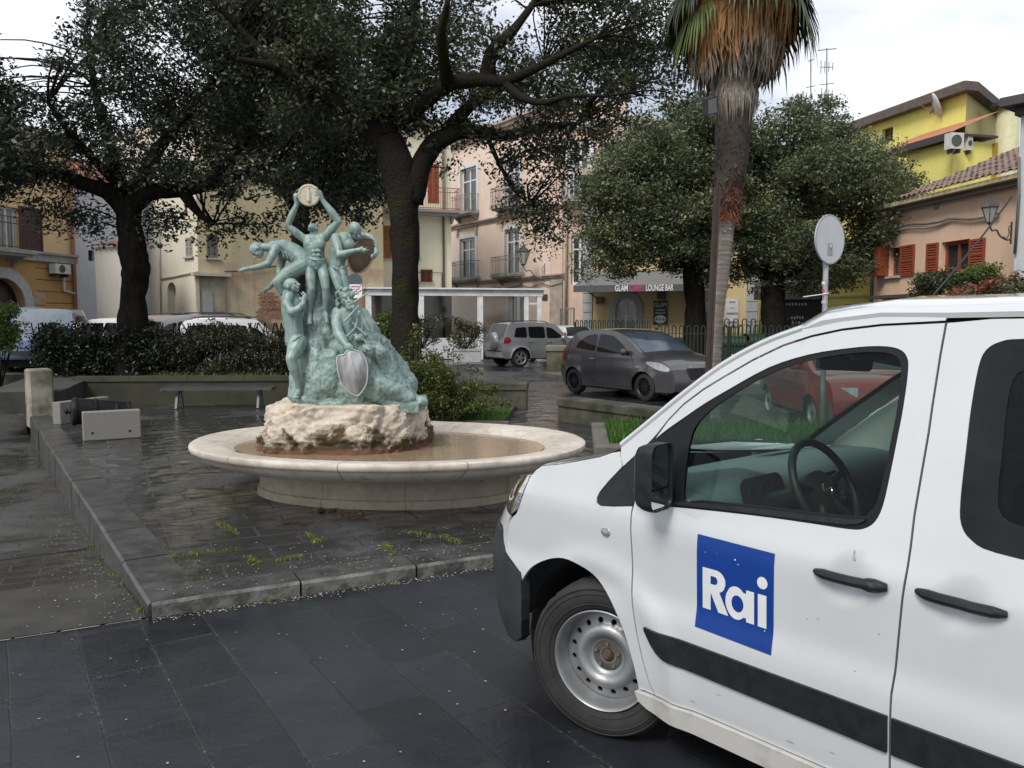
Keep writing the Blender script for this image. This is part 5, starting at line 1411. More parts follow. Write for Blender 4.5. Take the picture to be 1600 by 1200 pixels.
blades('grass', gr, .12, .004, grass_m, 'bright green grass filling the flower bed beside the fountain', 'grass', .8)

# grass bed around the palm
Fg2 = Face(P2(gp(928, 714)), P2(gp(1500, 722)))
mb = MB(); Fg2.box(mb, 0, Fg2.L, .06, .23, -.2, 0); o = mb.build('bed_kerb', bedk); tag(o, 'stone edging of the grass bed around the palm, seen by the van bonnet', 'kerb'); o.modifiers.new('b', 'BEVEL').width = .03
mb = MB(); Fg2.box(mb, 0, .2, .06, .22, -2.4, -.201); o = mb.build('bed_kerb', bedk); tag(o, 'side stone edging of the grass bed around the palm', 'kerb')
mb = MB(); Fg2.box(mb, .2, Fg2.L, .05, .18, -2.4, -.2); o = mb.build('bed_soil', earth); tag(o, kind='structure')
gr = []
for k in range(13000):
 u = rg.uniform(.22, Fg2.L * .8); n = -rg.uniform(.22, 2.3); p = Fg2.pt(u, .17, n); gr.append((p.x, p.y, .17, rg.uniform(.5, 1.4)))
blades('grass', gr, .16, .0045, grass_m, 'bright green grass around the palm foot, also seen through the van window', 'grass', .8)

# ================================================================ PALM
o = empty('fan_palm', (0, 0, 0), 0, 'tall fan palm with brown skirt of dead fronds above the trees', 'palm tree')
YP = 12.3
pm1 = mat('palm_trunk_grey', (.27, .235, .20), .9, col2=(.16, .135, .115), scale=3, bmp=.5, stretch=(1, 1, 8))
pm2 = mat('palm_trunk_dark', (.028, .022, .018), .95, col2=(.05, .04, .03), scale=9, bmp=.8, stretch=(1, 1, 3))
mb = MB()
tp = [(1113, 690, 30), (1113, 640, 24), (1115, 590, 22), (1120, 500, 20), (1130, 420, 20), (1135, 360, 23), (1138, 325, 30)]
P = catmull([at(x, y, YP) for x, y, w in tp], 26); rr = []
for i in range(len(tp) - 1):
 for k in range(26): t = k / 26; rr.append((tp[i][2] * (1 - t) + tp[i + 1][2] * t) / 2 * YP / FPX * (1 + (.05 if k % 3 == 0 else (-.035 if k % 3 == 1 else 0)) + random.uniform(-.012, .012)))
rr.append(tp[-1][2] / 2 * YP / FPX); mb.tube(P, rr, 18, True, .05, 3); mb.build('trunk', pm1, o, smooth=True)
mb = MB(); tp = [(1137, 336, 34), (1138, 300, 40), (1141, 270, 48), (1146, 200, 54), (1150, 120, 54), (1153, 20, 54), (1155, -60, 50)]
P = catmull([at(x, y, YP) for x, y, w in tp], 8); rr = []
for i in range(len(tp) - 1):
 for k in range(8): t = k / 8; rr.append((tp[i][2] * (1 - t) + tp[i + 1][2] * t) / 2 * YP / FPX)
rr.append(.27); mb.tube(P, rr, 16, True, .1, 5); mb.build('upper_trunk', pm2, o, smooth=True)
# leaf-base stubs
def stubs(y0, y1, n, m, ln, w, seed, name, rad=29, down=.4):
 rg = random.Random(seed); mb = MB()
 for k in range(n):
  y = rg.uniform(y0, y1); a = rg.uniform(0, 2 * PI); c = at(1137 + (332 - y) * .07, y, YP); r = rad / FPX * YP
  if rg.random() < 0: continue
  dd_ = Vector((math.cos(a), math.sin(a), 0)); tg = Vector((-dd_.y, dd_.x, 0)) * rg.uniform(-.7, .7)
  b = c + dd_ * r * .92; L_ = ln * rg.uniform(.5, 1.3); t = b + (dd_ * rg.uniform(.15, .6) + tg + Vector((0, 0, rg.uniform(-down, down)))).normalized() * L_
  s = Vector((-dd_.y, dd_.x, 0)) * w
  mb.add([b - s, b + s, t + s * .3, t - s * .3], [(0, 1, 2, 3)])
 mb.build(name, m, o)
stubs(180, 322, 330, mat('stub_pale', (.10, .08, .06), .9, col2=(.03, .024, .02), scale=5), .1, .014, 2, 'leaf_stubs', 25)
stubs(290, 345, 1100, mat('fibre_red', (.30, .10, .045), .95, col2=(.13, .05, .025), scale=7), .16, .007, 3, 'trunk_fibre', 17, 1.2)
stubs(325, 365, 40, mat('stub_white', (.45, .38, .3), .9), .07, .012, 4, 'leaf_stubs', 14)
# fronds
def fan(mb, base, dirv, plen, blen, droop, seed, w=.018, nseg=26, spread=2.3, split=.3, curl=.5):
 rg = random.Random(seed); d = Vector(dirv).normalized()
 mid = base + d * plen * .55 + Vector((0, 0, .04)); tip = base + d * plen + Vector((0, 0, -droop * plen * .35))
 mb.tube(catmull([base, mid, tip], 4), .011, 4, False)
 ax = (tip - mid).normalized(); side = ax.cross(Vector((0, 0, 1)))
 if side.length < .1: side = Vector((1, 0, 0))
 side.normalize(); upv = side.cross(ax).normalized()
 for k in range(nseg):
  a = -spread / 2 + spread * k / (nseg - 1) + rg.uniform(-.03, .03)
  dr = (ax * math.cos(a) + side * math.sin(a)).normalized()
  L_ = blen * (1 - .25 * abs(a) / (spread / 2)) * rg.uniform(.85, 1.1)
  sd_ = dr.cross(upv).normalized() * w * rg.uniform(.8, 1.2)
  p0 = tip; p1 = tip + dr * L_ * .5 + Vector((0, 0, -droop * L_ * .12)); p2 = tip + dr * L_ * .8 + Vector((0, 0, -droop * L_ * (.3 + .2 * rg.random())))
  p3 = p2 + (dr * .12 + Vector((rg.uniform(-.05, .05), rg.uniform(-.05, .05), -curl * rg.uniform(.5, 1.3) - droop * .2))) * L_ * .45
  q = upv * w * .5
  mb.add([p0, p1 - sd_, p1 + q, p1 + sd_, p2 - sd_ * .8, p2 + sd_ * .8, p3], [(0, 1, 2), (0, 2, 3), (1, 4, 5, 2), (2, 5, 3), (4, 6, 5)])
rg = random.Random(77)
topc = at(1154, -70, YP)
fm1 = mat('frond_green', (.10, .13, .03), .5, col2=(.06, .085, .025), scale=2); fm2 = mat('frond_brown', (.30, .15, .05), .8, col2=(.17, .085, .035), scale=2.2, lo=.3, hi=.7); fm3 = mat('frond_grey', (.30, .26, .21), .9, col2=(.16, .13, .10), scale=4)
fm1b = mat('frond_darkgreen', (.045, .06, .02), .5, col2=(.03, .04, .015), scale=2)
for k in range(34):
 a = 2 * PI * k / 34 + rg.uniform(-.1, .1); el = rg.uniform(-.35, .9)
 mb = MB(); fan(mb, topc + Vector((0, 0, rg.uniform(-.2, .25))), (math.cos(a) * math.cos(el), math.sin(a) * math.cos(el), math.sin(el)), rg.uniform(.62, .85), rg.uniform(.68, .85), rg.uniform(.9, 1.5), k, .022, 28, 2.7)
 mb.build('frond', fm1 if k % 3 else fm1b, o)
for k in range(62):      # dead skirt: short folded fans hanging round the trunk
 a = 2 * PI * (k * .381966) + rg.uniform(-.2, .2); y = 118 * (k / 62) ** .9 - 45
 c = at(1151, y, YP); dd_ = Vector((math.cos(a), math.sin(a), 0)); r = (.64 - .34 * k / 62) * rg.uniform(.6, 1.1)
 mb = MB(); b = c + dd_ * .22; mid = c + dd_ * (.22 + r) + Vector((0, 0, -.1 + .02 * rg.random())); n = 24
 mb.tube(catmull([b, mid], 3), .01, 4, False)
 tg = Vector((-dd_.y, dd_.x, 0))
 for j in range(n):
  x = -1 + 2 * j / (n - 1); s_ = tg * .016
  L_ = rg.uniform(.55, .9) * (.95 - .3 * k / 62)
  p0 = mid + tg * x * .05; p1 = p0 + tg * x * .20 + dd_ * rg.uniform(0, .08) + Vector((0, 0, -L_ * .4)); p2 = p1 + tg * x * rg.uniform(-.02, .06) - dd_ * rg.uniform(0, .1) + Vector((0, 0, -L_ * .5)); p3 = p2 + tg * rg.uniform(-.05, .05) + Vector((0, 0, -L_ * .22))
  q = dd_ * .012
  mb.add([p0, p1 - s_, p1 + q, p1 + s_, p2 - s_ * .8, p2 + s_ * .8, p3], [(0, 1, 2), (0, 2, 3), (1, 4, 5, 2), (2, 5, 3), (4, 6, 5)])
 mb.build('dead_frond', fm2 if k < 44 else fm3, o)
for k in range(40):
 a = 2 * PI * (k * .381966); y = 95 + 40 * (k / 40); c = at(1148, y, YP); dd_ = Vector((math.cos(a), math.sin(a), 0)); tg = Vector((-dd_.y, dd_.x, 0)); mb = MB()
 for j in range(14):
  x = -1 + 2 * j / 13; s_ = tg * .012; p0 = c + dd_ * .27 + tg * x * .1; p1 = p0 + tg * x * .05 + dd_ * .05 + Vector((0, 0, -rg.uniform(.2, .35))); p2 = p1 - dd_ * .04 + Vector((0, 0, -rg.uniform(.1, .38)))
  mb.add([p0 - s_, p0 + s_, p1 + s_, p1 - s_, p2], [(0, 1, 2, 3), (3, 2, 4)])
 mb.build('dead_frond', fm3, o)
# leaning iron pole with floodlight
o = empty('leaning_pole', (0, 0, 0), 0, 'rusty brown iron pole leaning just left of the palm trunk', 'pole')
a = at(1103, 640, 11.9); a.z = .15; b = at(1121, 292, 11.9); mb = MB()
dx = Vector((.028, 0, 0))
mb.bar(a - dx, b - dx, .01, .05); mb.bar(a + dx, b + dx, .01, .05); mb.bar(a, b, .05, .01)
mb.build('beam', mat('rust_brown', (.055, .035, .028), .8, col2=(.035, .025, .02), scale=6), o)
o = empty('floodlight', (0, 0, 0), 0, 'small square floodlight fixed to the palm trunk below its skirt', 'floodlight')
c = at(1109, 165, 11.75); M = Matrix.Translation(c) @ Matrix.Rotation(R(25), 4, 'Z') @ Matrix.Rotation(R(-18), 4, 'Y') @ Matrix.Rotation(R(20), 4, 'X')
mb = MB(); mb.box(-.09, .09, -.04, .06, -.11, .11, M); mb.box(-.1, .1, -.055, -.04, -.12, .12, M); mb.build('housing', mat('lamp_dark', (.05, .05, .048), .5), o)
mb = MB(); mb.box(-.08, .08, -.059, -.056, -.1, .1, M); mb.build('lens', mat('lens_grey', (.25, .25, .24), .2), o)
mb = MB(); mb.bar(M @ Vector((.1, 0, 0)), M @ Vector((.2, .1, .02)), .02); mb.build('bracket', iron, o)

# ================================================================ FENCE
fg = mat('fence_green', (.012, .026, .018), .5, col2=(.02, .03, .022), scale=8)
fwm = mat('fence_plinth', (.40, .39, .36), .85, col2=(.22, .21, .18), scale=3)
def fence(pa, pb, ztop, zlow, label, step=.2, plinth=.25, low=True):
 F = Face(pa, pb); o = empty('hoop_fence', (0, 0, 0), 0, label, 'fence', 'green hoop topped railings')
 mb = MB(); n = int(F.L / step); r = step * .25
 for k in range(n):
  u = k * step + step * .25
  pts = [F.pt(u, zlow, 0), F.pt(u, ztop - r, 0)] + [F.pt(u + r - r * math.cos(t * PI / 4), ztop - r + r * math.sin(t * PI / 4), 0) for t in range(1, 4)] + [F.pt(u + 2 * r, ztop - r, 0), F.pt(u + 2 * r, zlow, 0)]
  mb.tube(pts, .019, 5, False)
 mb.build('hoops', fg, o)
 mb = MB()
 for z in (zlow + .18, ztop - .22): mb.bar(F.pt(0, z, .0), F.pt(F.L, z, .0), .02, .035)
 mb.build('rail', fg, o)
 k = 0
 while k * 2.0 < F.L + .1: mb = MB(); mb.bar(F.pt(k * 2.0, .1, 0), F.pt(k * 2.0, ztop - .05, 0), .05); mb.build('post', fg, o); k += 1
 if plinth: mb = MB(); F.box(mb, 0, F.L, .05, .08 + plinth, -.12, .1); mb.build('plinth', fwm, o)
 return F
YA = 23.0
f0 = at(898, 560, 26.5); f1 = at(1022, 560, 24.0)
fence(P2(f0), P2(f1), at(960, 500, 25.2).z, .35, 'green hoop-topped railing behind the grey hatchback, left of the cafe sign')
f2 = at(1024, 590, 22.6); f3 = at(1330, 600, 21.4)
fence(P2(f2), P2(f3), at(1100, 509, 22.4).z, .22, 'nearer green hoop-topped railing on a pale plinth behind the palm')
f4 = at(1128, 560, 28.6); f5 = at(1320, 560, 27.6)
fence(P2(f4), P2(f5), at(1200, 498, 28).z, .3, 'farthest green hoop-topped railing in front of the white notice boards', .3, .2)
g0 = at(865, 500, 31); mb = MB()
o = empty('metal_gate', (0, 0, 0), 0, 'small grey iron gate at the corner of the pink palazzo', 'gate')
Fga = Face(P2(at(876, 500, 36)), P2(at(898, 500, 35)))
zt_ = Fga.uv(887, 481)[1]
mb = MB(); Fga.box(mb, 0, .06, .1, zt_, 0, .05); Fga.box(mb, Fga.L - .06, Fga.L, .1, zt_, 0, .05); Fga.box(mb, .06, Fga.L - .06, zt_ - .06, zt_, 0, .05); Fga.box(mb, .06, Fga.L - .06, .8, .86, 0, .05); mb.build('gate_frame', iron_grey, o)
mb = MB()
for k in range(6): u = .1 + (Fga.L - .2) * k / 5; mb.tube([Fga.pt(u, .1, .02), Fga.pt(u, zt_, .02)], .012, 4)
mb.build('bars', iron_grey, o)
# bins behind the fence
bin_m = mat('bin_green', (.015, .05, .03), .5, col2=(.012, .035, .022), scale=4)
def bin_(x0, x1, Y, h, label):
 a = at(x0, 500, Y); b = at(x1, 500, Y); o = empty('wheeled_bin', (0, 0, 0), 0, label, 'waste bin', 'green waste bins behind the fence')
 w = b.x - a.x; d = .9; x = a.x; mb = MB()
 vs = [(x + .08, Y + .06, .25), (x + w - .08, Y + .06, .25), (x + w - .08, Y + d - .06, .25), (x + .08, Y + d - .06, .25), (x, Y, h), (x + w, Y, h), (x + w, Y + d, h), (x, Y + d, h)]
 mb.add(vs, [(0, 3, 2, 1), (0, 1, 5, 4), (1, 2, 6, 5), (2, 3, 7, 6), (3, 0, 4, 7), (4, 5, 6, 7)]); mb.box(x - .03, x + w + .03, Y - .04, Y + d, h - .08, h - .01); mb.build('body', bin_m, o)
 mb = MB(); P = [(Y + d * (1 - math.cos(t * PI / 6)) / 2, h + .22 * math.sin(t * PI / 6)) for t in range(7)]
 for k in range(6): mb.add([(x, *P[k]), (x + w, *P[k]), (x + w, *P[k + 1]), (x, *P[k + 1])], [(0, 1, 2, 3)])
 mb.build('lid', bin_m, o)
 for wx in (x + .15, x + w - .15):
  for wy in (Y + .15, Y + d - .15): mb = MB(); mb.tube([(wx - .03, wy, .17), (wx + .03, wy, .17)], .09, 10); mb.build('wheel', iron, o)
 mb = MB(); mb.box(x + w * .35, x + w * .6, Y - .006, Y + .0, h * .55, h * .68); mb.build('sticker', white_e, o)
bin_(1128, 1168, 25.0, 1.15, 'green waste bin behind the railing, just right of the palm trunk')
bin_(1172, 1200, 25.4, 1.2, 'green waste bin behind the railing, left of the tree trunk')
bin_(1060, 1080, 27.5, 1.05, 'green waste bin left of the palm behind the railing')

# ================================================================ ROAD SIGN (seen from behind)
o = empty('road_sign', (0, 0, 0), 0, 'round road sign seen from its blank grey back on a galvanised pole', 'road sign')
YS = 10.4; c = at(1297, 374, YS); ga = mat('galvanised', (.38, .39, .40), .45, col2=(.3, .31, .32), scale=10, metal=.2)
base = at(1284, 672, YS + .1); base.z = .1; top = at(1290, 405, YS + .03)
mb = MB(); mb.tube([base, at(1288, 520, YS + .05), at(1291, 380, YS + .03)], .034, 14); mb.build('pole', mat('pole_galvanised', (.33, .34, .34), .55, col2=(.2, .2, .2), scale=8), o, smooth=True)
M = Matrix.Translation(c) @ Matrix.Rotation(R(35), 4, 'Z') @ Matrix.Rotation(R(90), 4, 'X')
mb = MB(); mb.lathe([(.001, -.008), (.3, -.008), (.312, -.012), (.315, .0), (.305, .004), (.3, .002), (.001, .002)], 48, M); mb.build('disc', mat('sign_back', (.55, .56, .57), .42, col2=(.50, .51, .52), scale=3), o)
mb = MB(); mb.lathe([(.3, .0045), (.316, .0045), (.318, -.013), (.31, -.013)], 48, M); mb.build('rim', ga, o)
mb = MB()
f_ = 1 if (M @ Vector((0, 0, 1)) - M @ Vector((0, 0, 0))).y < 0 else -1
zz = .006 if f_ > 0 else -.0125
mb.box(-.05, .05, -.2, -.05, zz - .001, zz + .001, M); mb.build('data_plate', mat('plate_grey', (.25, .25, .25), .6, col2=(.4, .4, .4), scale=40), o)
mb = MB(); mb.tube([c + Vector((-.02, .03, -.1)), c + Vector((.02, .03, -.1))], .045, 10); mb.build('clamp', ga, o)
for yy, m_ in ((452, mat('sticker_red', (.45, .07, .05), .6)), (440, white_e), (470, mat('sticker_pale', (.5, .48, .46), .7))):
 mb = MB(); p = at(1289.5 - (yy - 400) * .02, yy, YS + .045); mb.tube([p, p + Vector((0, 0, -.035))], .0353, 14, False); mb.build('sticker', m_, o)
mb = MB(); mb.tube(catmull([at(1255, 464, YS), at(1284, 460, YS), at(1295, 458, YS)], 4), .006, 4); mb.build('tie_wire', white_e, o)

# no-parking disc and notice behind the statue
o = empty('road_sign', (0, 0, 0), 0, 'dark round sign with a white notice under it, half hidden behind the statue', 'road sign')
YN = 11.8; c = at(554, 440, YN); mb = MB(); mb.tube([Vector((c.x, YN + .03, .1)), Vector((c.x, YN + .03, c.z + .1))], .028, 10); mb.build('pole', ga, o)
M = Matrix.Translation(c) @ Matrix.Rotation(R(90), 4, 'X'); mb = MB(); mb.lathe([(.001, .004), (.115, .004), (.12, 0), (.001, -.004)], 28, M); mb.build('disc', mat('sign_bluegrey', (.07, .08, .10), .4), o)
mb = MB(); p = at(556, 454, YN - .03); q = at(546, 435, YN - .03); mb.box(p.x - .09, p.x + .09, p.y - .005, p.y, p.z - .11, p.z + .09); mb.build('notice', white_e, o)
mb = MB()
for k, (w_, h_) in enumerate(((.07, .016), (.06, .01), (.07, .01), (.05, .01))): mb.box(p.x - w_, p.x + w_, p.y - .008, p.y - .0055, p.z + .05 - k * .035, p.z + .05 - k * .035 + h_)
mb.build('print', mat('print_red', (.3, .08, .08), .6), o)

# ================================================================ HEDGES ON THE RIGHT
phot = leaf_mat('photinia_red', (.20, .05, .03), (.12, .07, .025), (.33, .1, .05), .25, .45); photg = leaf_mat('photinia_green', (.05, .065, .025), (.08, .085, .035), (.14, .12, .06), .2, .45)
o = empty('photinia_hedge', (0, 0, 0), 0, 'hedge with red young leaves over green, just above the van roof', 'hedge')
rg = random.Random(15); Cg = []; Cr = []
for k in range(330):
 x = rg.uniform(1468, 1640); yt = 462 - (x - 1468) * .3 if x < 1540 else 436 - (x - 1540) * .09
 y = yt + rg.random() ** .8 * 75; Y = 12.6 + rg.uniform(-.5, .7); (Cr if (y < yt + 9 or rg.random() < .1) else Cg).append(tuple(at(x, y, Y)))
leaves_mesh('green_foliage', Cg, .14, 60, .06, photg, o, 3, aspect=.5); leaves_mesh('red_foliage', Cr, .13, 48, .065, phot, o, 4, aspect=.45)
mb = MB();
for k in range(14): p = at(1480 + k * 11, 480, 12.7); mb.tube([Vector((p.x, p.y, .1)), Vector((p.x, p.y, p.z + .1))], .02, 5)
mb.build('stems', bark, o)
o = empty('shrub', (0, 0, 0), 0, 'yellow green shrub under the red shuttered window of the salmon house', 'shrub')
C_ = []; C2 = []
for k in range(230):
 x = rg.uniform(1432, 1556); yt = 432 if x < 1468 else (428 - (x - 1468) * .2 if x < 1530 else 418); y = yt + rg.random() * 50; (C_ if x > 1495 and y < yt + 18 else C2).append(tuple(at(x, y, 18 + rg.uniform(-.5, .5))))
leaves_mesh('bright_foliage', C_, .2, 60, .075, gleaf, o, 5); leaves_mesh('foliage', C2, .22, 60, .08, leaf_mat('olive_shrub', (.03, .035, .012), (.05, .06, .02), (.09, .1, .03), .2, .5), o, 6)
mb = MB()
for k in range(9): p = at(1445 + k * 12, 480, 18); mb.tube([Vector((p.x, p.y, .1)), Vector((p.x, p.y, p.z + .2))], .025, 5)
mb.build('stems', bark, o)
# shrubs in boxes in front of the veranda
for i, (x, w_, lab) in enumerate(((604, 22, 'green shrub in a white box before the veranda, next to the statue'), (660, 40, 'shrub in a white box before the veranda, right of the large tree'), (729, 44, 'shrub in a white box before the veranda, left of the silver off-roader'))):
 p = at(x, 500, 34.8); o = empty('potted_shrub', (0, 0, 0), 0, lab, 'potted plant', 'shrubs in boxes along the veranda'); hw = w_ / 2 / FPX * 34.8
 mb = MB(); mb.box(p.x - hw, p.x + hw, 34.6, 35.1, .08, .62); mb.box(p.x - hw - .03, p.x + hw + .03, 34.57, 35.13, .56, .64); mb.build('box', pot_m, o)
 C_ = [(p.x + random.uniform(-hw, hw), 34.85 + random.uniform(-.2, .2), random.uniform(.7, 2.0 if i else 2.4)) for _ in range(34)]
 leaves_mesh('foliage', C_, .3, 60, .11, oak2 if i else gleaf, o, 20 + i)
 mb = MB(); [mb.tube([(p.x, 34.85, .6), c], .015, 4, False) for c in C_[::2]]; mb.build('stems', bark, o)
o = empty('creeper', (0, 0, 0), 0, 'grey green creeper along the top of the wall behind the veranda', 'creeper')
C_ = [tuple(Fv.pt(random.uniform(-1, Fv.L - 5), vz1 + random.uniform(.2, .55), -5.7 + random.uniform(-.2, .3))) for _ in range(70)]
leaves_mesh('foliage', C_, .28, 40, .12, leaf_mat('creeper_leaf', (.07, .075, .04), (.12, .12, .07), (.2, .2, .13), .2, .6), o, 30)

# ================================================================ FOUNTAIN
FC = Vector((-1.225, 7.93, 0)); FA, FB_, FR = 1.95, 1.47, R(-7)
def stone_mat(name, c0, c1, stain, joints=0, sc=2.0, bs=.3):
 m, N, L, b = new_mat(name); b.inputs['Roughness'].default_value = .75
 v = coords(N, L); f1 = nz(N, L, v, sc, 8, .65); f2 = nz(N, L, v, sc * 7, 6, .7); f3 = nz(N, L, coords(N, L, (2.2, 2.2, .5)), 2.3, 6, .7)
 c = mixc(N, L, ramp(N, L, f1, .38, .62), c0, c1); c = mixc(N, L, ramp(N, L, f2, .45, .9), c, tuple(x * .6 for x in c1))
 c = mixc(N, L, ramp(N, L, f3, .60, .72), c, stain)
 if joints:
  sx = N.new('ShaderNodeSeparateXYZ'); L.new(coords(N, L), sx.inputs[0])
  at2 = N.new('ShaderNodeMath'); at2.operation = 'ARCTAN2'; L.new(sx.outputs['Y'], at2.inputs[0]); L.new(sx.outputs['X'], at2.inputs[1])
  m1 = N.new('ShaderNodeMath'); m1.operation = 'MULTIPLY_ADD'; m1.inputs[1].default_value = joints / (2 * PI); m1.inputs[2].default_value = .28 + joints; L.new(at2.outputs[0], m1.inputs[0])
  fr = N.new('ShaderNodeMath'); fr.operation = 'FRACT'; L.new(m1.outputs[0], fr.inputs[0])
  c = mixc(N, L, ramp(N, L, fr.outputs[0], .004, .009, (1, 1, 1), (0, 0, 0)), c, (.10, .08, .06))
 L.new(c, b.inputs['Base Color']); bump(N, L, b, f2, bs, .01)
 MATS[name] = m; return m
basin_m = stone_mat('basin_marble', (.56, .51, .44), (.43, .38, .32), (.25, .20, .14), 9, 1.4, .25)
ped_m = stone_mat('pedestal_marble', (.40, .34, .26), (.32, .27, .20), (.17, .09, .04), 7, 1.6, .3)
o = empty('fountain_basin', FC, FR, 'wide oval pale marble fountain basin on a low pedestal with brown water', 'fountain')
def oval(mb, prof, n=96, closed=False, wob=.006):
 b = len(mb.v); K = len(prof)
 for k in range(n):
  a = 2 * PI * k / n; ca, sa = math.cos(a), math.sin(a); e_ = 1.0
  for off, z in prof:
   # offset measured inwards from the rim along the radius
   x = (FA - off) * abs(ca) ** .96 * (1 if ca >= 0 else -1); y = (FB_ - off) * abs(sa) ** .96 * (1 if sa >= 0 else -1)
   w = wob * noise.noise(Vector((ca * 3, sa * 3, z * 4)))
   mb.v.append((x * (1 + w), y * (1 + w), z + w * .5))
 for k in range(n):
  k2 = (k + 1) % n
  for j in range(K - 1): mb.f.append((b + k * K + j, b + k2 * K + j, b + k2 * K + j + 1, b + k * K + j + 1)); mb.m.append(mb.mi)
mb = MB(); oval(mb, [(.60, .44), (.46, .49), (.36, .55), (.30, .572), (.27, .58), (.06, .60), (.02, .60), (.003, .59), (0, .572), (.004, .55), (.02, .53), (.05, .522), (.06, .50), (.12, .455), (.22, .41), (.36, .375), (.5, .355), (.6, .35)])
q = mb.build('bowl', basin_m, o, smooth=True, ang=50); fixn(q)
mb = MB(); oval(mb, [(.60, .352), (.63, .345), (.625, .30), (.64, .295), (.64, .16), (.62, .15), (.61, .07)]); q = mb.build('pedestal', ped_m, o, smooth=True, ang=35); fixn(q)
mb = MB()
n = 72; mb.add([((FA - .40) * math.cos(2 * PI * k / n), (FB_ - .40) * math.sin(2 * PI * k / n), .535) for k in range(n)], [tuple(range(n))])
m, N, L, b = new_mat('fountain_water'); b.inputs['Base Color'].default_value = (.24, .18, .12, 1); b.inputs['Roughness'].default_value = .07
bump(N, L, b, nz(N, L, coords(N, L), 11, 3), .3, .01)
w_ = mb.build('water', m); w_.location = FC; w_.rotation_euler = (0, 0, FR); tag(w_, kind='structure')

# rock under the bronze, built from ragged rings
YR = 8.0
rockm, N, L, b = new_mat('travertine_rock'); b.inputs['Roughness'].default_value = .9
v = coords(N, L); f1 = nz(N, L, v, 2.2, 8, .65); f2 = nz(N, L, v, 11, 8, .7); sx = N.new('ShaderNodeSeparateXYZ'); L.new(v, sx.inputs[0])
c = mixc(N, L, ramp(N, L, f1, .35, .62), (.58, .49, .39), (.46, .41, .34)); c = mixc(N, L, ramp(N, L, f2, .48, .66), c, (.30, .24, .17))
f5 = nz(N, L, v, 3.4, 6, .7, .6)
zr_ = N.new('ShaderNodeMapRange'); zr_.inputs['From Min'].default_value = .52; zr_.inputs['From Max'].default_value = .95; zr_.inputs['To Min'].default_value = .26; zr_.inputs['To Max'].default_value = -.12; L.new(sx.outputs['Z'], zr_.inputs['Value'])
ad = N.new('ShaderNodeMath'); ad.operation = 'ADD'; L.new(f5, ad.inputs[0]); L.new(zr_.outputs[0], ad.inputs[1])
c = mixc(N, L, ramp(N, L, ad.outputs[0], .55, .66), c, (.06, .045, .02))  # brown crevice stain and painted cavity dark, denser towards the water
zq = N.new('ShaderNodeMapRange'); zq.inputs['From Min'].default_value = .53; zq.inputs['From Max'].default_value = .60; zq.inputs['To Min'].default_value = 1; zq.inputs['To Max'].default_value = 0
zn = N.new('ShaderNodeMath'); zn.operation = 'MULTIPLY_ADD'; zn.inputs[1].default_value = -.08; L.new(f2, zn.inputs[0]); L.new(sx.outputs['Z'], zn.inputs[2])
za = N.new('ShaderNodeMath'); za.operation = 'ADD'; za.inputs[1].default_value = .04; L.new(zn.outputs[0], za.inputs[0]); L.new(za.outputs[0], zq.inputs['Value'])
c = mixc(N, L, zq.outputs[0], c, (.13, .045, .025)); L.new(c, b.inputs['Base Color']); bump(N, L, b, f2, .7, .02)
ST = empty('bronze_sculpture', (0, 0, 0), 0, 'green bronze group of five male figures on a rough stone rock in the fountain', 'statue')
def ring_solid(mb, rings, n=64, amp=.03, fs=4, seed=0, cap=True):
 """rings: (z, x0, x1, y0, y1, power)"""
 b = len(mb.v)
 for z, x0, x1, y0, y1, pw_ in rings:
  for k in range(n):
   a = 2 * PI * k / n; ca, sa = math.cos(a), math.sin(a); e_ = 2 / pw_
   x = (x0 + x1) / 2 + (x1 - x0) / 2 * abs(ca) ** e_ * (1 if ca >= 0 else -1); y = (y0 + y1) / 2 + (y1 - y0) / 2 * abs(sa) ** e_ * (1 if sa >= 0 else -1)
   p = Vector((x, y, z)); v1 = noise.voronoi(p * fs * 1.1 + Vector((seed, 0, 0)))[0]; v2 = noise.voronoi(p * fs * 3.3 + Vector((seed, 1, 0)))[0]; w = amp * (noise.noise(p * fs * .7 + Vector((seed, 0, 0))) * .9 - 1.1 * (v1[0] - .35) - .75 * (v2[0] - .3) + .3 * noise.noise(p * fs * 9) + .32)
   d = Vector((ca, sa, 0)); mb.v.append(tuple(p + d * w + Vector((0, 0, w * .3))))
 for i in range(len(rings) - 1):
  for k in range(n):
   k2 = (k + 1) % n; mb.f.append((b + i * n + k, b + i * n + k2, b + (i + 1) * n + k2, b + (i + 1) * n + k)); mb.m.append(mb.mi)
 if cap:
  c_ = sum((Vector(mb.v[b + (len(rings) - 1) * n + k]) for k in range(n)), Vector()) / n; mb.v.append(tuple(c_)); ci = len(mb.v) - 1
  for k in range(n): mb.f.append((b + (len(rings) - 1) * n + k, b + (len(rings) - 1) * n + (k + 1) % n, ci)); mb.m.append(mb.mi)
xl = lambda px, Y: at(px, 600, Y).x
mb = MB(); rings = []
yf, yb = 7.30, 8.7
zs = np.linspace(.48, .985, 40)
for i, z in enumerate(zs):
 t = i / 39
 l = np.interp(t, [0, .25, .5, .75, .9, 1], [402, 405, 414, 422, 431, 446]); r_ = np.interp(t, [0, .3, .7, .9, 1], [664, 663, 662, 657, 646])
 cave = .07 * math.exp(-((t - .2) / .16) ** 2)
 rings.append((z, xl(l, 7.85), xl(r_, 7.95), yf + .07 * t + cave, yb - .1 * t, 3.4))
ring_solid(mb, rings, 260, .085, 3.6, 4); q = mb.build('rock_base', rockm, ST, smooth=True)

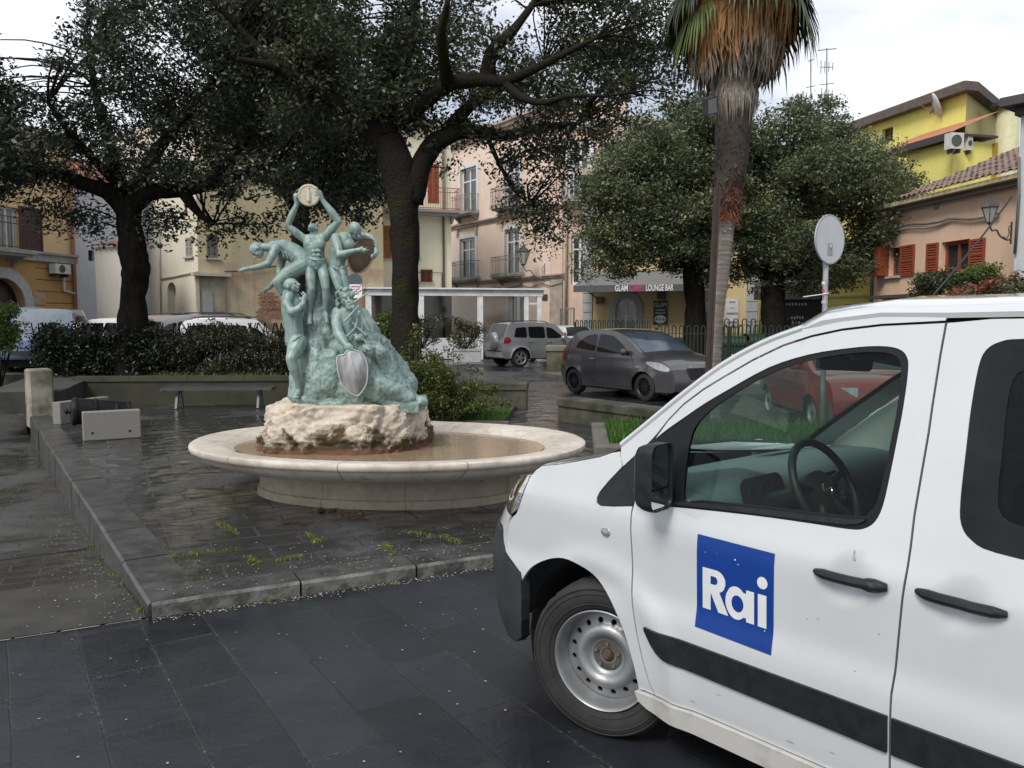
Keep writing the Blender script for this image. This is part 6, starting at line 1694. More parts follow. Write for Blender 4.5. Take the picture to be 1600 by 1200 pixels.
# bronze material
brz, N, L, b = new_mat('verdigris_bronze'); b.inputs['Roughness'].default_value = .55; b.inputs['Metallic'].default_value = .12
v = coords(N, L); f1 = nz(N, L, v, 4.5, 8, .65); f2 = nz(N, L, v, 30, 6, .7); f3 = nz(N, L, coords(N, L, (6, 6, .8)), 3, 6, .6)
c = mixc(N, L, ramp(N, L, f1, .35, .65), (.17, .25, .225), (.265, .35, .32)); c = mixc(N, L, ramp(N, L, f2, .5, .8), c, (.12, .175, .16)); c = mixc(N, L, ramp(N, L, f3, .56, .74), c, (.36, .44, .42))
f4 = nz(N, L, coords(N, L, (14, 14, 1.2)), 2, 5, .65); c = mixc(N, L, ramp(N, L, f4, .55, .72), c, (.075, .11, .10)); g_ = N.new('ShaderNodeNewGeometry'); pr = ramp(N, L, g_.outputs['Pointiness'], .40, .5, (1, 1, 1), (0, 0, 0)); c = mixc(N, L, pr, c, (.05, .075, .065))  # creases darkened by pointiness: occlusion shade put into the colour
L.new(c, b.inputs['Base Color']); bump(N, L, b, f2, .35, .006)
def remesh(o, vox, it=4, disp=None):
 r = o.modifiers.new('remesh', 'REMESH'); r.mode = 'VOXEL'; r.voxel_size = vox; r.use_smooth_shade = True
 s = o.modifiers.new('smooth', 'SMOOTH'); s.factor = .5; s.iterations = it
 if disp:
  for (st, sz, dep) in disp:
   t = bpy.data.textures.new('n', 'CLOUDS'); t.noise_scale = sz; t.noise_depth = dep; d = o.modifiers.new('d', 'DISPLACE'); d.texture = t; d.strength = st; d.texture_coords = 'LOCAL'; d.mid_level = .5
YST = 7.72; K1 = YST / FPX
def S(px, py, dy=0): return at(px, py, YST + dy)
def caps_px(mb, a, b, wa, wb, da=0, db=0): mb.caps(S(a[0], a[1], da), S(b[0], b[1], db), wa * K1 / 2, wb * K1 / 2, 12)
def blob(mb, c, w, h, d, dy=0, tilt=0): mb.ell(S(c[0], c[1], dy), (w * K1 / 2, d * K1 / 2, h * K1 / 2), 14, 10, Matrix.Rotation(R(tilt), 3, 'Y'))
def chain(mb, pts):           # pts: (x, y, dy, w)
 for p, q in zip(pts[:-1], pts[1:]): mb.caps(S(p[0], p[1], p[2]), S(q[0], q[1], q[2]), p[3] * K1 / 2, q[3] * K1 / 2, 12)
def hand(mb, wrist, knuck, side, fingers, w=7.5):
 """palm, four fingers and a thumb; fingers = list of point lists, each from a knuckle"""
 mb.caps(S(*wrist), S(*knuck), w * K1 / 2, w * .55 * K1, 10)
 for f in fingers:
  for p, q in zip(f[:-1], f[1:]): mb.caps(S(*p), S(*q), 2.0 * K1 / 2, 1.7 * K1 / 2, 6)
def head(mb, c, dy, w, h, tilt, face, nd):
 """skull, jaw, nose, brow, lips and ears; face = unit direction (x, y_depth, z) the face looks to; tilt of crown->chin axis"""
 C0 = S(c[0], c[1], dy); f = Vector(face).normalized(); up = Vector(nd); up = (up - f * up.dot(f)).normalized(); sd_ = f.cross(up)
 Mx = Matrix((sd_, f, up)).transposed(); r = w * K1 / 2; H = h * K1 / 2
 W = lambda x, y, z: C0 + sd_ * (x * r) + f * (y * r) + up * (z * H)
 mb.ell(W(0, -.12, .25), (r * .93, r * 1.12, H * .76), 16, 12, Mx)
 mb.ell(W(0, .28, -.28), (r * .70, r * .72, H * .62), 14, 10, Mx)
 mb.ell(W(0, .62, -.78), (r * .30, r * .28, H * .2), 10, 8, Mx)            # chin
 mb.caps(W(0, .95, .12), W(0, 1.28, -.20), r * .12, r * .19, 8)            # nose
 mb.caps(W(-.45, .84, .2), W(.45, .84, .2), r * .15, r * .15, 8)           # brow
 mb.caps(W(-.22, .98, -.42), W(.22, .98, -.42), r * .11, r * .11, 8); mb.caps(W(-.18, .96, -.54), W(.18, .96, -.54), r * .12, r * .12, 8)
 for s_ in (-1, 1):
  mb.ell(W(s_ * .42, .68, -.2), (r * .24, r * .26, H * .2), 8, 6, Mx)   # cheekbone
  mb.ell(W(s_ * .95, -.12, -.05), (r * .12, r * .26, H * .26), 8, 6, Mx)
  mb.ell(W(s_ * .36, .82, .05), (r * .14, r * .1, H * .07), 8, 6, Mx)
VOX = .0062
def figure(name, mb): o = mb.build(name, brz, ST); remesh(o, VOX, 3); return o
# -- the middle youth holding the disc up
mb = MB()
head(mb, (488.5, 357), -.0, 15, 20, 0, (-.15, -.35, .9), (.12, .8, .35))
chain(mb, [(491, 362, .02, 12), (492, 372, .02, 15)])
chain(mb, [(477, 374, .02, 15), (508, 371, .02, 15)]); blob(mb, (483, 382), 18, 20, 15, -.02); blob(mb, (500, 381), 18, 20, 15, -.02); blob(mb, (491, 385), 34, 32, 20, .02)
chain(mb, [(491, 388, .02, 31), (494, 401, .02, 27), (495, 411, .01, 33)])
for x, y in ((490, 393), (498, 392), (491, 399), (498, 399)): blob(mb, (x, y), 8, 6, 5, -.065)
chain(mb, [(476, 374, .01, 13), (462, 363, -.02, 12.5), (449, 353, -.04, 10)]); chain(mb, [(449, 353, -.04, 10), (456, 336, -.05, 10.5), (464, 319, -.06, 7)])
hand(mb, (464, 318, -.06), (462, 306, -.07), 1, [[(461, 305, -.08), (463, 298, -.09), (467, 295, -.085)], [(463, 305, -.085), (466, 300, -.1), (469, 298, -.09)], [(462, 307, -.09), (466, 304, -.105), (469, 302, -.1)], [(463, 309, -.09), (467, 308, -.105), (469, 307, -.1)], [(465, 313, -.07), (468, 312, -.05), (471, 311, -.045)]])
chain(mb, [(508, 370, .01, 13.5), (519, 358, -.02, 13.5), (529, 346, -.04, 10.5)]); chain(mb, [(529, 346, -.04, 10.5), (518, 331, -.05, 12), (504, 313, -.06, 7.5)])
hand(mb, (504, 313, -.06), (499, 301, -.07), 1, [[(499, 300, -.08), (496, 293, -.09), (493, 291, -.09)], [(498, 301, -.085), (495, 296, -.1), (492, 295, -.1)], [(498, 303, -.09), (494, 300, -.1), (492, 299, -.1)], [(498, 305, -.09), (495, 304, -.1), (492, 304, -.1)], [(499, 309, -.07), (496, 309, -.05), (494, 308, -.045)]])
blob(mb, (484, 413), 18, 16, 18, .02); blob(mb, (505, 413), 18, 16, 18, .02)
chain(mb, [(485, 416, 0, 18), (486, 435, -.05, 16.5), (487, 451, -.08, 12.5)]); chain(mb, [(487, 452, -.08, 12), (484, 466, -.05, 12.5), (484, 489, -.02, 7)]); chain(mb, [(484, 491, -.02, 7.5), (484, 500, -.06, 8.5), (483.5, 505, -.09, 6)])
chain(mb, [(503, 416, 0, 18), (507, 434, -.05, 16.5), (509, 450, -.08, 12.5)]); chain(mb, [(509, 450, -.08, 12), (510, 466, -.05, 12.5), (509, 487, -.02, 7)]); chain(mb, [(509, 488, -.02, 7.5), (510, 498, -.06, 8.5), (511, 503, -.09, 6)])
for x0, y0 in ((483.5, 504), (511, 503)):
 for k in range(5): mb.caps(S(x0 - 3 + k * 1.5, y0 - 1, -.08), S(x0 - 3.6 + k * 1.8, y0 + 3 - k * .3, -.1), .0055, .005, 6)
blob(mb, (495, 419), 5, 7, 6, -.06)
figure('figure_with_disc', mb)
mb = MB(); pts = [S(480 + k * 3.1, 403 + 3.5 * math.sin(PI * k / 10), -.05 - .06 * math.sin(PI * k / 10)) for k in range(11)]; mb.tube(pts, .006, 6); mb.build('belt', brz, ST, smooth=True)
# disc
c = S(482.5, 305, -.09); M = Matrix.Translation(c) @ Matrix.Rotation(R(93), 4, 'X') @ Matrix.Rotation(R(4), 4, 'Y')
mb = MB(); r = 16.6 * K1; mb.lathe([(.001, .008), (r * .8, .008), (r * .82, .012), (r * .88, .012), (r * .9, .008), (r * .97, .008), (r, .004), (r, -.012), (.001, -.014)], 40, M)
M2 = M; mb.mat(1); mb.caps(M2 @ Vector((0, .045, .01)), M2 @ Vector((0, -.05, .01)), .014, .02, 8); mb.ell(M2 @ Vector((0, .065, .012)), .012, 8, 6); mb.caps(M2 @ Vector((.015, .03, .01)), M2 @ Vector((.02, -.02, .01)), .006, .006, 6)
for k in range(30):
 a = k * PI / 15; mb.caps(M2 @ Vector((r * .85 * math.cos(a), r * .85 * math.sin(a), .012)), M2 @ Vector((r * .87 * math.cos(a), r * .87 * math.sin(a), .012)), .004, .004, 5)
q = mb.build('disc', [mat('disc_gilt', (.50, .44, .30), .55, col2=(.58, .54, .42), scale=18, metal=.3), mat('disc_relief', (.55, .52, .45), .6)], ST, smooth=True, ang=40)
# -- the figure leaning out to the left
mb = MB()
head(mb, (402, 391), -.05, 19, 25, 0, (-.35, -.25, -.75), (-.75, -.1, .45))
chain(mb, [(411, 386, -.03, 12), (424, 387, -.02, 15)])
chain(mb, [(428, 386, 0, 20), (444, 388, .03, 28), (460, 396, .05, 30), (474, 407, .05, 32)]); blob(mb, (438, 385), 32, 18, 34, .03, 12); blob(mb, (446, 396), 26, 20, 24, .02, 20)
for k in range(4): mb.caps(S(440 + k * 6, 391 + k * 3, -.075), S(444 + k * 6, 401 + k * 3, -.07), .009, .008, 8)
chain(mb, [(431, 388, -.08, 16), (424, 402, -.12, 13), (419, 412, -.14, 10.5)]); chain(mb, [(419, 412, -.14, 11), (404, 417, -.17, 9.5), (387, 420, -.2, 6)])
hand(mb, (387, 420, -.2), (380, 421.5, -.21), 1, [[(380, 420, -.21), (375, 420, -.22), (370, 419, -.22)], [(380, 421.5, -.215), (374, 423, -.225), (369, 422, -.22)], [(380, 423, -.21), (375, 425.5, -.22), (371, 425, -.21)], [(381, 424, -.2), (377, 427, -.2), (373, 427.5, -.19)], [(383, 420, -.21), (380, 416, -.22), (378, 411.5, -.22)]], 6.5)
chain(mb, [(441, 403, .1, 15), (437, 420, .08, 11.5), (437, 431, .04, 10)]); chain(mb, [(437, 431, .04, 10), (428, 442, 0, 9), (420, 450, -.03, 6.5)])
hand(mb, (420, 450, -.03), (415, 453, -.04), 1, [[(415, 452, -.05), (410, 452, -.06), (407, 450, -.06)], [(415, 453.5, -.05), (410, 455, -.06), (406, 454, -.06)], [(415, 455, -.045), (411, 458, -.05), (408, 458, -.05)], [(416, 456, -.04), (413, 460, -.04), (411, 461, -.04)], [(417, 452, -.04), (414, 448, -.05), (413, 446, -.05)]], 6)
blob(mb, (474, 411), 30, 28, 26, .06)
chain(mb, [(474, 415, .0, 27), (452, 426, -.07, 23), (434, 440, -.11, 16)]); chain(mb, [(434, 441, -.11, 16), (442, 456, -.08, 13), (455, 468, -.02, 10)])
chain(mb, [(470, 418, .1, 24), (450, 430, .08, 20), (446, 446, .05, 16), (455, 466, .05, 13)])
figure('figure_reaching_left', mb)
# -- the figure on the right with the raised shield
mb = MB()
head(mb, (555.5, 361), -.06, 20, 28, 0, (.5, -.55, -.55), (-.1, -.35, .85))
chain(mb, [(551, 369, -.02, 13), (543, 374, 0, 17)])
chain(mb, [(538, 377, 0, 30), (531, 392, .02, 31), (527, 405, .03, 26), (526, 415, .03, 26)]); chain(mb, [(528, 374, 0, 18), (557, 373, .03, 17)]); blob(mb, (543, 382), 25, 20, 17, -.04); blob(mb, (529, 383), 22, 22, 18, -.02)
chain(mb, [(525, 372, -.07, 16), (528, 386, -.12, 13.5), (531, 397, -.16, 11)]); chain(mb, [(531, 398, -.16, 11.5), (543, 395, -.18, 10.5), (556, 391, -.2, 6.5)])
hand(mb, (556, 391, -.2), (564, 390, -.2), 1, [[(564, 389, -.2), (570, 388, -.21), (574, 387, -.2)], [(565, 390.5, -.205), (571, 390.5, -.215), (577, 390, -.205)], [(564, 392, -.2), (570, 393, -.21), (575, 392.5, -.2)], [(563, 393, -.195), (568, 395, -.2), (571, 395, -.19)], [(560, 389, -.2), (564, 386, -.2), (568, 385, -.2)]], 6.5)
chain(mb, [(560, 371, .06, 14), (571, 369, .07, 11.5), (581, 371, .06, 10)]); chain(mb, [(581, 371, .06, 10), (586, 382, .04, 8.5), (588, 394, .01, 6.5)])
hand(mb, (588, 394, .01), (585, 400, -.01), 1, [[(587, 396, -.02), (583, 397, -.05), (580, 398, -.05)], [(586, 399, -.02), (582, 400, -.055), (579, 400, -.05)], [(585, 401, -.02), (582, 402, -.05), (579, 403, -.05)], [(585, 403, -.02), (582, 404, -.045), (580, 404, -.04)], [(590, 397, 0), (592, 396, -.02), (591, 393, -.03)]], 7)
blob(mb, (527, 420), 27, 18, 22, .03)
chain(mb, [(522, 422, -.01, 17), (526, 436, -.05, 15.5), (530, 450, -.07, 12)]); chain(mb, [(530, 450, -.07, 12), (536, 470, -.02, 9)])
chain(mb, [(535, 422, .01, 15), (538, 437, -.02, 14), (541, 452, -.03, 11)]); chain(mb, [(541, 452, -.03, 11), (545, 470, .02, 9)])
figure('figure_with_raised_shield', mb)
mb = MB(); mb.tube([S(514 + k * 2.7, 413 + 6 * math.sin(PI * k / 11) ** .8 + k * .15, -.0 - .1 * math.sin(PI * k / 11)) for k in range(12)], .007, 6); mb.build('belt', brz, ST, smooth=True)
def shield(name, pts, Y0, cx, cy, dome, m, rim, yslope=0, ns=1):
 def fn(u, v, d):
  r = ((u - cx) / 30) ** 2 + ((v - cy) / 40) ** 2
  p = S(u, v, Y0 - dome * max(0, 1 - r) + yslope * (u - cx) / 30); return p + Vector((0, d, 0))
 P = [(p[0], p[1]) for p in catmull([Vector((a, b, 0)) for a, b in pts], 4, True)]
 mb = MB(); panel(mb, P, [], 2.0, fn, .015); panel(mb, P, [], 4.0, lambda u, v, d: fn(u, v, .014), 0)
 o = mb.build(name, m, ST, smooth=True, ang=50)
 mb = MB(); mb.tube([fn(u, v, -.001) for u, v in P] + [fn(*P[0], -.001)], .0075, 6, False); mb.build('shield_rim', rim, o, smooth=True)
 return o
brz2 = mat('bronze_brown', (.10, .065, .035), .42, metal=.55, col2=(.055, .045, .035), scale=12)
z4 = lambda *a: [(440 + x / 7.06, 280 + y / 7.06) for x, y in a]
shield('raised_shield', z4((800, 735), (840, 690), (900, 655), (1000, 665), (1015, 720), (1060, 790), (1040, 840), (1000, 900), (950, 975), (880, 1025), (810, 1030), (765, 985), (735, 910), (735, 840), (770, 800)), -.01, 566, 400, .03, brz2, mat('bronze_rim', (.2, .15, .1), .5, metal=.4), .05)
# -- lower left: standing man, hands at his face
mb = MB()
head(mb, (456, 447), -.16, 21, 25, 0, (.85, -.3, .3), (-.3, 0, .9))
chain(mb, [(453, 455, -.14, 15), (453, 463, -.13, 17)])
chain(mb, [(452, 468, -.12, 25), (455, 484, -.11, 31), (458, 503, -.11, 29), (460, 520, -.11, 29), (461, 532, -.1, 32)]); blob(mb, (457, 478), 32, 34, 26, -.12)
chain(mb, [(452, 463, -.19, 15), (448, 474, -.22, 14), (455, 486, -.27, 12)]); chain(mb, [(455, 487, -.27, 12.5), (466, 483, -.28, 11), (474, 474, -.26, 8)])
hand(mb, (474, 474, -.26), (475, 466, -.25), 1, [[(474, 466, -.25), (472, 460, -.24), (469, 457, -.23)], [(475.5, 466, -.25), (475, 459, -.24), (472, 455, -.23)], [(477, 467, -.25), (477, 460, -.24), (475, 456, -.23)], [(478, 469, -.25), (479, 463, -.24), (478, 459, -.23)], [(472, 471, -.26), (469, 467, -.26), (467, 464, -.25)]], 7.5)
chain(mb, [(462, 464, -.06, 14), (472, 472, -.06, 11), (477, 468, -.1, 8)]); chain(mb, [(449, 460, -.1, 14), (443, 452, -.06, 11), (446, 442, -.04, 9), (453, 437, -.06, 8)])
blob(mb, (462, 532), 34, 26, 26, -.1)
chain(mb, [(466, 535, -.14, 29), (461, 547, -.2, 25), (455, 560, -.25, 17)]); chain(mb, [(455, 561, -.25, 17), (459, 575, -.23, 16.5), (465, 592, -.19, 12), (467, 609, -.16, 8.5)]); chain(mb, [(467, 610, -.16, 9.5), (464, 617, -.2, 10), (462.5, 620, -.24, 8)])
for k in range(5): mb.caps(S(458.5 + k * 2.0, 619, -.24), S(457.5 + k * 2.2, 621.5 - k * .2, -.265), .0065, .006, 6)
chain(mb, [(470, 538, -.02, 24), (474, 556, -.02, 18), (475, 570, 0, 14)]); chain(mb, [(475, 570, 0, 14), (474, 590, .02, 11), (476, 606, .03, 9)])
figure('standing_figure', mb)
mb = MB(); mb.tube([S(457 + k * 1.6, 533 - 8 * math.sin(PI / 2 * k / 10), -.24 + .08 * (k / 10) ** 2) for k in range(11)], .0055, 6); mb.build('belt', brz, ST, smooth=True)
# -- seated bearded elder with the standing shield
mb = MB()
head(mb, (540, 465), -.2, 25, 30, 0, (.5, -.8, -.15), (0, -.1, 1))
rg = random.Random(2)
for k in range(44):
 a = rg.uniform(0, PI); x = 539 + 13.5 * math.cos(a); y = 461 - 10 * math.sin(a); mb.ell(S(x, y + rg.uniform(-2, 3), -.2 - .07 * rg.random()), .016 * rg.uniform(.7, 1.2), 7, 5)
for k in range(26): x = rg.uniform(540, 554); y = rg.uniform(470, 482); mb.caps(S(x, y, -.28), S(x + rg.uniform(-1, 2), y + 5, -.27), .011, .006, 6)
for k in range(10): x = 526 + rg.random() * 4; y = 462 + k * 1.7; mb.ell(S(x, y, -.2), .017, 7, 5)
chain(mb, [(540, 480, -.14, 20), (541, 487, -.12, 26)])
chain(mb, [(545, 492, -.1, 42), (549, 505, -.1, 46), (553, 520, -.08, 48), (560, 534, -.08, 50)]); blob(mb, (553, 498), 42, 26, 34, -.1)
chain(mb, [(529, 489, -.15, 21), (527, 505, -.2, 19), (529, 521, -.25, 16)]); chain(mb, [(529, 521, -.25, 17), (536, 532, -.3, 15), (542, 540, -.34, 10)])
hand(mb, (542, 539, -.34), (546, 542, -.36), 1, [[(541.5 + k * 3.2, 541, -.37), (541 + k * 3.3, 545, -.385), (541 + k * 3.3, 548, -.37)] for k in range(4)] + [[(540, 539, -.36), (538, 543, -.37), (539, 546, -.365)]], 10)
chain(mb, [(567, 491, -.1, 20), (577, 508, -.12, 19), (578, 520, -.16, 16)]); chain(mb, [(578, 520, -.16, 16), (568, 526, -.22, 14), (559, 529, -.26, 11)])
for (a_, b_, w_) in (((540, 486), (552, 506), 4), ((552, 506), (572, 524), 4), ((561, 487), (556, 512), 4), ((556, 512), (540, 528), 4), ((562, 488), (576, 516), 5), ((548, 488), (546, 512), 3), ((566, 492), (566, 520), 3)): caps_px(mb, a_, b_, w_, w_, -.26, -.27)
figure('seated_bearded_figure', mb)
brz_l = mat('bronze_pale_branch', (.36, .40, .38), .6, col2=(.25, .3, .28), scale=9)
for i, (a_, b_, w_) in enumerate((((539, 502), (560, 478), 4), ((553, 473), (576, 456), 3.5), ((549, 463), (581, 443), 2.5), ((556, 455), (573, 434), 1.8))):
 mb = MB(); caps_px(mb, a_, b_, w_, w_ * .6, -.3 + .06 * i, -.32 + .06 * i); mb.build('branch', brz_l, ST, smooth=True)
z5 = lambda *a: [(390 + x / 4.286, 440 + y / 4.286) for x, y in a]
shm, N, L, b = new_mat('shield_worn_metal'); b.inputs['Roughness'].default_value = .4; b.inputs['Metallic'].default_value = .35
v = coords(N, L, (3.5, 3.5, .8)); c = mixc(N, L, ramp(N, L, nz(N, L, v, 2.2, 6, .6), .42, .6), (.20, .18, .165), (.44, .45, .46)); L.new(c, b.inputs['Base Color'])
shield('standing_shield', z5((587, 505), (632, 490), (655, 462), (700, 457), (745, 475), (768, 500), (788, 560), (790, 630), (778, 695), (730, 762), (690, 755), (648, 722), (612, 670), (592, 600)), -.36, 550, 580, .045, shm, mat('shield_rim_pale', (.42, .47, .46), .5, metal=.2), .02)
# -- the mound: trunk of rock behind the figures, drapery and slope to the right
mb = MB()
chain(mb, [(497, 420, .12, 34), (498, 470, .14, 44), (497, 520, .14, 60), (500, 570, .14, 78), (505, 610, .16, 96)])
chain(mb, [(520, 440, .14, 30), (530, 480, .16, 46), (540, 520, .2, 70)]); chain(mb, [(484, 500, .1, 34), (480, 560, .1, 44), (478, 612, .05, 58)])
chain(mb, [(515, 470, .08, 26), (518, 540, .06, 40), (515, 600, .05, 60)])
chain(mb, [(560, 520, .1, 60), (572, 560, .12, 92), (585, 600, .12, 100)]); chain(mb, [(590, 542, -.02, 38), (600, 575, 0, 46), (610, 610, .0, 50)]); chain(mb, [(600, 560, .25, 50), (620, 605, .25, 70)])
chain(mb, [(575, 545, -.16, 34), (590, 550, -.16, 30)]); chain(mb, [(560, 560, -.12, 34), (570, 590, -.16, 44), (590, 612, -.14, 40)]); chain(mb, [(520, 560, -.1, 34), (515, 600, -.12, 40)])
chain(mb, [(540, 560, .1, 80), (560, 600, .1, 110)]); chain(mb, [(575, 575, -.05, 60), (590, 605, -.05, 64)]); chain(mb, [(498, 540, .02, 50), (500, 605, .0, 70)]); chain(mb, [(610, 590, .0, 40), (632, 612, .02, 30), (650, 624, .04, 16)]); chain(mb, [(590, 600, -.2, 30), (620, 612, -.18, 24), (640, 622, -.15, 16)])
blob(mb, (570, 530), 50, 30, 40, -.12); blob(mb, (581, 515), 22, 34, 30, -.04, -20)
for k in range(7): chain(mb, [(556 + k * 5, 524 + k * 1.5, -.26 + k * .015, 5), (574 + k * 4, 536 + k * 3, -.27 + k * .02, 6), (586 + k * 3, 552 + k * 7, -.25 + k * .02, 5)])
chain(mb, [(573, 545, -.3, 14), (578, 552, -.31, 14)]); blob(mb, (575, 548), 17, 17, 14, -.3); blob(mb, (572, 546), 5, 6, 5, -.37); blob(mb, (579, 546), 5, 6, 5, -.37); chain(mb, [(575, 556, -.3, 9), (576, 570, -.28, 7)])
chain(mb, [(575, 560, -.28, 12), (570, 590, -.26, 12)])
p0 = S(478, 625, -.1)
zt0 = .965
mb.box(xl(474, 7.6), xl(655, 7.6), 7.53, 8.35, .90, 1.0)
for (x0, x1, z) in ((474, 560, 1.02), (540, 620, 1.03), (600, 660, 1.0)): mb.caps(Vector((xl(x0, 7.6), 7.58, z)), Vector((xl(x1, 7.6), 7.62, z)), .06, .06, 10)
o = mb.build('bronze_mound', brz, ST); remesh(o, .011, 3, [(.05, .16, 3), (.022, .05, 4), (.008, .02, 2)])

# ================================================================ PARKED CARS
rubber = mat('tyre_rubber', (.022, .021, .020), .75, col2=(.04, .038, .035), scale=20)
rim_silver = mat('rim_silver', (.45, .46, .47), .35, metal=.6, col2=(.38, .39, .4))
rim_black = mat('rim_black', (.012, .012, .013), .4)
plastic = mat('black_plastic', (.018, .019, .021), .55, col2=(.026, .027, .029), scale=8)
car_glass = mat('car_glass_dark', (.008, .010, .012), .03, spec=.3, col2=(.012, .014, .016))
car_glass_b = mat('car_glass_light', (.10, .12, .14), .05, spec=.9, col2=(.16, .18, .2), scale=1.5)
lamp_clear = mat('headlamp_clear', (.55, .57, .58), .12, spec=.8, col2=(.35, .37, .38), scale=12)
lamp_red = mat('taillamp_red', (.42, .012, .015), .15, col2=(.3, .008, .01), scale=10)
plate_w = mat('number_plate', (.62, .63, .64), .4)
plate_b = mat('plate_blue', (.03, .07, .3), .4); orange_l = mat('indicator_orange', (.5, .15, .01), .2)
def paint(name, c, rough=.28, metal=.0, c2=None):
 return mat(name, c, rough, metal, c2 or tuple(x * .93 for x in c), 2.5, coat=.9)
def car_wheel(parent, x, y, r, w, rim, spokes, side):
 M = Matrix.Translation((x, y, r)) @ Matrix.Rotation(-side * PI / 2, 4, 'X')
 mb = MB(); mb.lathe([(r * .66, w * .42), (r * .70, w * .5), (r * .90, w * .5), (r * .98, w * .40), (r, w * .2), (r, -w * .4), (r * .9, -w * .5), (r * .6, -w * .5)], 28, M)
 t = mb.build('wheel', rubber, parent, smooth=True, ang=40)
 mb = MB(); mb.lathe([(.001, w * .1), (r * .6, w * .12)], 20, M); mb.build('brake_disc', mat('wheel_dark', (.015, .015, .016), .6), t)
 mb = MB(); mb.lathe([(r * .68, w * .46), (r * .66, w * .48), (r * .60, w * .40), (r * .58, w * .2)], 28, M)
 mb.lathe([(.001, w * .42), (r * .14, w * .42), (r * .17, w * .36), (r * .17, w * .15)], 14, M)
 for k in range(spokes):
  a = 2 * PI * k / spokes; c, s = math.cos(a), math.sin(a); q = r * (.11 if spokes < 8 else .05)
  vs = [(c * r * .13 - s * q, s * r * .13 + c * q, w * .40), (c * r * .13 + s * q, s * r * .13 - c * q, w * .40), (c * r * .61 + s * q * 1.1, s * r * .61 - c * q * 1.1, w * .36), (c * r * .61 - s * q * 1.1, s * r * .61 + c * q * 1.1, w * .36)]
  vs = [M @ Vector(v) for v in vs]; dn = (M.to_3x3() @ Vector((0, 0, 1))) * (-w * .14)
  mb.add(vs + [v + dn for v in vs], [(0, 1, 2, 3), (0, 4, 5, 1), (1, 5, 6, 2), (2, 6, 7, 3), (3, 7, 4, 0)])
 if spokes == 0: mb.lathe([(.001, w * .42), (r * .3, w * .42), (r * .6, w * .36), (r * .62, w * .4)], 24, M)
 mb.build('rim', rim, t); return t
def rpoly(P, r=.07, n=3):
 out = []
 for i in range(len(P)):
  a, b, c = Vector((*P[i - 1], 0)), Vector((*P[i], 0)), Vector((*P[(i + 1) % len(P)], 0)); u = a - b; w = c - b; q = min(r, u.length * .45, w.length * .45); p = b + u.normalized() * q; s = b + w.normalized() * q
  for k in range(n + 1): t = k / n; out.append(tuple((p * (1 - t) ** 2 + b * (2 * t * (1 - t)) + s * t * t)[:2]))
 return out
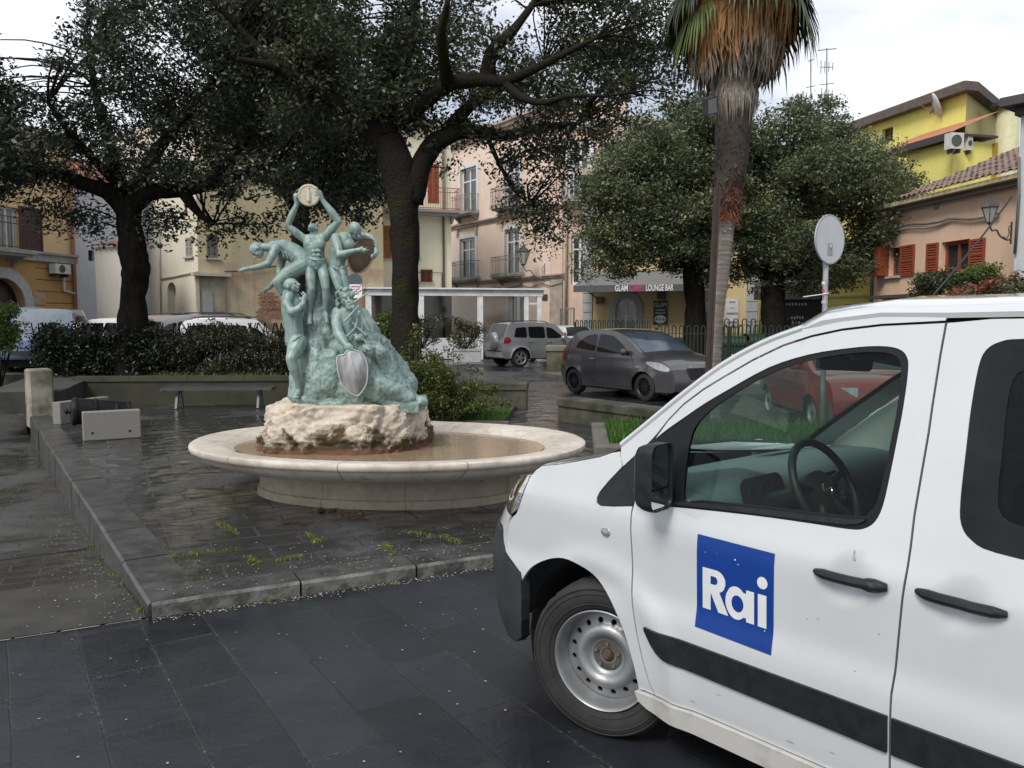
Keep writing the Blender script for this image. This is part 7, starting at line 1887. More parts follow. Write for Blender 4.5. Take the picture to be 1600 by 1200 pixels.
def car(label, loc, rz, L, W, prof, belt, side_glass, wheels, wr, pm, glass_seg, name='parked_car', rim=rim_silver, spokes=5, tum=.28, parts=(), gm=None, rails=False, group='cars parked around the square', sill=.24, cat='car', handle=True, ww=.2, mirrors=True, doors=(), plan=.16):
 """prof: (x, z) along the top from rear bumper to front bumper; x = 0 rear .. L front"""
 gm = gm or car_glass
 o = empty(name, loc, rz, label, cat, group)
 prof = [tuple(p) for p in prof]
 def hw(x, z):
  t = min(1, abs(x - L / 2) / (L / 2)); w = W / 2 * (1 - plan * t ** 5)
  w -= max(0, z - belt) * tum + max(0, z - belt) ** 2 * .06
  w -= max(0, .45 - z) * .12
  w += .018 * math.exp(-((z - .62) / .18) ** 2)
  for wx in wheels:
   d = math.hypot(x - wx, z - wr); w += .022 * math.exp(-((d - wr * 1.12) / .09) ** 2) if z < belt else 0
  return w
 def side(s_):
  return lambda x, z, d=0, s_=s_: Vector((x - L / 2, s_ * (hw(x, z) - d), z))
 top = densify(catmull([Vector((x, 0, z)) for x, z in prof], 1), 99, False) if False else prof
 sm = [(p.x, p.y) for p in catmull([Vector((a, b, 0)) for a, b in prof], 4)]
 out = list(sm)
 bot = [(L - .12, sill)]
 for wx in sorted(wheels, reverse=True):
  R_ = wr * 1.16
  bot += [(wx + R_ * math.cos(t * PI / 12), max(sill, wr + R_ * math.sin(t * PI / 12))) for t in range(-2, 15)]
 bot += [(.12, sill)]
 poly = out + bot
 mb = MB()
 for s_ in (1, -1): panel(mb, poly, [], .09, side(s_), .0, flip=(s_ > 0))
 # skin over the top
 n = 9; b = len(mb.v)
 def skin(x, z, t, off=0, nrm=(0, 0, 1)):
  w = hw(x, z); y = w * t; cz = .035 * (1 - t * t) * (1 if z > belt - .2 else .4)
  return Vector((x - L / 2 + nrm[0] * (off + cz), y, z + nrm[2] * (off + cz)))
 nr = []
 for i in range(len(sm)):
  a = sm[max(0, i - 1)]; c = sm[min(len(sm) - 1, i + 1)]; dx, dz = c[0] - a[0], c[1] - a[1]; l = math.hypot(dx, dz) or 1; nr.append((-dz / l, 0, dx / l))
 for i, (x, z) in enumerate(sm):
  for k in range(n): mb.v.append(tuple(skin(x, z, -1 + 2 * k / (n - 1), 0, nr[i])))
 for i in range(len(sm) - 1):
  for k in range(n - 1): mb.f.append((b + i * n + k, b + (i + 1) * n + k, b + (i + 1) * n + k + 1, b + i * n + k + 1)); mb.m.append(0)
 body = mb.build('body', pm, o, smooth=True, ang=42)
 mb = MB(); mb.box(.2 - L / 2, L / 2 - .2, -W / 2 + .1, W / 2 - .1, sill - .04, .62); mb.build('underbody', mat('underbody', (.008, .008, .008), .9), o)
 for j, (i0, i1, ins, gm2) in enumerate(glass_seg):
  mb = MB(); b = 0; rows = [i for i in range(len(sm)) if i0 <= sm[i][0] <= i1 and sm[i][1] >= belt - .12]
  if len(rows) < 2: continue
  for i in rows:
   x, z = sm[i]
   for k in range(n): mb.v.append(tuple(skin(x, z, (-1 + 2 * k / (n - 1)) * (1 - ins), .007, nr[i])))
  for i in range(len(rows) - 1):
   for k in range(n - 1): mb.f.append((i * n + k, (i + 1) * n + k, (i + 1) * n + k + 1, i * n + k + 1)); mb.m.append(0)
  mb.build('windscreen' if i0 > L * .45 else 'rear_window', gm2 or gm, o, smooth=True)
 for s_ in (1, -1):
  for g in side_glass:
   P = rpoly(g)
   mb = MB(); panel(mb, P, [], .12, lambda x, z, d: side(s_)(x, z, -.006 + d), .01, flip=(s_ > 0)); mb.build('side_window', gm, o, smooth=True, ang=50)
  for dr in doors:
   mb = MB(); pts = [side(s_)(x, z, -.001) for x, z in densify(dr, .12, False)]; mb.tube(pts, .006, 4, False); mb.build('door_seam', plastic, o)
 for wx in wheels:
  for s_ in (1, -1): car_wheel(o, wx - L / 2, s_ * (W / 2 - ww / 2 - .02), wr, ww, rim, spokes, s_)
 if mirrors:
  mx = max(p[0] for g in side_glass for p in g) - .12
  for s_ in (1, -1):
   c = side(s_)(mx, belt + .06, -.1); mb = MB(); mb.ell(c, (.07, .1, .075), 12, 8); mb.caps(side(s_)(mx, belt, 0), c, .02, .025, 6); mb.build('mirror', pm if pm.name != 'x' else plastic, o, smooth=True)
 if handle:
  for hx, hz in handle if hasattr(handle, '__len__') else ((L * .45, belt - .09),):
   for s_ in (1, -1): mb = MB(); mb.caps(side(s_)(hx - .09, hz, -.02), side(s_)(hx + .09, hz, -.02), .016, .016, 6); mb.build('door_handle', rim_silver if pm.name.startswith('dark') else pm, o, smooth=True)
 if rails:
  for s_ in (1, -1):
   xs = rails; mb = MB(); pts = []
   for k in range(9):
    x = xs[0] + (xs[1] - xs[0]) * k / 8; z = float(np.interp(x, [p[0] for p in sm[:]], [p[1] for p in sm])); pts.append(Vector((x - L / 2, s_ * (hw(x, z) - .06), z + (.06 if 0 < k < 8 else .0))))
   mb.tube(pts, .017, 6); mb.build('roof_rail', plastic, o, smooth=True)
 for (nm, shp, m) in parts:
  mb = MB(); shp(mb, side, hw, L, W); q = mb.build(nm, m, o, smooth=True, ang=40)
 return o
def patch(pts, s_, off=-.01, st=.06):
 def f(mb, side, hw, L, W):
  P = [(p.x, p.y) for p in catmull([Vector((a, b, 0)) for a, b in pts], 3, True)]
  panel(mb, P, [], st, lambda x, z, d: side(s_)(x, z, off + d), .02, flip=(s_ > 0))
 return f
def boxp(x0, x1, y0, y1, z0, z1, taper=0):
 def f(mb, side, hw, L, W): mb.box(x0 - L / 2, x1 - L / 2, y0, y1, z0, z1)
 return f
def ellp(x, y, z, r):
 def f(mb, side, hw, L, W): mb.ell((x - L / 2, y, z), r, 16, 10)
 return f
def bow(xc, z0, z1, W_, sgn, d=.16, y0=-1, y1=1, th=.03):   # curved strip across the nose or tail
 def f(mb, side, hw, L, W):
  n = 12; vs = []
  for k in range(n + 1):
   t = y0 + (y1 - y0) * k / n; y = W_ / 2 * t; x = xc - L / 2 - sgn * d * abs(t) ** 3
   vs += [(x, y, z0), (x, y, z1), (x - sgn * th, y, z1), (x - sgn * th, y, z0)]
  fs = []
  for k in range(n):
   for j in range(4): fs.append((k * 4 + j, (k + 1) * 4 + j, (k + 1) * 4 + (j + 1) % 4, k * 4 + (j + 1) % 4))
  fs += [(0, 1, 2, 3), (n * 4 + 3, n * 4 + 2, n * 4 + 1, n * 4)]
  mb.add(vs, fs)
 return f
def heading(pr, pf):      # yaw so that +X points from rear point to front point
 return math.atan2(pf.y - pr.y, pf.x - pr.x)
GZ = .08
# ---- grey hatchback
pr, pf = gp(898, 614), gp(1010, 628)
rear = Vector((1.62, 19.9, GZ)); front = Vector((4.05, 17.9, GZ))
def place(px0, py0, px1, py1, wb, Lr, L, W):
 """near-side wheels' ground points -> centre and heading"""
 a, b = gp(px0, py0), gp(px1, py1); rz = heading(a, b); d = Vector((math.cos(rz), math.sin(rz), 0)); m = (a + b) / 2
 side = Vector((-d.y, d.x, 0));
 if side.dot(Vector((m.x, m.y, 0))) < 0: side = -side      # away from the camera
 ctr = m + side * (W / 2 - .12) + d * (L / 2 - (Lr + wb / 2)) * 1.0
 return (ctr.x, ctr.y, GZ), rz
greyp = paint('dark_grey_metallic', (.10, .095, .10), .24, .35)
loc, rz = place(899, 614, 1013, 627, 2.39, .62, 3.84, 1.68)
hatch_prof = [(.02, .45), (.0, .62), (.06, .85), (.16, 1.05), (.42, 1.33), (.62, 1.46), (1.1, 1.515), (1.6, 1.52), (2.05, 1.47), (2.5, 1.28), (2.92, 1.03), (3.2, .97), (3.5, .88), (3.7, .76), (3.8, .6), (3.83, .42), (3.8, .25)]
car('dark grey hatchback with black wheels parked behind the low stone wall', loc, rz, 3.84, 1.68, hatch_prof, .98,
 [[(.66, 1.10), (.74, 1.22), (1.0, 1.38), (1.38, 1.425), (1.4, 1.03)], [(1.46, 1.02), (1.46, 1.43), (1.92, 1.39), (2.30, 1.2), (2.60, .985)]], (.62, 3.01), .30, greyp, [(2.08, 2.93, .12, mat('screen_sky_reflection', (.05, .075, .13), .04, spec=1, col2=(.10, .12, .14), scale=2)), (.2, .6, .2, None)],  # sky reflection put into the windscreen's base colour
 rim=rim_black, spokes=12, sill=.22, handle=((1.35, .86),), doors=[[(1.43, 1.42), (1.43, .98), (1.40, .5), (1.42, .3)], [(2.62, 1.0), (2.72, .8), (2.68, .45), (2.6, .28)], [(.95, .62), (1.15, .32)], [(1.42, .3), (2.6, .28)]],
 parts=[('headlamp', patch([(3.08, .83), (3.25, .86), (3.5, .83), (3.72, .72), (3.66, .665), (3.4, .70)], -1), lamp_clear), ('headlamp', patch([(3.08, .83), (3.25, .86), (3.5, .83), (3.72, .72), (3.66, .665), (3.4, .70)], 1), lamp_clear),
   ('grille', bow(3.86, .48, .73, 1.0, 1, .14, -.62, .62, .06), plastic), ('grille_trim', bow(3.875, .73, .76, 1.0, 1, .14, -.55, .55, .05), rim_silver), ('lower_intake', bow(3.875, .24, .36, 1.5, 1, .20, -.9, .9, .06), plastic),
   ('number_plate', bow(3.90, .33, .44, .5, 1, .01, -1, 1, .02), plate_w), ('plate_strip', bow(3.904, .33, .44, .5, 1, .01, -1, -.85, .02), plate_b), ('fender_badge', patch([(2.80, .74), (2.95, .75), (2.95, .73), (2.8, .72)], -1, -.008, .05), rim_silver), ('taillamp', patch([(.08, .8), (.2, 1.05), (.27, 1.0), (.2, .78)], -1), lamp_red), ('taillamp', patch([(.08, .8), (.2, 1.05), (.27, 1.0), (.2, .78)], 1), lamp_red)])
# ---- silver off-roader, seen from the rear three-quarter
silp = paint('silver_metallic', (.40, .41, .42), .32, .45)
loc, rz = place(813, 574, 868, 568, 2.49, .75, 3.95, 1.74)
a = gp(812, 574); rzz = R(28); d = Vector((math.cos(rzz), math.sin(rzz), 0)); sd = Vector((-d.y, d.x, 0))
ctr = a + d * (3.95 / 2 - .78) + sd * (.87 - .1)
suv_prof = [(.14, .35), (.08, .5), (.06, .8), (.1, 1.05), (.3, 1.5), (.42, 1.64), (.8, 1.69), (1.5, 1.70), (2.2, 1.66), (2.45, 1.55), (2.85, 1.15), (3.2, 1.06), (3.6, .98), (3.85, .82), (3.93, .6), (3.9, .35)]
car('silver off-roader with covered spare wheel on its tail, beside the veranda', (ctr.x, ctr.y, GZ), rzz, 3.95, 1.74, suv_prof, 1.05,
 [[(.5, 1.14), (.62, 1.50), (1.06, 1.53), (1.06, 1.12)], [(1.14, 1.12), (1.14, 1.54), (1.85, 1.54), (1.85, 1.1)], [(1.93, 1.1), (1.93, 1.53), (2.2, 1.48), (2.7, 1.1)]], (.78, 3.18), .36, silp, [(2.3, 2.9, .12, car_glass_b), (.1, .40, .14, car_glass_b)],
 rim=rim_silver, spokes=5, sill=.34, handle=((1.2, .98), (2.0, .97)), rails=(.45, 2.1), tum=.2, plan=.1, doors=[[(1.1, 1.54), (1.1, 1.05), (1.15, .8), (1.3, .5)], [(1.89, 1.54), (1.89, .45)], [(2.75, 1.1), (2.8, .5)]],
 parts=[('bumper', bow(.02, .38, .66, 1.62, -1, .1, -1, 1, .12), mat('bumper_silver', (.36, .37, .38), .45)), ('bumper_step', bow(-.0, .60, .64, 1.4, -1, .08, -1, 1, .05), plastic),
   ('taillamp', patch([(.10, .92), (.14, 1.14), (.34, 1.12), (.34, .94)], -1, -.015), lamp_red), ('taillamp', patch([(.10, .92), (.14, 1.14), (.34, 1.12), (.34, .94)], 1, -.015), lamp_red),
   ('wheel_arch', lambda mb, side, hw, L, W: [mb.tube([side(s_)(wx + .43 * math.cos(t * PI / 10), .36 + .43 * math.sin(t * PI / 10), -.012) for t in range(11)], .035, 6) for s_ in (1, -1) for wx in (.78, 3.18)], silp),
   ('spare_wheel_cover', lambda mb, side, hw, L, W: mb.lathe([(.001, .20), (.26, .20), (.3, .185), (.35, .12), (.355, .02), (.30, 0)], 32, Matrix.Translation((-L / 2 + .07, -.12, .98)) @ Matrix.Rotation(-PI / 2, 4, 'Y')), silp)])
# ---- white hatchback behind it
whp = paint('white_paint_car', (.62, .63, .63), .3)
small_prof = [(.05, .4), (.03, .6), (.04, .9), (.12, 1.15), (.25, 1.42), (.5, 1.52), (1.2, 1.55), (1.9, 1.50), (2.3, 1.3), (2.75, 1.03), (3.1, .95), (3.35, .85), (3.5, .65), (3.52, .4)]
def small(label, x, Y, rz_deg, pm, z=GZ, prof=None, L=3.54, W=1.6, gm=None, rails=False, rim=rim_silver, spokes=6, box=False):
 p = at(x, 500, Y); pr_ = prof or small_prof
 return car(label, (p.x, Y, z), R(rz_deg), L, W, pr_, 1.0 if not box else 1.05,
  [[(.35, 1.08), (.5, 1.4), (1.25, 1.43), (1.25, 1.05)], [(1.33, 1.04), (1.33, 1.43), (1.85, 1.38), (2.4, 1.06)]] if not box else [[(.3, 1.15), (.42, 1.52), (1.2, 1.55), (1.2, 1.13)], [(1.3, 1.12), (1.3, 1.55), (2.1, 1.52), (2.1, 1.11)], [(2.18, 1.1), (2.18, 1.5), (2.42, 1.42), (2.8, 1.12)]],
  (.58, L - .66), .29, pm, [(1.93, 2.78, .12, gm) if not box else (2.3, 3.1, .12, gm), (.1, .4, .12, gm)], rim=rim, spokes=spokes, rails=rails,
  parts=[('taillamp', patch([(.06, .85), (.1, 1.25), (.24, 1.25), (.24, .88)], 1, -.012), lamp_red), ('taillamp', patch([(.06, .85), (.1, 1.25), (.24, 1.25), (.24, .88)], -1, -.012), lamp_red),
    ('headlamp', patch([(L - .5, .72), (L - .42, .84), (L - .2, .78), (L - .1, .66), (L - .3, .64)], 1), lamp_clear), ('headlamp', patch([(L - .5, .72), (L - .42, .84), (L - .2, .78), (L - .1, .66), (L - .3, .64)], -1), lamp_clear),
    ('number_plate', bow(.0, .8, .9, .5, -1, .01, -1, 1, .03), plate_w), ('grille', bow(L + .01, .5, .62, 1.1, 1, .06), plastic), ('bumper', bow(.0, .4, .58, 1.45, -1, .1, -1, 1, .08), plastic)])
small('small white hatchback with tall red tail lamps behind the off-roader', 872, 34.0, 118, whp, rim=rim_silver)
dkg = paint('dark_green_paint', (.02, .035, .03), .2)
sed = [(.05, .45), (.0, .7), (.06, .92), (.5, .98), (.85, 1.15), (1.2, 1.36), (1.9, 1.42), (2.5, 1.36), (3.0, 1.1), (3.3, .97), (3.9, .88), (4.15, .7), (4.18, .4)]
p = at(985, 500, 25.6)
car('dark green saloon half hidden between railing and cafe', (p.x + .2, 27.8, GZ), R(-4), 4.2, 1.68, sed, .98, [[(.95, 1.03), (1.25, 1.29), (1.9, 1.34), (1.9, 1.02)], [(1.98, 1.02), (1.98, 1.34), (2.5, 1.28), (2.95, 1.02)]], (.75, 3.4), .30, dkg, [(2.5, 3.1, .12, None), (.75, 1.2, .12, None)], rim=rim_silver, spokes=6)
p = at(1160, 500, 24.0)
# ---- cars beyond the hedge, left (the far street lies higher)
bluep = paint('steel_blue_paint', (.12, .16, .25), .25, .3); deepb = paint('deep_blue_paint', (.03, .04, .16), .25)
slv = paint('silver_grey_paint', (.30, .32, .35), .3, .3); brn = paint('brown_paint', (.10, .06, .045), .35); navy = paint('navy_paint', (.025, .03, .05), .25)
HZ = .55
suvp = [(.10, .4), (.05, .7), (.08, 1.1), (.2, 1.5), (.4, 1.68), (1.2, 1.72), (2.2, 1.70), (2.45, 1.6), (3.05, 1.14), (3.5, 1.05), (3.8, .9), (3.9, .5), (3.88, .4)]
small('steel blue small off-roader facing the camera, left end of the hedge', 76, 22.5, -72, bluep, .42, suvp, 3.95, 1.7, car_glass_b, rails=False, box=True)
small('pale silver car partly hidden behind the steel blue one', 38, 26.5, -68, slv, .55, suvp, 3.95, 1.7, car_glass_b, box=True)
small('deep blue car at the far left behind the silver one', 18, 30, -70, deepb, .55, suvp, 3.95, 1.65, None, box=True)
small('white hatchback with red tail lamp, just left of the left tree trunk', 167, 24.2, 168, whp, .34, gm=car_glass)
small('brown car with black roof rails right of the left tree trunk', 247, 24.6, 176, brn, .26, suvp, 3.95, 1.7, rails=(.5, 2.1), box=True)
small('dark navy estate car in the middle of the hedge gap', 300, 24.2, 180, navy, .28, suvp, 3.95, 1.7, rails=(.5, 2.1), box=True)
wo = small('white estate car with long roof rails left of the statue', 390, 23.6, 2, whp, .16, suvp, 3.95, 1.7, rails=(.4, 2.2), box=True)
# ---- red van, seen through the windows of the white van
redp = paint('red_van_paint', (.26, .03, .028), .35)
vprof = [(.05, .4), (.0, .8), (.04, 1.1), (.15, 1.32), (.4, 1.37), (1.7, 1.37), (2.0, 1.33), (2.35, 1.15), (2.75, .93), (3.1, .86), (3.35, .78), (3.46, .58), (3.45, .32)]
a = gp(1275, 672); rzz = R(-90); d = Vector((math.cos(rzz), math.sin(rzz), 0)); sd = Vector((-d.y, d.x, 0)); ctr = a - d * (3.46 / 2 - .72) + sd * .68
car('small red van parked beyond the grass bed, seen through the white van window', (ctr.x, ctr.y, GZ), rzz, 3.46, 1.56, vprof, .93,
 [[(1.5, .98), (1.5, 1.27), (1.95, 1.25), (2.35, 1.0)], [(.5, .98), (.5, 1.25), (1.35, 1.27), (1.35, .98)]], (.6, 2.74), .265, redp, [(2.0, 2.76, .1, None)], name='parked_van', cat='van', group=None, spokes=0, tum=.2, plan=.1, handle=((1.5, .85),),
 parts=[('bumper', bow(3.52, .22, .50, 1.5, 1, .14, -1, 1, .16), mat('van_bumper', (.06, .065, .065), .6)), ('side_strip', patch([(.4, .62), (2.2, .62), (2.2, .72), (.4, .72)], -1, -.012, .3), mat('strip_maroon', (.12, .03, .03), .5)), ('indicator', bow(3.49, .60, .70, 1.44, 1, .14, -.99, -.86, .05), orange_l), ('headlamp', bow(3.49, .58, .72, 1.44, 1, .14, -.85, -.5, .05), lamp_clear), ('headlamp', bow(3.49, .58, .72, 1.44, 1, .14, .6, .98, .05), lamp_clear), ('number_plate', bow(3.54, .32, .43, .5, 1, .01, -1, 1, .02), plate_w)])

# ================================================================ THE WHITE VAN
VTH = R(41)
VD = Vector((-math.sin(VTH), math.cos(VTH), 0)); VO = Vector((-math.cos(VTH), -math.sin(VTH), 0))
VP = Vector((.329, 3.3055, 0)) + VD * -.026
V_S1, V_HW, V_EX, V_A0 = .35, .93, 2.8, 1.0
def v_len(z): return float(np.interp(z, [.18, .25, .4, .6, .72, .78, .84, .92, 1.0, 1.1, 1.25, 1.5], [.86, .93, .985, 1.0, .985, .95, .90, .83, .74, .60, .44, .3]))
_ph = np.linspace(0, 1, 2001) * PI / 2
_xs = (V_A0 - V_S1) * np.sin(_ph) ** (2 / V_EX); _ys = V_HW * np.cos(_ph) ** (2 / V_EX)
_L = np.concatenate([[0], np.cumsum(np.hypot(np.diff(_xs), np.diff(_ys)))])
NZ_ = ([.15, .25, .32, .40, .58, .63, .70, .80, .93, .99, 1.03, 1.20, 1.50, 1.76, 1.80], [-.05, -.025, -.008, 0.0, .012, .010, -.002, .002, .006, 0.0, -.012, -.045, -.112, -.182, -.195])
def v_n0(z): return float(np.interp(z, *NZ_))
def v_n(z):   # softened
 return (v_n0(z - .014) + 2 * v_n0(z) + v_n0(z + .014)) / 4
CUPS = [(-1.085, .943, .062, .062, .016), (-1.415, .95, .062, .068, .016)]
def VM(u, z, d=0):
 """surface of the near side: u runs along the side and round the front corner; d = depth below the paint"""
 if u <= V_S1: s, n, tx, tn = u, 0.0, 1, 0
 else:
  x = float(np.interp(u - V_S1, _L, _xs)); y = float(np.interp(u - V_S1, _L, _ys)); x2 = float(np.interp(u - V_S1 + .01, _L, _xs)); y2 = float(np.interp(u - V_S1 + .01, _L, _ys))
  k = (v_len(z) - V_S1) / (V_A0 - V_S1); s = V_S1 + x * k; n = y - V_HW; tx, tn = (x2 - x) * k, y2 - y
 fade = 1 if u <= V_S1 else max(0, 1 + n / V_HW)
 nn = n + v_n(z) * fade
 r = math.hypot(u, z - .33)
 if u < .7: nn += .014 * math.exp(-((r - .42) / .05) ** 2) * fade
 for cx, cz, rx, rz_, dp in CUPS:
  q = ((u - cx) / rx) ** 2 + ((z - cz) / rz_) ** 2
  if q < 1: nn -= dp * math.sqrt(1 - q)
 l = math.hypot(tx, tn) or 1; ns, nnn = -tn / l, tx / l          # outward normal in plan
 if ns < 0: ns = 0
 return VP + VD * (s - ns * d) + VO * (nn - nnn * d) + Vector((0, 0, z))
def VW(s, n, z): return VP + VD * s + VO * n + Vector((0, 0, z))
vwhite = mat('van_white', (.52, .535, .545), .2, col2=(.475, .49, .50), scale=1.2, coat=1)
vdirt = mat('van_white_sill', (.52, .51, .48), .4, col2=(.34, .32, .29), scale=7, lo=.45, hi=.75)
vblack = mat('van_black_trim', (.010, .011, .013), .45, spec=.3, col2=(.018, .019, .022), scale=20, bmp=.15, bscale=400, bdist=.001)
vseal = mat('van_seal', (.007, .008, .009), .4, spec=.25)
vin = mat('van_inner_dark', (.008, .008, .009), .9)
V = empty('white_van', VP, 0, 'white van with blue Rai square on its front door, in the right foreground', 'van')
V['label'] = 'white van with a blue lettered square on its front door, right foreground'
Vinv = Matrix.Translation(-VP)
def vb(mb, name, m, parent=None, smooth=True, ang=35):
 return mb.build(name, m, parent or V, smooth=smooth, ang=ang, tr=Vinv if True else None)
def C2(pts, n=4, closed=True): return [(p.x, p.y) for p in catmull([Vector((a, b, 0)) for a, b in pts], n, closed)]
# outlines in (u, z), surveyed on the panel surface
roofgap = [(-.089, 1.247), (-.150, 1.292), (-.20, 1.335), (-.269, 1.395), (-.369, 1.478), (-.528, 1.583), (-.749, 1.690), (-.955, 1.735), (-1.085, 1.747), (-1.279, 1.756), (-1.7, 1.76), (-2.6, 1.762), (-3.75, 1.75)]
doortop = [(-.269, 1.312), (-.308, 1.371), (-.369, 1.437), (-.45, 1.50), (-.528, 1.549), (-.64, 1.617), (-.749, 1.671), (-.85, 1.705), (-.955, 1.728), (-1.085, 1.744), (-1.276, 1.754)]
black_out = C2([(-.014, 1.001), (-.006, 1.03), (-.049, 1.089), (-.11, 1.155), (-.176, 1.216), (-.287, 1.319), (-.375, 1.385), (-.46, 1.446), (-.555, 1.505), (-.706, 1.593), (-.849, 1.643), (-.986, 1.668), (-1.084, 1.677), (-1.147, 1.670), (-1.178, 1.645), (-1.188, 1.600), (-1.19, 1.496), (-1.185, 1.403), (-1.177, 1.282), (-1.168, 1.189), (-1.150, 1.137), (-1.118, 1.109), (-1.068, 1.098), (-.932, 1.092), (-.709, 1.079), (-.365, 1.049), (-.2, 1.024), (-.06, 1.000)], 3)
# the black field splits at the door line: front triangle on the wing, frame on the door
glass_o = C2([(-.432, 1.085), (-.420, 1.20), (-.425, 1.33), (-.470, 1.405), (-.560, 1.478), (-.709, 1.570), (-.851, 1.622), (-.988, 1.650), (-1.080, 1.657), (-1.135, 1.650), (-1.158, 1.628), (-1.166, 1.59), (-1.170, 1.494), (-1.165, 1.402), (-1.157, 1.279), (-1.146, 1.195), (-1.123, 1.157), (-1.090, 1.141), (-.927, 1.127), (-.705, 1.112), (-.50, 1.094)], 3)
bx = -.2       # door front edge meets the black triangle here
tri = [p for p in black_out if p[0] > bx + .002] + []
tri_poly = [(bx, 1.024)] + [(bx, 1.238)]
tri = sorted(tri, key=lambda p: 0)
def clip(poly, keep, xb):   # Sutherland-Hodgman against u = xb
 out = []
 for i in range(len(poly)):
  a, b = poly[i], poly[(i + 1) % len(poly)]; ia = (a[0] > xb) == keep; ib = (b[0] > xb) == keep
  if ia: out.append(a)
  if ia != ib: t = (xb - a[0]) / (b[0] - a[0]); out.append((xb, a[1] + t * (b[1] - a[1])))
 return out
tri = clip(black_out, True, bx); frame_blk = clip(black_out, False, bx)
doorfront = [(-.196, 1.0), (-.199, .93), (-.204, .859), (-.212, .73), (-.224, .608), (-.240, .51), (-.262, .426), (-.285, .35), (-.313, .285)]
doorrear = [(-1.233, .300), (-1.235, .392), (-1.236, .629), (-1.252, .867), (-1.261, 1.0), (-1.263, 1.082), (-1.263, 1.176), (-1.273, 1.422), (-1.275, 1.658), (-1.278, 1.75)]
def shift(P, du): return [(a + du, b) for a, b in P]
G = .0035
inset_bot = lambda: [(-.70, 1.0)]
door_bot = [(-.798, .300)]
# door panel: front edge (down), bottom, rear edge (up), top edge forwards
door_poly = [(a - G, b) for a, b in doorfront] + [(-.55, .293), (-.9, .296), (-1.225, .298)] + [(a + G, b) for a, b in doorrear[1:]] + [(a, b - G) for a, b in reversed(doortop[:-1])] + [(-.232, 1.25), (-.203, 1.20), (-.2 - G, 1.15), (-.2 - G, 1.05)]
door_hole = [p for p in clip(black_out, False, -.2 - G - .0001)]
# hole must stay strictly inside: pull its front to just behind the door edge
door_hole = clip(black_out, False, -.215)
seg_front = [(-.215, 1.026), (-.215, 1.25)]
D = empty  # alias not used further
mb = MB(); panel(mb, door_poly, [door_hole], .03, VM, .016)
door = vb(mb, 'front_door', vwhite)
mb = MB(); fr_out = clip(black_out, False, -.2145); panel(mb, fr_out, [glass_o], .03, lambda u, z, d: VM(u, z, .004 + d), .014); vb(mb, 'window_surround', vseal, door)
mb = MB(); band = C2([(-.40, 1.062), (-.6, 1.08), (-.9, 1.10), (-1.06, 1.112), (-1.11, 1.128), (-1.12, 1.140), (-1.08, 1.131), (-.9, 1.118), (-.6, 1.096), (-.40, 1.074)], 2); panel(mb, band, [], .03, lambda u, z, d: VM(u, z, -.006 + d), .012); vb(mb, 'window_seal', vblack, door)
vglass = glass_mat('van_glass', (.50, .64, .58), .015, .3)
mb = MB(); panel(mb, C2([(a, b) for a, b in glass_o[::3]], 2), [], .06, lambda u, z, d: VM(u, z, .010), 0); vb(mb, 'window_glass', vglass, door)
mb = MB(); panel(mb, tri, [], .03, lambda u, z, d: VM(u, z, .001 + d), .012); vb(mb, 'corner_trim', vblack)
mb = MB(); panel(mb, clip(clip(black_out, False, bx), True, -.2145), [], .03, lambda u, z, d: VM(u, z, .002 + d), .012); vb(mb, 'corner_trim', vblack)
# wing (fender)
arch = [(.45, .56), (.421, .6), (.37, .653), (.277, .703), (.175, .732), (.078, .724), (-.015, .690), (-.102, .617), (-.169, .511), (-.210, .400), (-.228, .330), (-.232, .28)]
arch_c = [(p.x, p.y) for p in catmull([Vector((a, b, 0)) for a, b in arch], 3)]
wing_front = [(.452, .60), (.56, .66), (.60, .74), (.605, .80), (.575, .84), (.54, .865), (.52, .90), (.505, .95), (.50, 1.0), (.50, 1.045)]
wing_top = [(.44, 1.085), (.36, 1.107), (.257, 1.126), (.14, 1.155), (.012, 1.19), (-.05, 1.215), (-.089, 1.236)]
wing_poly = arch_c[1:] + [(-.262, .285), (-.309, .285)] + [(a + G, b) for a, b in reversed(doorfront[:-1])] + [(-.2 + G, 1.15)]
# around the black triangle: follow its outline from the door line to its tip and back up
tri_edge = [p for p in tri if p[0] > bx + .001]
lo_edge = [(-.193, 1.021), (-.10, 1.004), (-.03, .995), (-.004, 1.003), (.001, 1.022), (-.010, 1.05), (-.049, 1.099), (-.11, 1.165), (-.112, 1.170)]
wing_poly = arch_c[1:] + [(-.262, .285), (-.309, .285)] + [(a + G, b) for a, b in reversed(doorfront[:-1])] + lo_edge + [(-.098, 1.2), (-.089, 1.225)] + list(reversed(wing_top[:-1])) + list(reversed(wing_front))
mb = MB(); panel(mb, wing_poly, [], .028, VM, .014); wing = vb(mb, 'front_wing', vwhite)
# A-pillar panel between the door frame gap and the windscreen
pil = [(-.118, 1.170), (-.176, 1.226), (-.202, 1.250), (-.236, 1.285), (-.262, 1.315)] + [(a + G * .6, b + G * 1.2) for a, b in doortop[1:]] + [(-1.276, 1.766), (-1.085, 1.775), (-.955, 1.757), (-.811, 1.728), (-.669, 1.675), (-.518, 1.592), (-.361, 1.473), (-.195, 1.336), (-.125, 1.272), (-.092, 1.243), (-.100, 1.20)]
mb = MB(); panel(mb, pil, [], .025, VM, .012); vb(mb, 'pillar', vwhite)
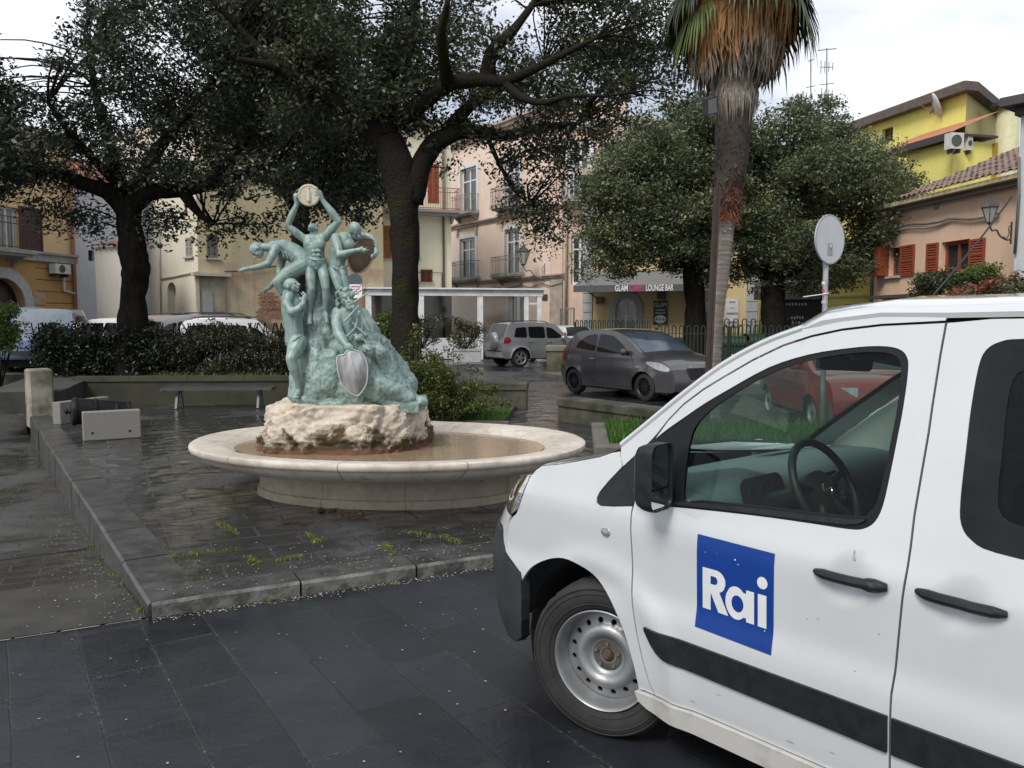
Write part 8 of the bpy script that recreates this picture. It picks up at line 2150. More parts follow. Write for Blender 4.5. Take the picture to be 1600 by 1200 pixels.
# sliding door
rw_o = C2([(-1.92, 1.708), (-1.7, 1.709), (-1.492, 1.706), (-1.435, 1.698), (-1.398, 1.672), (-1.384, 1.62), (-1.380, 1.50), (-1.381, 1.376), (-1.383, 1.24), (-1.393, 1.172), (-1.425, 1.133), (-1.488, 1.113), (-1.7, 1.105), (-2.0, 1.104), (-2.10, 1.12), (-2.13, 1.18), (-2.14, 1.4), (-2.13, 1.62), (-2.06, 1.69)], 3)
sl_poly = [(a - G, b) for a, b in doorrear] + [(-1.4, 1.762), (-1.7, 1.766), (-2.3, 1.768), (-2.32, 1.0), (-2.32, .30), (-1.7, .30)]
mb = MB(); panel(mb, sl_poly, [rw_o], .035, VM, .016); sdoor = vb(mb, 'sliding_door', vwhite)
tint = glass_mat('van_glass_dark', (.055, .065, .065), .02, .5)
inner = C2([(-1.95, 1.62), (-1.7, 1.625), (-1.52, 1.62), (-1.482, 1.598), (-1.472, 1.54), (-1.474, 1.4), (-1.476, 1.27), (-1.49, 1.22), (-1.53, 1.198), (-1.7, 1.192), (-1.95, 1.19), (-2.02, 1.21), (-2.03, 1.4), (-2.02, 1.6)], 3)
mb = MB(); panel(mb, rw_o, [inner], .05, lambda u, z, d: VM(u, z, .003 + d), .006); w_ = vb(mb, 'rear_side_window', mat('window_band_black', (.006, .007, .008), .08, spec=.22, col2=(.012, .014, .015)), sdoor)
mb = MB(); panel(mb, inner, [], .06, lambda u, z, d: VM(u, z, .006), 0); vb(mb, 'window_glass', tint, sdoor)
# rear side beyond the sliding door (out of the photo, closes the body)
rp = [(-2.327, .30), (-2.327, 1.757), (-3.4, 1.75), (-3.72, 1.70), (-3.74, .40)] + [(-3.0 + .40 * math.cos(t * PI / 10), .33 + .40 * math.sin(t * PI / 10)) for t in range(11)][::-1]
mb = MB(); panel(mb, rp, [], .08, VM, .016); vb(mb, 'rear_quarter', vwhite)
# black mouldings
def strip(name, P, off=-.012, parent=None, m=vblack, st=.03, thick=.014):
 mb = MB(); panel(mb, P, [], st, lambda u, z, d: VM(u, z, off + d), thick); return vb(mb, name, m, parent, ang=30)
strip('side_moulding', [(-.287, .562), (-.50, .561), (-.8, .560), (-1.0, .560), (-1.2285, .559), (-1.2285, .442), (-1.0, .446), (-.7, .450), (-.50, .453), (-.438, .455), (-.380, .461), (-.345, .474), (-.318, .498), (-.298, .528), (-.286, .55)], parent=door)
strip('side_moulding', [(-1.243, .558), (-1.243, .442), (-2.3, .435), (-2.3, .556)], parent=sdoor)
# sill
sill = [(-.222, .272), (-.30, .277), (-.5, .285), (-.8, .290), (-1.6, .292), (-2.6, .292), (-2.6, .20), (-1.6, .20), (-.8, .196), (-.45, .195), (-.34, .20), (-.27, .212), (-.232, .232)]
strip('sill', sill, -.018, m=vdirt, thick=.05)
# handles
for par, (h0, h1, lock) in ((door, ((-.981, .950), (-1.212, .953), True)), (sdoor, ((-1.298, .965), (-1.535, .960), False))):
 mb = MB(); n = 14; pts = []; rr = []
 for k in range(n + 1):
  t = k / n; u = h0[0] + (h1[0] - h0[0]) * t; z = h0[1] + (h1[1] - h0[1]) * t; off = .012 + .022 * math.sin(PI * t) ** .6
  pts.append(VM(u, z, 0)); base = (VM(u, z + .07, 0) + VM(u, z - .07, 0)) / 2; pts[-1] = Vector((base.x, base.y, pts[-1].z)) + VO * off; rr.append(.0165 * (.55 + .45 * min(1, min(t, 1 - t) * 9)) * (1.3 if lock and t > .72 else 1))
 mb.tube(pts, rr, 10); h = vb(mb, 'door_handle', vblack, par)
 if lock:
  c = pts[12] + VO * .014; M = Matrix.Translation(c) @ VO.to_track_quat('Z', 'Y').to_matrix().to_4x4()
  mb = MB(); mb.lathe([(.0035, .001), (.0075, .001), (.009, -.002), (.009, -.006)], 16, M); vb(mb, 'lock_cylinder', mat('chrome', (.6, .6, .6), .2, metal=.9), h)
mb = MB(); c = VM(-.066, .893, -.003); M = Matrix.Translation(c) @ VO.to_track_quat('Z', 'Y').to_matrix().to_4x4(); mb.lathe([(.001, .007), (.012, .006), (.017, .002), (.018, -.002)], 20, M @ Matrix.Diagonal((1.25, .9, 1, 1)))
vb(mb, 'side_indicator', mat('indicator_clear', (.32, .33, .33), .1, col2=(.12, .12, .12), scale=80, spec=.9), wing)
mb = MB(); mb.lathe([(.0185, .001), (.0195, .0015), (.020, -.002)], 20, M @ Matrix.Diagonal((1.25, .9, 1, 1))); vb(mb, 'indicator_rim', mat('chrome', (.6, .6, .6), .2, metal=.9), wing)
# bumper and nose
fg_ = [(.425, .560), (.440, .600), (.470, .625), (.56, .655), (.585, .70)]
bump_p = [(.452, .592), (.52, .622), (.60, .655), (.64, .70), (.665, .752), (.72, .762), (1.0, .762), (1.63, .762), (1.63, .22), (1.0, .22), (.70, .225), (.55, .24), (.47, .29), (.44, .38), (.435, .48), (.440, .56)]
L1 = float(_L[-1]) + V_S1
bump_p = [(min(a, L1 - .001), b) for a, b in bump_p]
strip('front_bumper', bump_p, -.012, m=mat('bumper_black', (.017, .018, .020), .6, col2=(.03, .031, .033), scale=5, bmp=.2, bscale=200, bdist=.002), st=.035, thick=.05)
nose_w = [(.462, .604), (.52, .634), (.597, .664), (.637, .706), (.66, .76), (.69, .775), (1.0, .775), (L1 - .001, .775), (L1 - .001, .93), (1.2, .93), (.95, .92), (.80, .90), (.72, .868), (.66, .845), (.612, .835), (.609, .80), (.604, .74), (.565, .658)]
mb = MB(); panel(mb, nose_w, [], .035, VM, .012); vb(mb, 'bumper_cap', vwhite)
hl_p = C2([(.526, .90), (.560, .872), (.61, .848), (.68, .862), (.76, .895), (.80, .925), (.77, .975), (.68, 1.02), (.60, 1.045), (.53, 1.055), (.508, 1.045), (.510, .98)], 3)
mb = MB(); panel(mb, hl_p, [], .03, lambda u, z, d: VM(u, z, -.003 + d), .03); hl = vb(mb, 'headlamp', glass_mat('lamp_lens', (.75, .78, .8), .03, 2.4))
mb = MB(); panel(mb, hl_p, [], .03, lambda u, z, d: VM(u, z, .045), 0); mb2 = MB(); vb(mb, 'lamp_bowl', mat('lamp_bowl', (.35, .36, .37), .2, metal=.7, col2=(.2, .2, .21), scale=14), hl)
# bonnet, windscreen and roof: rows from near edge to far edge
FARN = -2 * V_HW
def far(P): return P       # mirrored edge helper
def fz(u): return float(np.interp(u, [-1.05, -.8, -.5, -.1, .5], [0, -.14, -.19, -.17, -.02]))
def rowpts(u, z, crown, n=17, din=0):
 a = VM(u, z, din); off = (a - VP).dot(VO); s = (a - VP).dot(VD); out = []
 for k in range(n):
  t = k / (n - 1); nn = off + (FARN - 2 * off) * t; q = 1 - (2 * t - 1) ** 2; q = q ** .8
  out.append(VW(s + crown[0] * q, nn, z + crown[1] * q + fz(u) * max(0, t - .35) / .65))
 return out
def strip_rows(rows, mb):
 n = len(rows[0]); b = len(mb.v)
 for r in rows: mb.v += [tuple(p) for p in r]
 for i in range(len(rows) - 1):
  for k in range(n - 1): mb.f.append((b + i * n + k, b + (i + 1) * n + k, b + (i + 1) * n + k + 1, b + i * n + k + 1)); mb.m.append(0)
wt = [(p.x, p.y) for p in catmull([Vector((a, b, 0)) for a, b in [(.50, 1.045)] + wing_top], 3)]
mb = MB(); rows = []
for u, z in wt:
 t = min(1, max(0, (u + .09) / .59)); rows.append(rowpts(u, z + .003, (.36 - .10 * t, -.10 + .06 * t)))
r0 = rows[0]; nose_rows = [[p + VD * (.03 * j) * (1 - abs(2 * k / 16 - 1) ** 4) - Vector((0, 0, .022 * j + .006 * j * j)) for k, p in enumerate(r0)] for j in range(4, 0, -1)]
strip_rows(nose_rows + rows, mb); vb(mb, 'bonnet', vwhite)
ws_edge = [(-.092, 1.243), (-.125, 1.274), (-.195, 1.339), (-.361, 1.477), (-.518, 1.596), (-.669, 1.679), (-.80, 1.727)]
ws = [(p.x, p.y) for p in catmull([Vector((a, b, 0)) for a, b in ws_edge], 3)]
crown_s = lambda i, N: (.30 * (1 - i / N) + .20 * (i / N), .0)
allrows = []; N_ = len(ws)
for i, (u, z) in enumerate(ws): allrows.append(rowpts(u, z + .002, (.36 - .18 * i / N_, -.10 + .14 * (i / N_)), 49))
mb = MB(); strip_rows([r[:4] for r in allrows], mb); strip_rows([r[-4:] for r in allrows], mb); vb(mb, 'windscreen_frame', vwhite)
mb = MB(); strip_rows([[q - Vector((0, 0, .004)) for q in r[3:-3]] for r in allrows], mb); wsn = vb(mb, 'windscreen', glass_mat('windscreen_glass', (.84, .92, .88), .01, .2))
mb = MB(); strip_rows([[q - Vector((0, 0, .012)) for q in r[3:-3]] for r in allrows[:2]], mb); strip_rows([[q - Vector((0, 0, .012)) for q in r[3:-3]] for r in allrows[-4:]], mb)
for sl in (slice(3, 5), slice(-5, -3)): strip_rows([[q - Vector((0, 0, .012)) for q in r[sl]] for r in allrows], mb)
vb(mb, 'windscreen_border', vseal, wsn)
rf = [(-.80, 1.727), (-.88, 1.747), (-.949, 1.757), (-1.079, 1.772), (-1.276, 1.770), (-1.7, 1.775), (-2.4, 1.78), (-3.2, 1.778), (-3.72, 1.765)]
def roofrow(u, z, dz=0, din=0):
 c = .045 if u < -1 else float(np.interp(-u, [.8, 1.0], [.04, .045])); r = rowpts(u, z, (.18 * max(0, (1 + u) / .2) if u > -1 else 0, c), 25, din)
 out = []
 for k, p in enumerate(r): out.append(p - Vector((0, 0, dz)))
 return out
rows = [roofrow(u, z) for u, z in rf]
# rounded gutter shoulder
sh = []
for r in rows:
 a = r[0]; b = r[-1]; up = Vector((0, 0, 1))
 r2 = [a - VO * (-.0) + Vector((0, 0, -.004)), a + VO * .004 + up * .012, a - VO * .012 + up * .028, a - VO * .04 + up * .040] + [p + up * .040 for p in r[2:-2]] + [b + VO * .04 + up * .040, b + VO * .012 + up * .028, b - VO * .004 + up * .012, b - up * .004]
 sh.append(r2)
# blend front of roof into the windscreen frame
mb = MB()
for i in range(3):
 k = (0, .35, .75)[i]
 sh[i] = [Vector((p.x, p.y, q0.z * (1 - k) + p.z * k)) if False else p for p, q0 in zip(sh[i], sh[i])]
lead = rows[0]; lr = [lead[0]] * 3 + [lead[1]] + lead[2:-2] + [lead[-2]] + [lead[-1]] * 3
lr = lr[:len(sh[0])]
strip_rows([lr] + sh[1:], mb); vb(mb, 'roof', vwhite, ang=50)
pr2 = [(p[0], p[1]) for p in [(-.089, 1.247), (-.18, 1.322), (-.361, 1.473), (-.518, 1.592), (-.669, 1.675), (-.811, 1.728)]]
mb = MB(); mb.tube(catmull([VM(a, b + .006, .004) for a, b in pr2], 5), .012, 8); vb(mb, 'pillar_edge', vwhite)
head_m = mat('headliner', (.17, .18, .17), .9, col2=(.13, .14, .13))
mb = MB(); strip_rows([[p - Vector((0, 0, .02)) for p in r] for r in rows], mb); vb(mb, 'headliner', head_m)
# far side shell, black liner added to darken the near panel gaps, floor, firewall, tail
def FM(u, z, d=0):
 p = VM(u, z, d); q = p - VP; return VP + VD * q.dot(VD) + VO * (FARN - q.dot(VO)) + Vector((0, 0, z))
top_f = [(a, b + fz(a)) for a, b in ((-.092, 1.247), (-.195, 1.339), (-.361, 1.477), (-.518, 1.596), (-.669, 1.679), (-.811, 1.730), (-.955, 1.757), (-1.085, 1.772), (-1.279, 1.768), (-3.72, 1.76))]
far_poly = top_f + [(-3.74, .3), (-2.6, .28), (-.32, .28), (-.23, .33), (-.1, .62), (.175, .73), (.37, .65), (.45, .3), (L1 - .002, .3), (L1 - .002, .93), (.8, .90), (.5, 1.02), (.257, 1.04), (.012, 1.05)]
fw_hole = C2([(-.72, 1.20), (-.80, 1.42), (-.90, 1.54), (-1.08, 1.60), (-1.15, 1.60), (-1.16, 1.2), (-1.1, 1.14), (-.8, 1.14)], 3)
mb = MB(); panel(mb, far_poly, [fw_hole, [(-1.40, 1.15), (-1.40, 1.65), (-2.1, 1.65), (-2.1, 1.15)]], .07, FM, 0, flip=True); vb(mb, 'far_side', vwhite)
trim_m = mat('cabin_trim_pale', (.62, .64, .62), .8, col2=(.55, .57, .55))
mb = MB(); panel(mb, top_f[:-1] + [(-1.279, .5), (-.1, .5), (-.05, 1.02)], [fw_hole], .07, lambda u, z, d: FM(u, z, .035), 0); vb(mb, 'cabin_trim', trim_m)
mb = MB(); panel(mb, C2([(a, b) for a, b in fw_hole[::2]], 1), [], .1, lambda u, z, d: FM(u, z, .015), 0); panel(mb, [(-1.40, 1.15), (-1.40, 1.65), (-2.1, 1.65), (-2.1, 1.15)], [], .1, lambda u, z, d: FM(u, z, .015), 0); vb(mb, 'far_window_glass', tint)
liner = [(-.24, 1.0), (-.30, .30), (-3.7, .30), (-3.7, 1.74), (-1.3, 1.745), (-1.085, 1.735), (-.955, 1.715), (-.749, 1.655), (-.528, 1.53), (-.369, 1.42), (-.25, 1.28)]
big_g = C2([(-.415, 1.075), (-.405, 1.20), (-.408, 1.34), (-.46, 1.42), (-.56, 1.492), (-.709, 1.583), (-.851, 1.634), (-.988, 1.660), (-1.080, 1.667), (-1.14, 1.66), (-1.168, 1.63), (-1.178, 1.494), (-1.165, 1.279), (-1.15, 1.18), (-1.12, 1.142), (-1.090, 1.128), (-.927, 1.115), (-.705, 1.10), (-.50, 1.082)], 2)
mb = MB(); panel(mb, liner, [big_g, C2([(a, b) for a, b in inner[::3]], 1)], .06, lambda u, z, d: VM(u, z, .034), 0); vb(mb, 'gap_liner', vin)
mb = MB()
mb.add([VW(.5, -.12, .34), VW(-3.7, -.06, .34), VW(-3.7, FARN + .06, .34), VW(.5, FARN + .12, .34)], [(0, 1, 2, 3)])
mb.add([VW(-3.72, -.03, .3), VW(-3.72, FARN + .03, .3), VW(-3.72, FARN + .19, 1.8), VW(-3.72, -.19, 1.8)], [(0, 1, 2, 3)])
vb(mb, 'floor_and_tail', vin, smooth=False)
# wheel housing
mb = MB()
hp = [(math.cos(t * PI / 12) * .42, .33 + math.sin(t * PI / 12) * .415) for t in range(-2, 15)]
for i in range(len(hp) - 1): mb.add([VW(hp[i][0], -.02, hp[i][1]), VW(hp[i + 1][0], -.02, hp[i + 1][1]), VW(hp[i + 1][0], -.42, hp[i + 1][1]), VW(hp[i][0], -.42, hp[i][1])], [(0, 1, 2, 3)])
mb.add([VW(x, -.42, z) for x, z in hp], [tuple(range(len(hp)))]); vb(mb, 'wheel_housing', vin, smooth=False)
# wheels
steel = mat('wheel_steel', (.30, .31, .32), .42, metal=.55, col2=(.22, .22, .22), scale=5)
steel_d = mat('wheel_hub_dark', (.09, .09, .085), .6, metal=.3, col2=(.05, .045, .04), scale=20)
def van_wheel(s, n, yaw, side=1):
 ax = VO * side; ax = Matrix.Rotation(yaw, 3, 'Z') @ ax
 z = Vector((0, 0, 1)); x = z.cross(ax).normalized()
 M = Matrix.Translation(VW(s, n, .332)) @ Matrix((x, z, ax)).transposed().to_4x4()
 R0 = .332; mb = MB()
 mb.lathe([(.213, .066), (.220, .088), (.228, .094), (.262, .106), (.296, .104), (.318, .092), (.326, .080)], 72, M)
 # tread: ribs and cross grooves
 n_ = 96; prof = [(.326, .080), (R0, .062), (R0, .038), (.322, .036), (.322, .028), (R0, .026), (R0, -.002), (.322, -.004), (.322, -.012), (R0, -.014), (R0, -.05), (.326, -.07), (.29, -.1), (.21, -.1)]
 b = len(mb.v)
 for k in range(n_):
  a = 2 * PI * k / n_
  for r, zz in prof:
   rr = r - (.0075 if (k % 3 == 0 and r > .323 and abs(zz) > .03) else 0); a2 = a + zz * .35; mb.v.append(tuple(M @ Vector((rr * math.cos(a2), rr * math.sin(a2), zz))))
 K = len(prof)
 for k in range(n_):
  k2 = (k + 1) % n_
  for j in range(K - 1): mb.f.append((b + k * K + j, b + k2 * K + j, b + k2 * K + j + 1, b + k * K + j + 1)); mb.m.append(0)
 for rr_ in (.24, .285, .307): mb.lathe([(rr_, .101 if rr_ < .25 else .1065), (rr_ + .003, .1035 if rr_ < .25 else .1085), (rr_ + .006, .102 if rr_ < .25 else .1065)], 72, M)
 t = vb(mb, 'wheel', mat('van_tyre', (.013, .0125, .012), .85, col2=(.024, .023, .022), scale=9, bmp=.2, bscale=60, bdist=.002), ang=30)
 prf = [(.217, .096), (.213, .100), (.207, .096), (.203, .080), (.196, .052), (.190, .030), (.188, .022)]
 mb = MB(); mb.lathe(prf, 72, M)
 def depth(r): return float(np.interp(r, [0, .03, .065, .078, .092, .112, .132, .142, .165, .188], [.02, .02, .022, .028, .050, .060, .052, .036, .028, .020]))
 outer = [(.188 * math.cos(2 * PI * k / 64), .188 * math.sin(2 * PI * k / 64)) for k in range(64)]; inner_ = [(.034 * math.cos(2 * PI * k / 20), .034 * math.sin(2 * PI * k / 20)) for k in range(20)]
 holes = []
 for k in range(16):
  a = 2 * PI * (k + .5) / 16; c, s_ = math.cos(a), math.sin(a); holes.append([((.155 + .0125 * math.cos(q * PI / 6)) * c - .0125 * math.sin(q * PI / 6) * s_, (.155 + .0125 * math.cos(q * PI / 6)) * s_ + .0125 * math.sin(q * PI / 6) * c) for q in range(12)])
 panel(mb, outer, holes + [inner_], .0085, lambda u, v, d: M @ Vector((u, v, depth(math.hypot(u, v)) - d)), .012); rim = vb(mb, 'rim', steel, t, ang=45)
 mb = MB(); mb.lathe([(.001, .004), (.2, .004)], 32, M); vb(mb, 'brake_drum', vin, t)
 mb = MB(); mb.lathe([(.001, .030), (.020, .030), (.023, .026), (.024, .018), (.036, .020), (.038, .0225), (.066, .0235), (.069, .022)], 32, M); hub = vb(mb, 'hub', steel_d, t)
 for k in range(5):
  mb = MB(); a = 2 * PI * k / 5 + .3; c = M @ Vector((.052 * math.cos(a), .052 * math.sin(a), .022)); d_ = (M.to_3x3() @ Vector((0, 0, 1))).normalized(); mb.tube([c, c + d_ * .012], .0075, 6); vb(mb, 'wheel_bolt', mat('bolt_grey', (.18, .18, .17), .5, metal=.5), t, smooth=False)
 mb = MB(); c = M @ Vector((0, 0, .028)); mb.tube([c, c + d_ * .012], .011, 10); mb.lathe([(.011, .036), (.015, .034), (.016, .028)], 16, M); vb(mb, 'axle_nut', mat('rusty_nut', (.16, .06, .03), .9, col2=(.09, .04, .025), scale=60), t)
van_wheel(0, -.10, R(20)); van_wheel(-3.0, -.12, 0); van_wheel(0, FARN + .12, R(20), -1); van_wheel(-3.0, FARN + .12, 0, -1)
# door mirror
mc = VM(-.36, 1.07, 0)
def mir(u, dn, z): p = VM(u, 1.10, 0); return Vector((p.x, p.y, 0)) + VO * dn + Vector((0, 0, z))
mn = Matrix.Rotation(R(8), 3, 'Z') @ (-VD)               # glass faces back towards the driver and the camera
mn.normalize(); mr = Vector((0, 0, 1)).cross(mn).normalized()
MC = VM(-.33, 1.10, 0) + VO * .105 + VD * -.06; MC.z = 1.18
MM = Matrix.Translation(MC) @ Matrix((mr, Vector((0, 0, 1)), mn)).transposed().to_4x4()
def rrect(w, h, r, n=5, sk=0):
 out = []
 for cx, cy, a0 in ((w - r, h - r, 0), (-w + r, h - r, PI / 2), (-w + r, -h + r, PI), (w - r, -h + r, 3 * PI / 2)):
  for k in range(n + 1): a = a0 + PI / 2 * k / n; out.append((cx + r * math.cos(a) + sk * (cy + r * math.sin(a)), cy + r * math.sin(a)))
 return out
mw, mh = .073, .120
mb = MB(); rings = []
for dz, sc_ in ((.018, 1.0), (.02, 1.06), (-.002, 1.08), (-.03, 1.04), (-.055, .92), (-.072, .66), (-.078, .3)):
 base = rrect(mw, mh, .035, 5); rings.append([MM @ Vector((x * sc_, y * (1 + (sc_ - 1) * .7), dz)) for x, y in base])
b = 0; n = len(rings[0])
for r in rings: mb.v += [tuple(p) for p in r]
for i in range(len(rings) - 1):
 for k in range(n): mb.f.append((i * n + k, i * n + (k + 1) % n, (i + 1) * n + (k + 1) % n, (i + 1) * n + k)); mb.m.append(0)
mb.f.append(tuple((len(rings) - 1) * n + k for k in range(n))[::-1]); mb.m.append(0)
inn = [MM @ Vector((x * .97, y * .98, .004)) for x, y in rrect(mw, mh, .035, 5)]; b = len(mb.v); mb.v += [tuple(p) for p in inn]
for k in range(n): mb.f.append((k, b + k, b + (k + 1) % n, (k + 1) % n)); mb.m.append(0)
mb.f.append(tuple(b + k for k in range(n))); mb.m.append(0)
mirr = vb(mb, 'door_mirror', vblack, door, ang=50)
mm_g = mat('mirror_glass', (.62, .66, .67), .02, metal=1.0, col2=(.6, .64, .65))
for (y0, y1) in ((-.116, -.048), (-.040, .118)):
 P = rrect(mw * .90, (y1 - y0) / 2, .022, 4); yc = (y0 + y1) / 2
 mb = MB(); mb.add([MM @ Vector((x, y + yc, .009)) for x, y in P], [tuple(range(len(P)))]); vb(mb, 'mirror_glass', mm_g, mirr, smooth=False)
mb = MB(); mb.tube(catmull([VM(-.24, 1.09, .0), VM(-.25, 1.09, -.05), MC + Vector((0, 0, -.05)) + VD * .05], 4), [.03, .028, .027, .026, .025, .025, .025, .025, .025], 10); vb(mb, 'mirror_arm', vblack, mirr)
mb = MB()
for (u_, z_, a_, b_) in ((-1.098, 1.03, .004, .013), (-1.10, 1.015, .007, .006), (-.99, .79, .005, .003), (-.955, .78, .004, .003), (-1.12, .66, .005, .003), (-.45, .70, .004, .003), (-.62, .40, .012, .003), (-1.05, .36, .015, .003), (-.9, .335, .02, .004), (-.5, .33, .012, .004), (-1.19, .80, .003, .003)):
 panel(mb, [(u_ + a_ * math.cos(k) * random.uniform(.6, 1.2), z_ + b_ * math.sin(k) * random.uniform(.6, 1.2)) for k in (0, 1, 2, 3, 4, 5)], [], .02, lambda x, y, d: VM(x, y, -.0006), 0)
vb(mb, 'paint_chips', mat('chip_grey', (.30, .30, .29), .7), door)
# lettered blue square on the door
def sm_(u, z, off): return VM(u, z, -off)
RU0, RU1, RZ0, RZ1 = -.518, -.832, .630, .977
def RP(x, y, off): return VM(RU0 + (RU1 - RU0) * x, RZ0 + (RZ1 - RZ0) * y + (-.006 * x if y < .5 else 0), -off)
mb = MB(); mb.mat(0); panel(mb, [(0, 0), (1, -.01), (1, .985), (0, 1)], [], .06, lambda x, y, d: RP(x, y, .0022 - d), .002)
def ell_pts(cx, cy, rx, ry, n=28): return [(cx + rx * math.cos(2 * PI * k / n), cy + ry * math.sin(2 * PI * k / n)) for k in range(n)]
mb.mat(1); LF = lambda x, y, d: RP(x, y, .0034)
by, xh, cap_ = .225, .575, .665
# R
bowl = [(.27 + .125 * math.cos(t), (cap_ + .435) / 2 + (cap_ - .435) / 2 * math.sin(t)) for t in [PI / 2 - PI * k / 14 for k in range(15)]]
Rp = [(.085, by), (.195, by), (.195, .415), (.30, by), (.432, by), (.315, .44)] + [(.27 + .125 * math.cos(t), .55 + .115 * math.sin(t)) for t in [-PI / 2 + .35 + (PI - .35) * k / 14 for k in range(15)]] + [(.085, cap_)]
Rh = [(.195, .505), (.25, .505)] + [(.25 + .04 * math.cos(t), .548 + .043 * math.sin(t)) for t in [-PI / 2 + PI * k / 8 for k in range(1, 8)]] + [(.25, .591), (.195, .591)]
panel(mb, Rp, [Rh], .03, LF, 0)
# a
ca = (.535, .385); aO = ell_pts(ca[0], ca[1], .148, .170, 36)
ao = [p for p in aO];
a_poly = [(.665, by), (.765, by), (.765, .545), (.665, .545), (.665, .505)] + [(ca[0] + .140 * math.cos(t), ca[1] + .168 * math.sin(t)) for t in [math.radians(48) + math.radians(264) * k / 26 for k in range(27)]] + [(.665, .262)]
panel(mb, a_poly, [ell_pts(.553, .385, .078, .088, 24)], .03, LF, 0)
# i
panel(mb, [(.812, by), (.918, by), (.918, .545), (.812, .545)], [], .03, LF, 0); panel(mb, ell_pts(.865, .665, .064, .062, 24), [], .03, LF, 0)
for (x, y, r) in ((.12, .83, .005), (.28, .85, .004), (.52, .83, .012), (.56, .79, .008), (.88, .70, .006), (.9, .2, .008)): panel(mb, ell_pts(x, y, r, r * .7, 6), [], .03, LF, 0)
vb(mb, 'lettered_sticker', [mat('sticker_blue', (.003, .038, .23), .35, col2=(.003, .034, .20), scale=3), mat('sticker_white', (.68, .69, .70), .4)], door, smooth=True)
# ---------------- cabin: dashboard, wheel, mirror
dash = mat('dash_grey', (.18, .215, .225), .7, col2=(.15, .18, .19), scale=3, bmp=.15, bscale=300, bdist=.001); dash_d = mat('dash_dark', (.025, .028, .03), .7, bmp=.15, bscale=300, bdist=.001)
def loft(mb, prof_at, n0, n1, k=24):
 rows = []
 for i in range(k + 1):
  n_ = n0 + (n1 - n0) * i / k; rows.append([VW(s, n_, z) for s, z in prof_at(n_)])
 strip_rows(rows, mb)
def dprof(n_):
 hood = .05 * math.exp(-((n_ + .48) / .17) ** 2); ctr = .03 * math.exp(-((n_ + .93) / .15) ** 2); edge = .10 * (1 - min(1, abs(n_ + .93) / .85) ** 3)
 return [(.20 + edge, .99), (.05 + edge * .4, 1.05), (-.18, 1.085 + hood * .3), (-.34, 1.09 + hood), (-.43, 1.08 + hood), (-.475, 1.04 + hood * .5), (-.50, .98), (-.505 - ctr, .90), (-.46, .80), (-.40, .60), (-.2, .42)]
mb = MB(); loft(mb, dprof, -.06, FARN + .06, 44); vb(mb, 'dashboard', dash, ang=50); ds = bpy.data.objects['dashboard']
mb = MB()
for k in range(25):
 pass
def frm(s, n, z, tilt=0):   # local frame facing rearwards: x = away from camera side, y = up, z = back
 back = (-VD * math.cos(tilt) + Vector((0, 0, math.sin(tilt)))).normalized(); right = -VO; up = back.cross(right).normalized()
 return Matrix.Translation(VW(s, n, z)) @ Matrix((right, up, back)).transposed().to_4x4()
M = frm(-.492, -.48, 1.06, .3); mb = MB(); P = rrect(.16, .07, .05, 6)
mb.add([M @ Vector((x, y, .0)) for x, y in P], [tuple(range(len(P)))]); vb(mb, 'instrument_panel', dash_d, ds, smooth=False)
mb = MB();
for cx in (-.08, .0, .08): mb.lathe([(.030, .006), (.034, .006), (.034, .002)], 20, M @ Matrix.Translation((cx, 0, 0)))
vb(mb, 'gauge', mat('gauge_grey', (.05, .05, .05), .5), ds)
for (nn_, zz) in ((-.17, .985), (-.78, 1.03), (-.96, 1.03), (-1.68, .98)):
 M = frm(-.512, nn_, zz, .12); mb = MB(); P = rrect(.062, .048, .015, 3); mb.mat(0)
 vs = [M @ Vector((x, y, .008)) for x, y in P]; vo = [M @ Vector((x * 1.22, y * 1.22, .012)) for x, y in P]; vi = [M @ Vector((x, y, -.02)) for x, y in P]; n = len(P)
 mb.add(vo + vs + vi, [(k, (k + 1) % n, n + (k + 1) % n, n + k) for k in range(n)] + [(n + k, n + (k + 1) % n, 2 * n + (k + 1) % n, 2 * n + k) for k in range(n)] + [tuple(2 * n + k for k in range(n))])
 for j in range(5): mb.box(-.056, .056, -.036 + j * .018, -.028 + j * .018, -.01, .006, M)
 vb(mb, 'air_vent', dash_d, ds, smooth=False)
M = frm(-.535, -.87, .92, .15); mb = MB(); mb.box(-.11, .11, -.14, .10, -.04, .006, M); vb(mb, 'centre_console', dash_d, ds, smooth=False)
mb = MB(); mb.caps(VW(-.60, -.82, .86), VW(-.66, -.82, 1.0), .014, .014, 8); mb.ell(VW(-.665, -.82, 1.015), (.028, .028, .034), 12, 8); vb(mb, 'gear_lever', vblack)
mb = MB(); mb.lathe([(.0285, -.006), (.030, 0), (.0285, .006)], 16, Matrix.Translation(VW(-.665, -.82, 1.02))); vb(mb, 'gear_lever_ring', mat('chrome', (.6, .6, .6), .2, metal=.9))
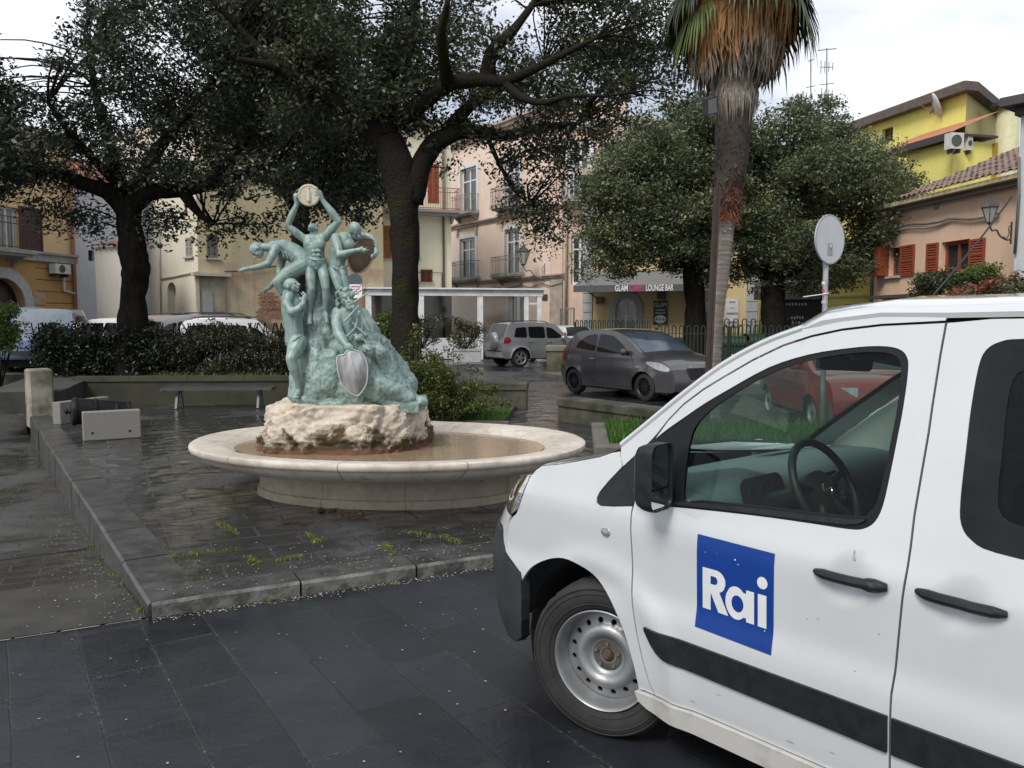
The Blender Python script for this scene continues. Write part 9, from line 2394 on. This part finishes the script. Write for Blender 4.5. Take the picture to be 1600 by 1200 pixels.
# steering wheel
SW = frm(-.76, -.47, 1.12, R(28)); sw_m = mat('steering_black', (.022, .023, .025), .45, col2=(.03, .031, .033), scale=12, bmp=.1, bscale=200, bdist=.001)
mb = MB(); r0 = .195; mb.tube([SW @ Vector((r0 * math.cos(2 * PI * k / 40), r0 * math.sin(2 * PI * k / 40) * .97, 0)) for k in range(41)], .0155, 12, False)
swh = vb(mb, 'steering_wheel', sw_m)
mb = MB()
padp = C2([(-.085, .055), (0, .075), (.085, .055), (.095, 0), (.06, -.075), (0, -.095), (-.06, -.075), (-.095, 0)], 4)
panel(mb, padp, [], .02, lambda x, y, d: SW @ Vector((x, y, .005 - .035 + .035 * max(0, 1 - (x / .12) ** 2 - (y / .12) ** 2) - d)), .03); vb(mb, 'horn_pad', sw_m, swh)
mb = MB()
for a_ in (R(15), R(165), R(235), R(305)):
 p = SW @ Vector((.085 * math.cos(a_), .075 * math.sin(a_), -.018)); q = SW @ Vector((.178 * math.cos(a_), .172 * math.sin(a_), -.002)); mb.caps(p, q, .019, .013, 8)
vb(mb, 'wheel_spokes', sw_m, swh)
mb = MB(); mb.lathe([(.001, .008), (.022, .008), (.0225, .006)], 24, SW @ Matrix.Translation((0, -.005, 0))); vb(mb, 'emblem', mat('emblem_maroon', (.10, .012, .015), .3), swh)
mb = MB(); mb.lathe([(.0225, .006), (.025, .010), (.028, .008), (.029, .004)], 24, SW @ Matrix.Translation((0, -.005, 0)));
mb.box(-.012, .012, -.008, .0, .0085, .0095, SW); vb(mb, 'emblem_ring', mat('chrome', (.6, .6, .6), .2, metal=.9), swh)
mb = MB(); mb.caps(SW @ Vector((0, 0, -.03)), VW(-.46, -.47, .98), .04, .06, 10); mb.caps(SW @ Vector((-.03, .01, -.05)), SW @ Vector((-.15, .03, -.04)), .009, .008, 6); mb.caps(SW @ Vector((.03, .01, -.05)), SW @ Vector((.15, .03, -.04)), .009, .008, 6); vb(mb, 'steering_column', vblack)
# rear-view mirror, sun visor, wipers
RM = frm(-.62, -.88, 1.585, R(-5)); P = rrect(.125, .036, .02, 4)
mb = MB(); mb.prism(P, lambda x, y, d: (RM @ Matrix.Rotation(R(-30), 4, 'Y')) @ Vector((x, y, d)), -.02, .008); mb.bar(RM @ Vector((0, .03, -.01)), RM @ Vector((0, .10, -.10)), .02); vb(mb, 'rearview_mirror', mat('mirror_back_grey', (.05, .055, .052), .5), smooth=False)
mb = MB();
for n_ in (-.45, -1.4): mb.box(-.22, .22, -.06, .06, -.006, .006, frm(-.92, n_, 1.66, R(60)))
vb(mb, 'sun_visor', head_m, smooth=False)
mb = MB(); mb.tube(catmull([VW(.20, -.35, 1.15), VW(.16, -.6, 1.16), VW(.25, -1.05, 1.14)], 5), .008, 5); mb.tube([VW(.27, -1.05, 1.12), VW(.20, -1.3, 1.12), VW(.16, -1.66, 1.08)], .008, 5); vb(mb, 'wiper', vblack)
mb = MB(); mb.add([VW(.04, -1.2, 1.10), VW(-.06, -1.25, 1.11), VW(-.10, -1.5, 1.11), VW(.0, -1.55, 1.10)], [(0, 1, 2, 3)]); vb(mb, 'paper_on_dashboard', mat('paper_pale', (.45, .46, .44), .8), smooth=False)
# seats
seat_m = mat('seat_cloth', (.05, .052, .055), .9)
for n_ in (-.48, -1.38):
 mb = MB(); mb.box(-.24, .24, -.06, .06, -.0, .5, frm(-1.45, n_, .62, 0)); st_ = vb(mb, 'seat', seat_m, smooth=False); st_.modifiers.new('b', 'BEVEL').width = .04
 M = Matrix.Translation(VW(-1.42, n_, .68)) @ Matrix.Rotation(VTH, 4, 'Z')
 mb = MB(); mb.box(-.24, .24, -.17, -.03, 0, .62, M); mb.box(-.13, .13, -.19, -.08, .66, .84, M); q = vb(mb, 'seat_back', seat_m, st_, smooth=False); q.modifiers.new('b', 'BEVEL').width = .04

# ================================================================ put each thing's Empty at its base
for o in [x for x in scene.objects if x.type == 'EMPTY' and x.parent is None and x.location.length < 1e-6 and len(x.children)]:
 lo = Vector((1e9,) * 3); hi = Vector((-1e9,) * 3)
 for c in o.children_recursive:
  if c.type == 'MESH' and len(c.data.vertices):
   co = np.empty(len(c.data.vertices) * 3, dtype=np.float32); c.data.vertices.foreach_get('co', co); co = co.reshape(-1, 3)
   off = Vector((0, 0, 0)); q = c
   while q is not None and q is not o: off += q.location; q = q.parent
   lo = Vector([min(a, b) for a, b in zip(lo, Vector(co.min(0).tolist()) + off)]); hi = Vector([max(a, b) for a, b in zip(hi, Vector(co.max(0).tolist()) + off)])
 base = Vector(((lo.x + hi.x) / 2, (lo.y + hi.y) / 2, lo.z)); o.location = base
 for c in o.children: c.location -= base
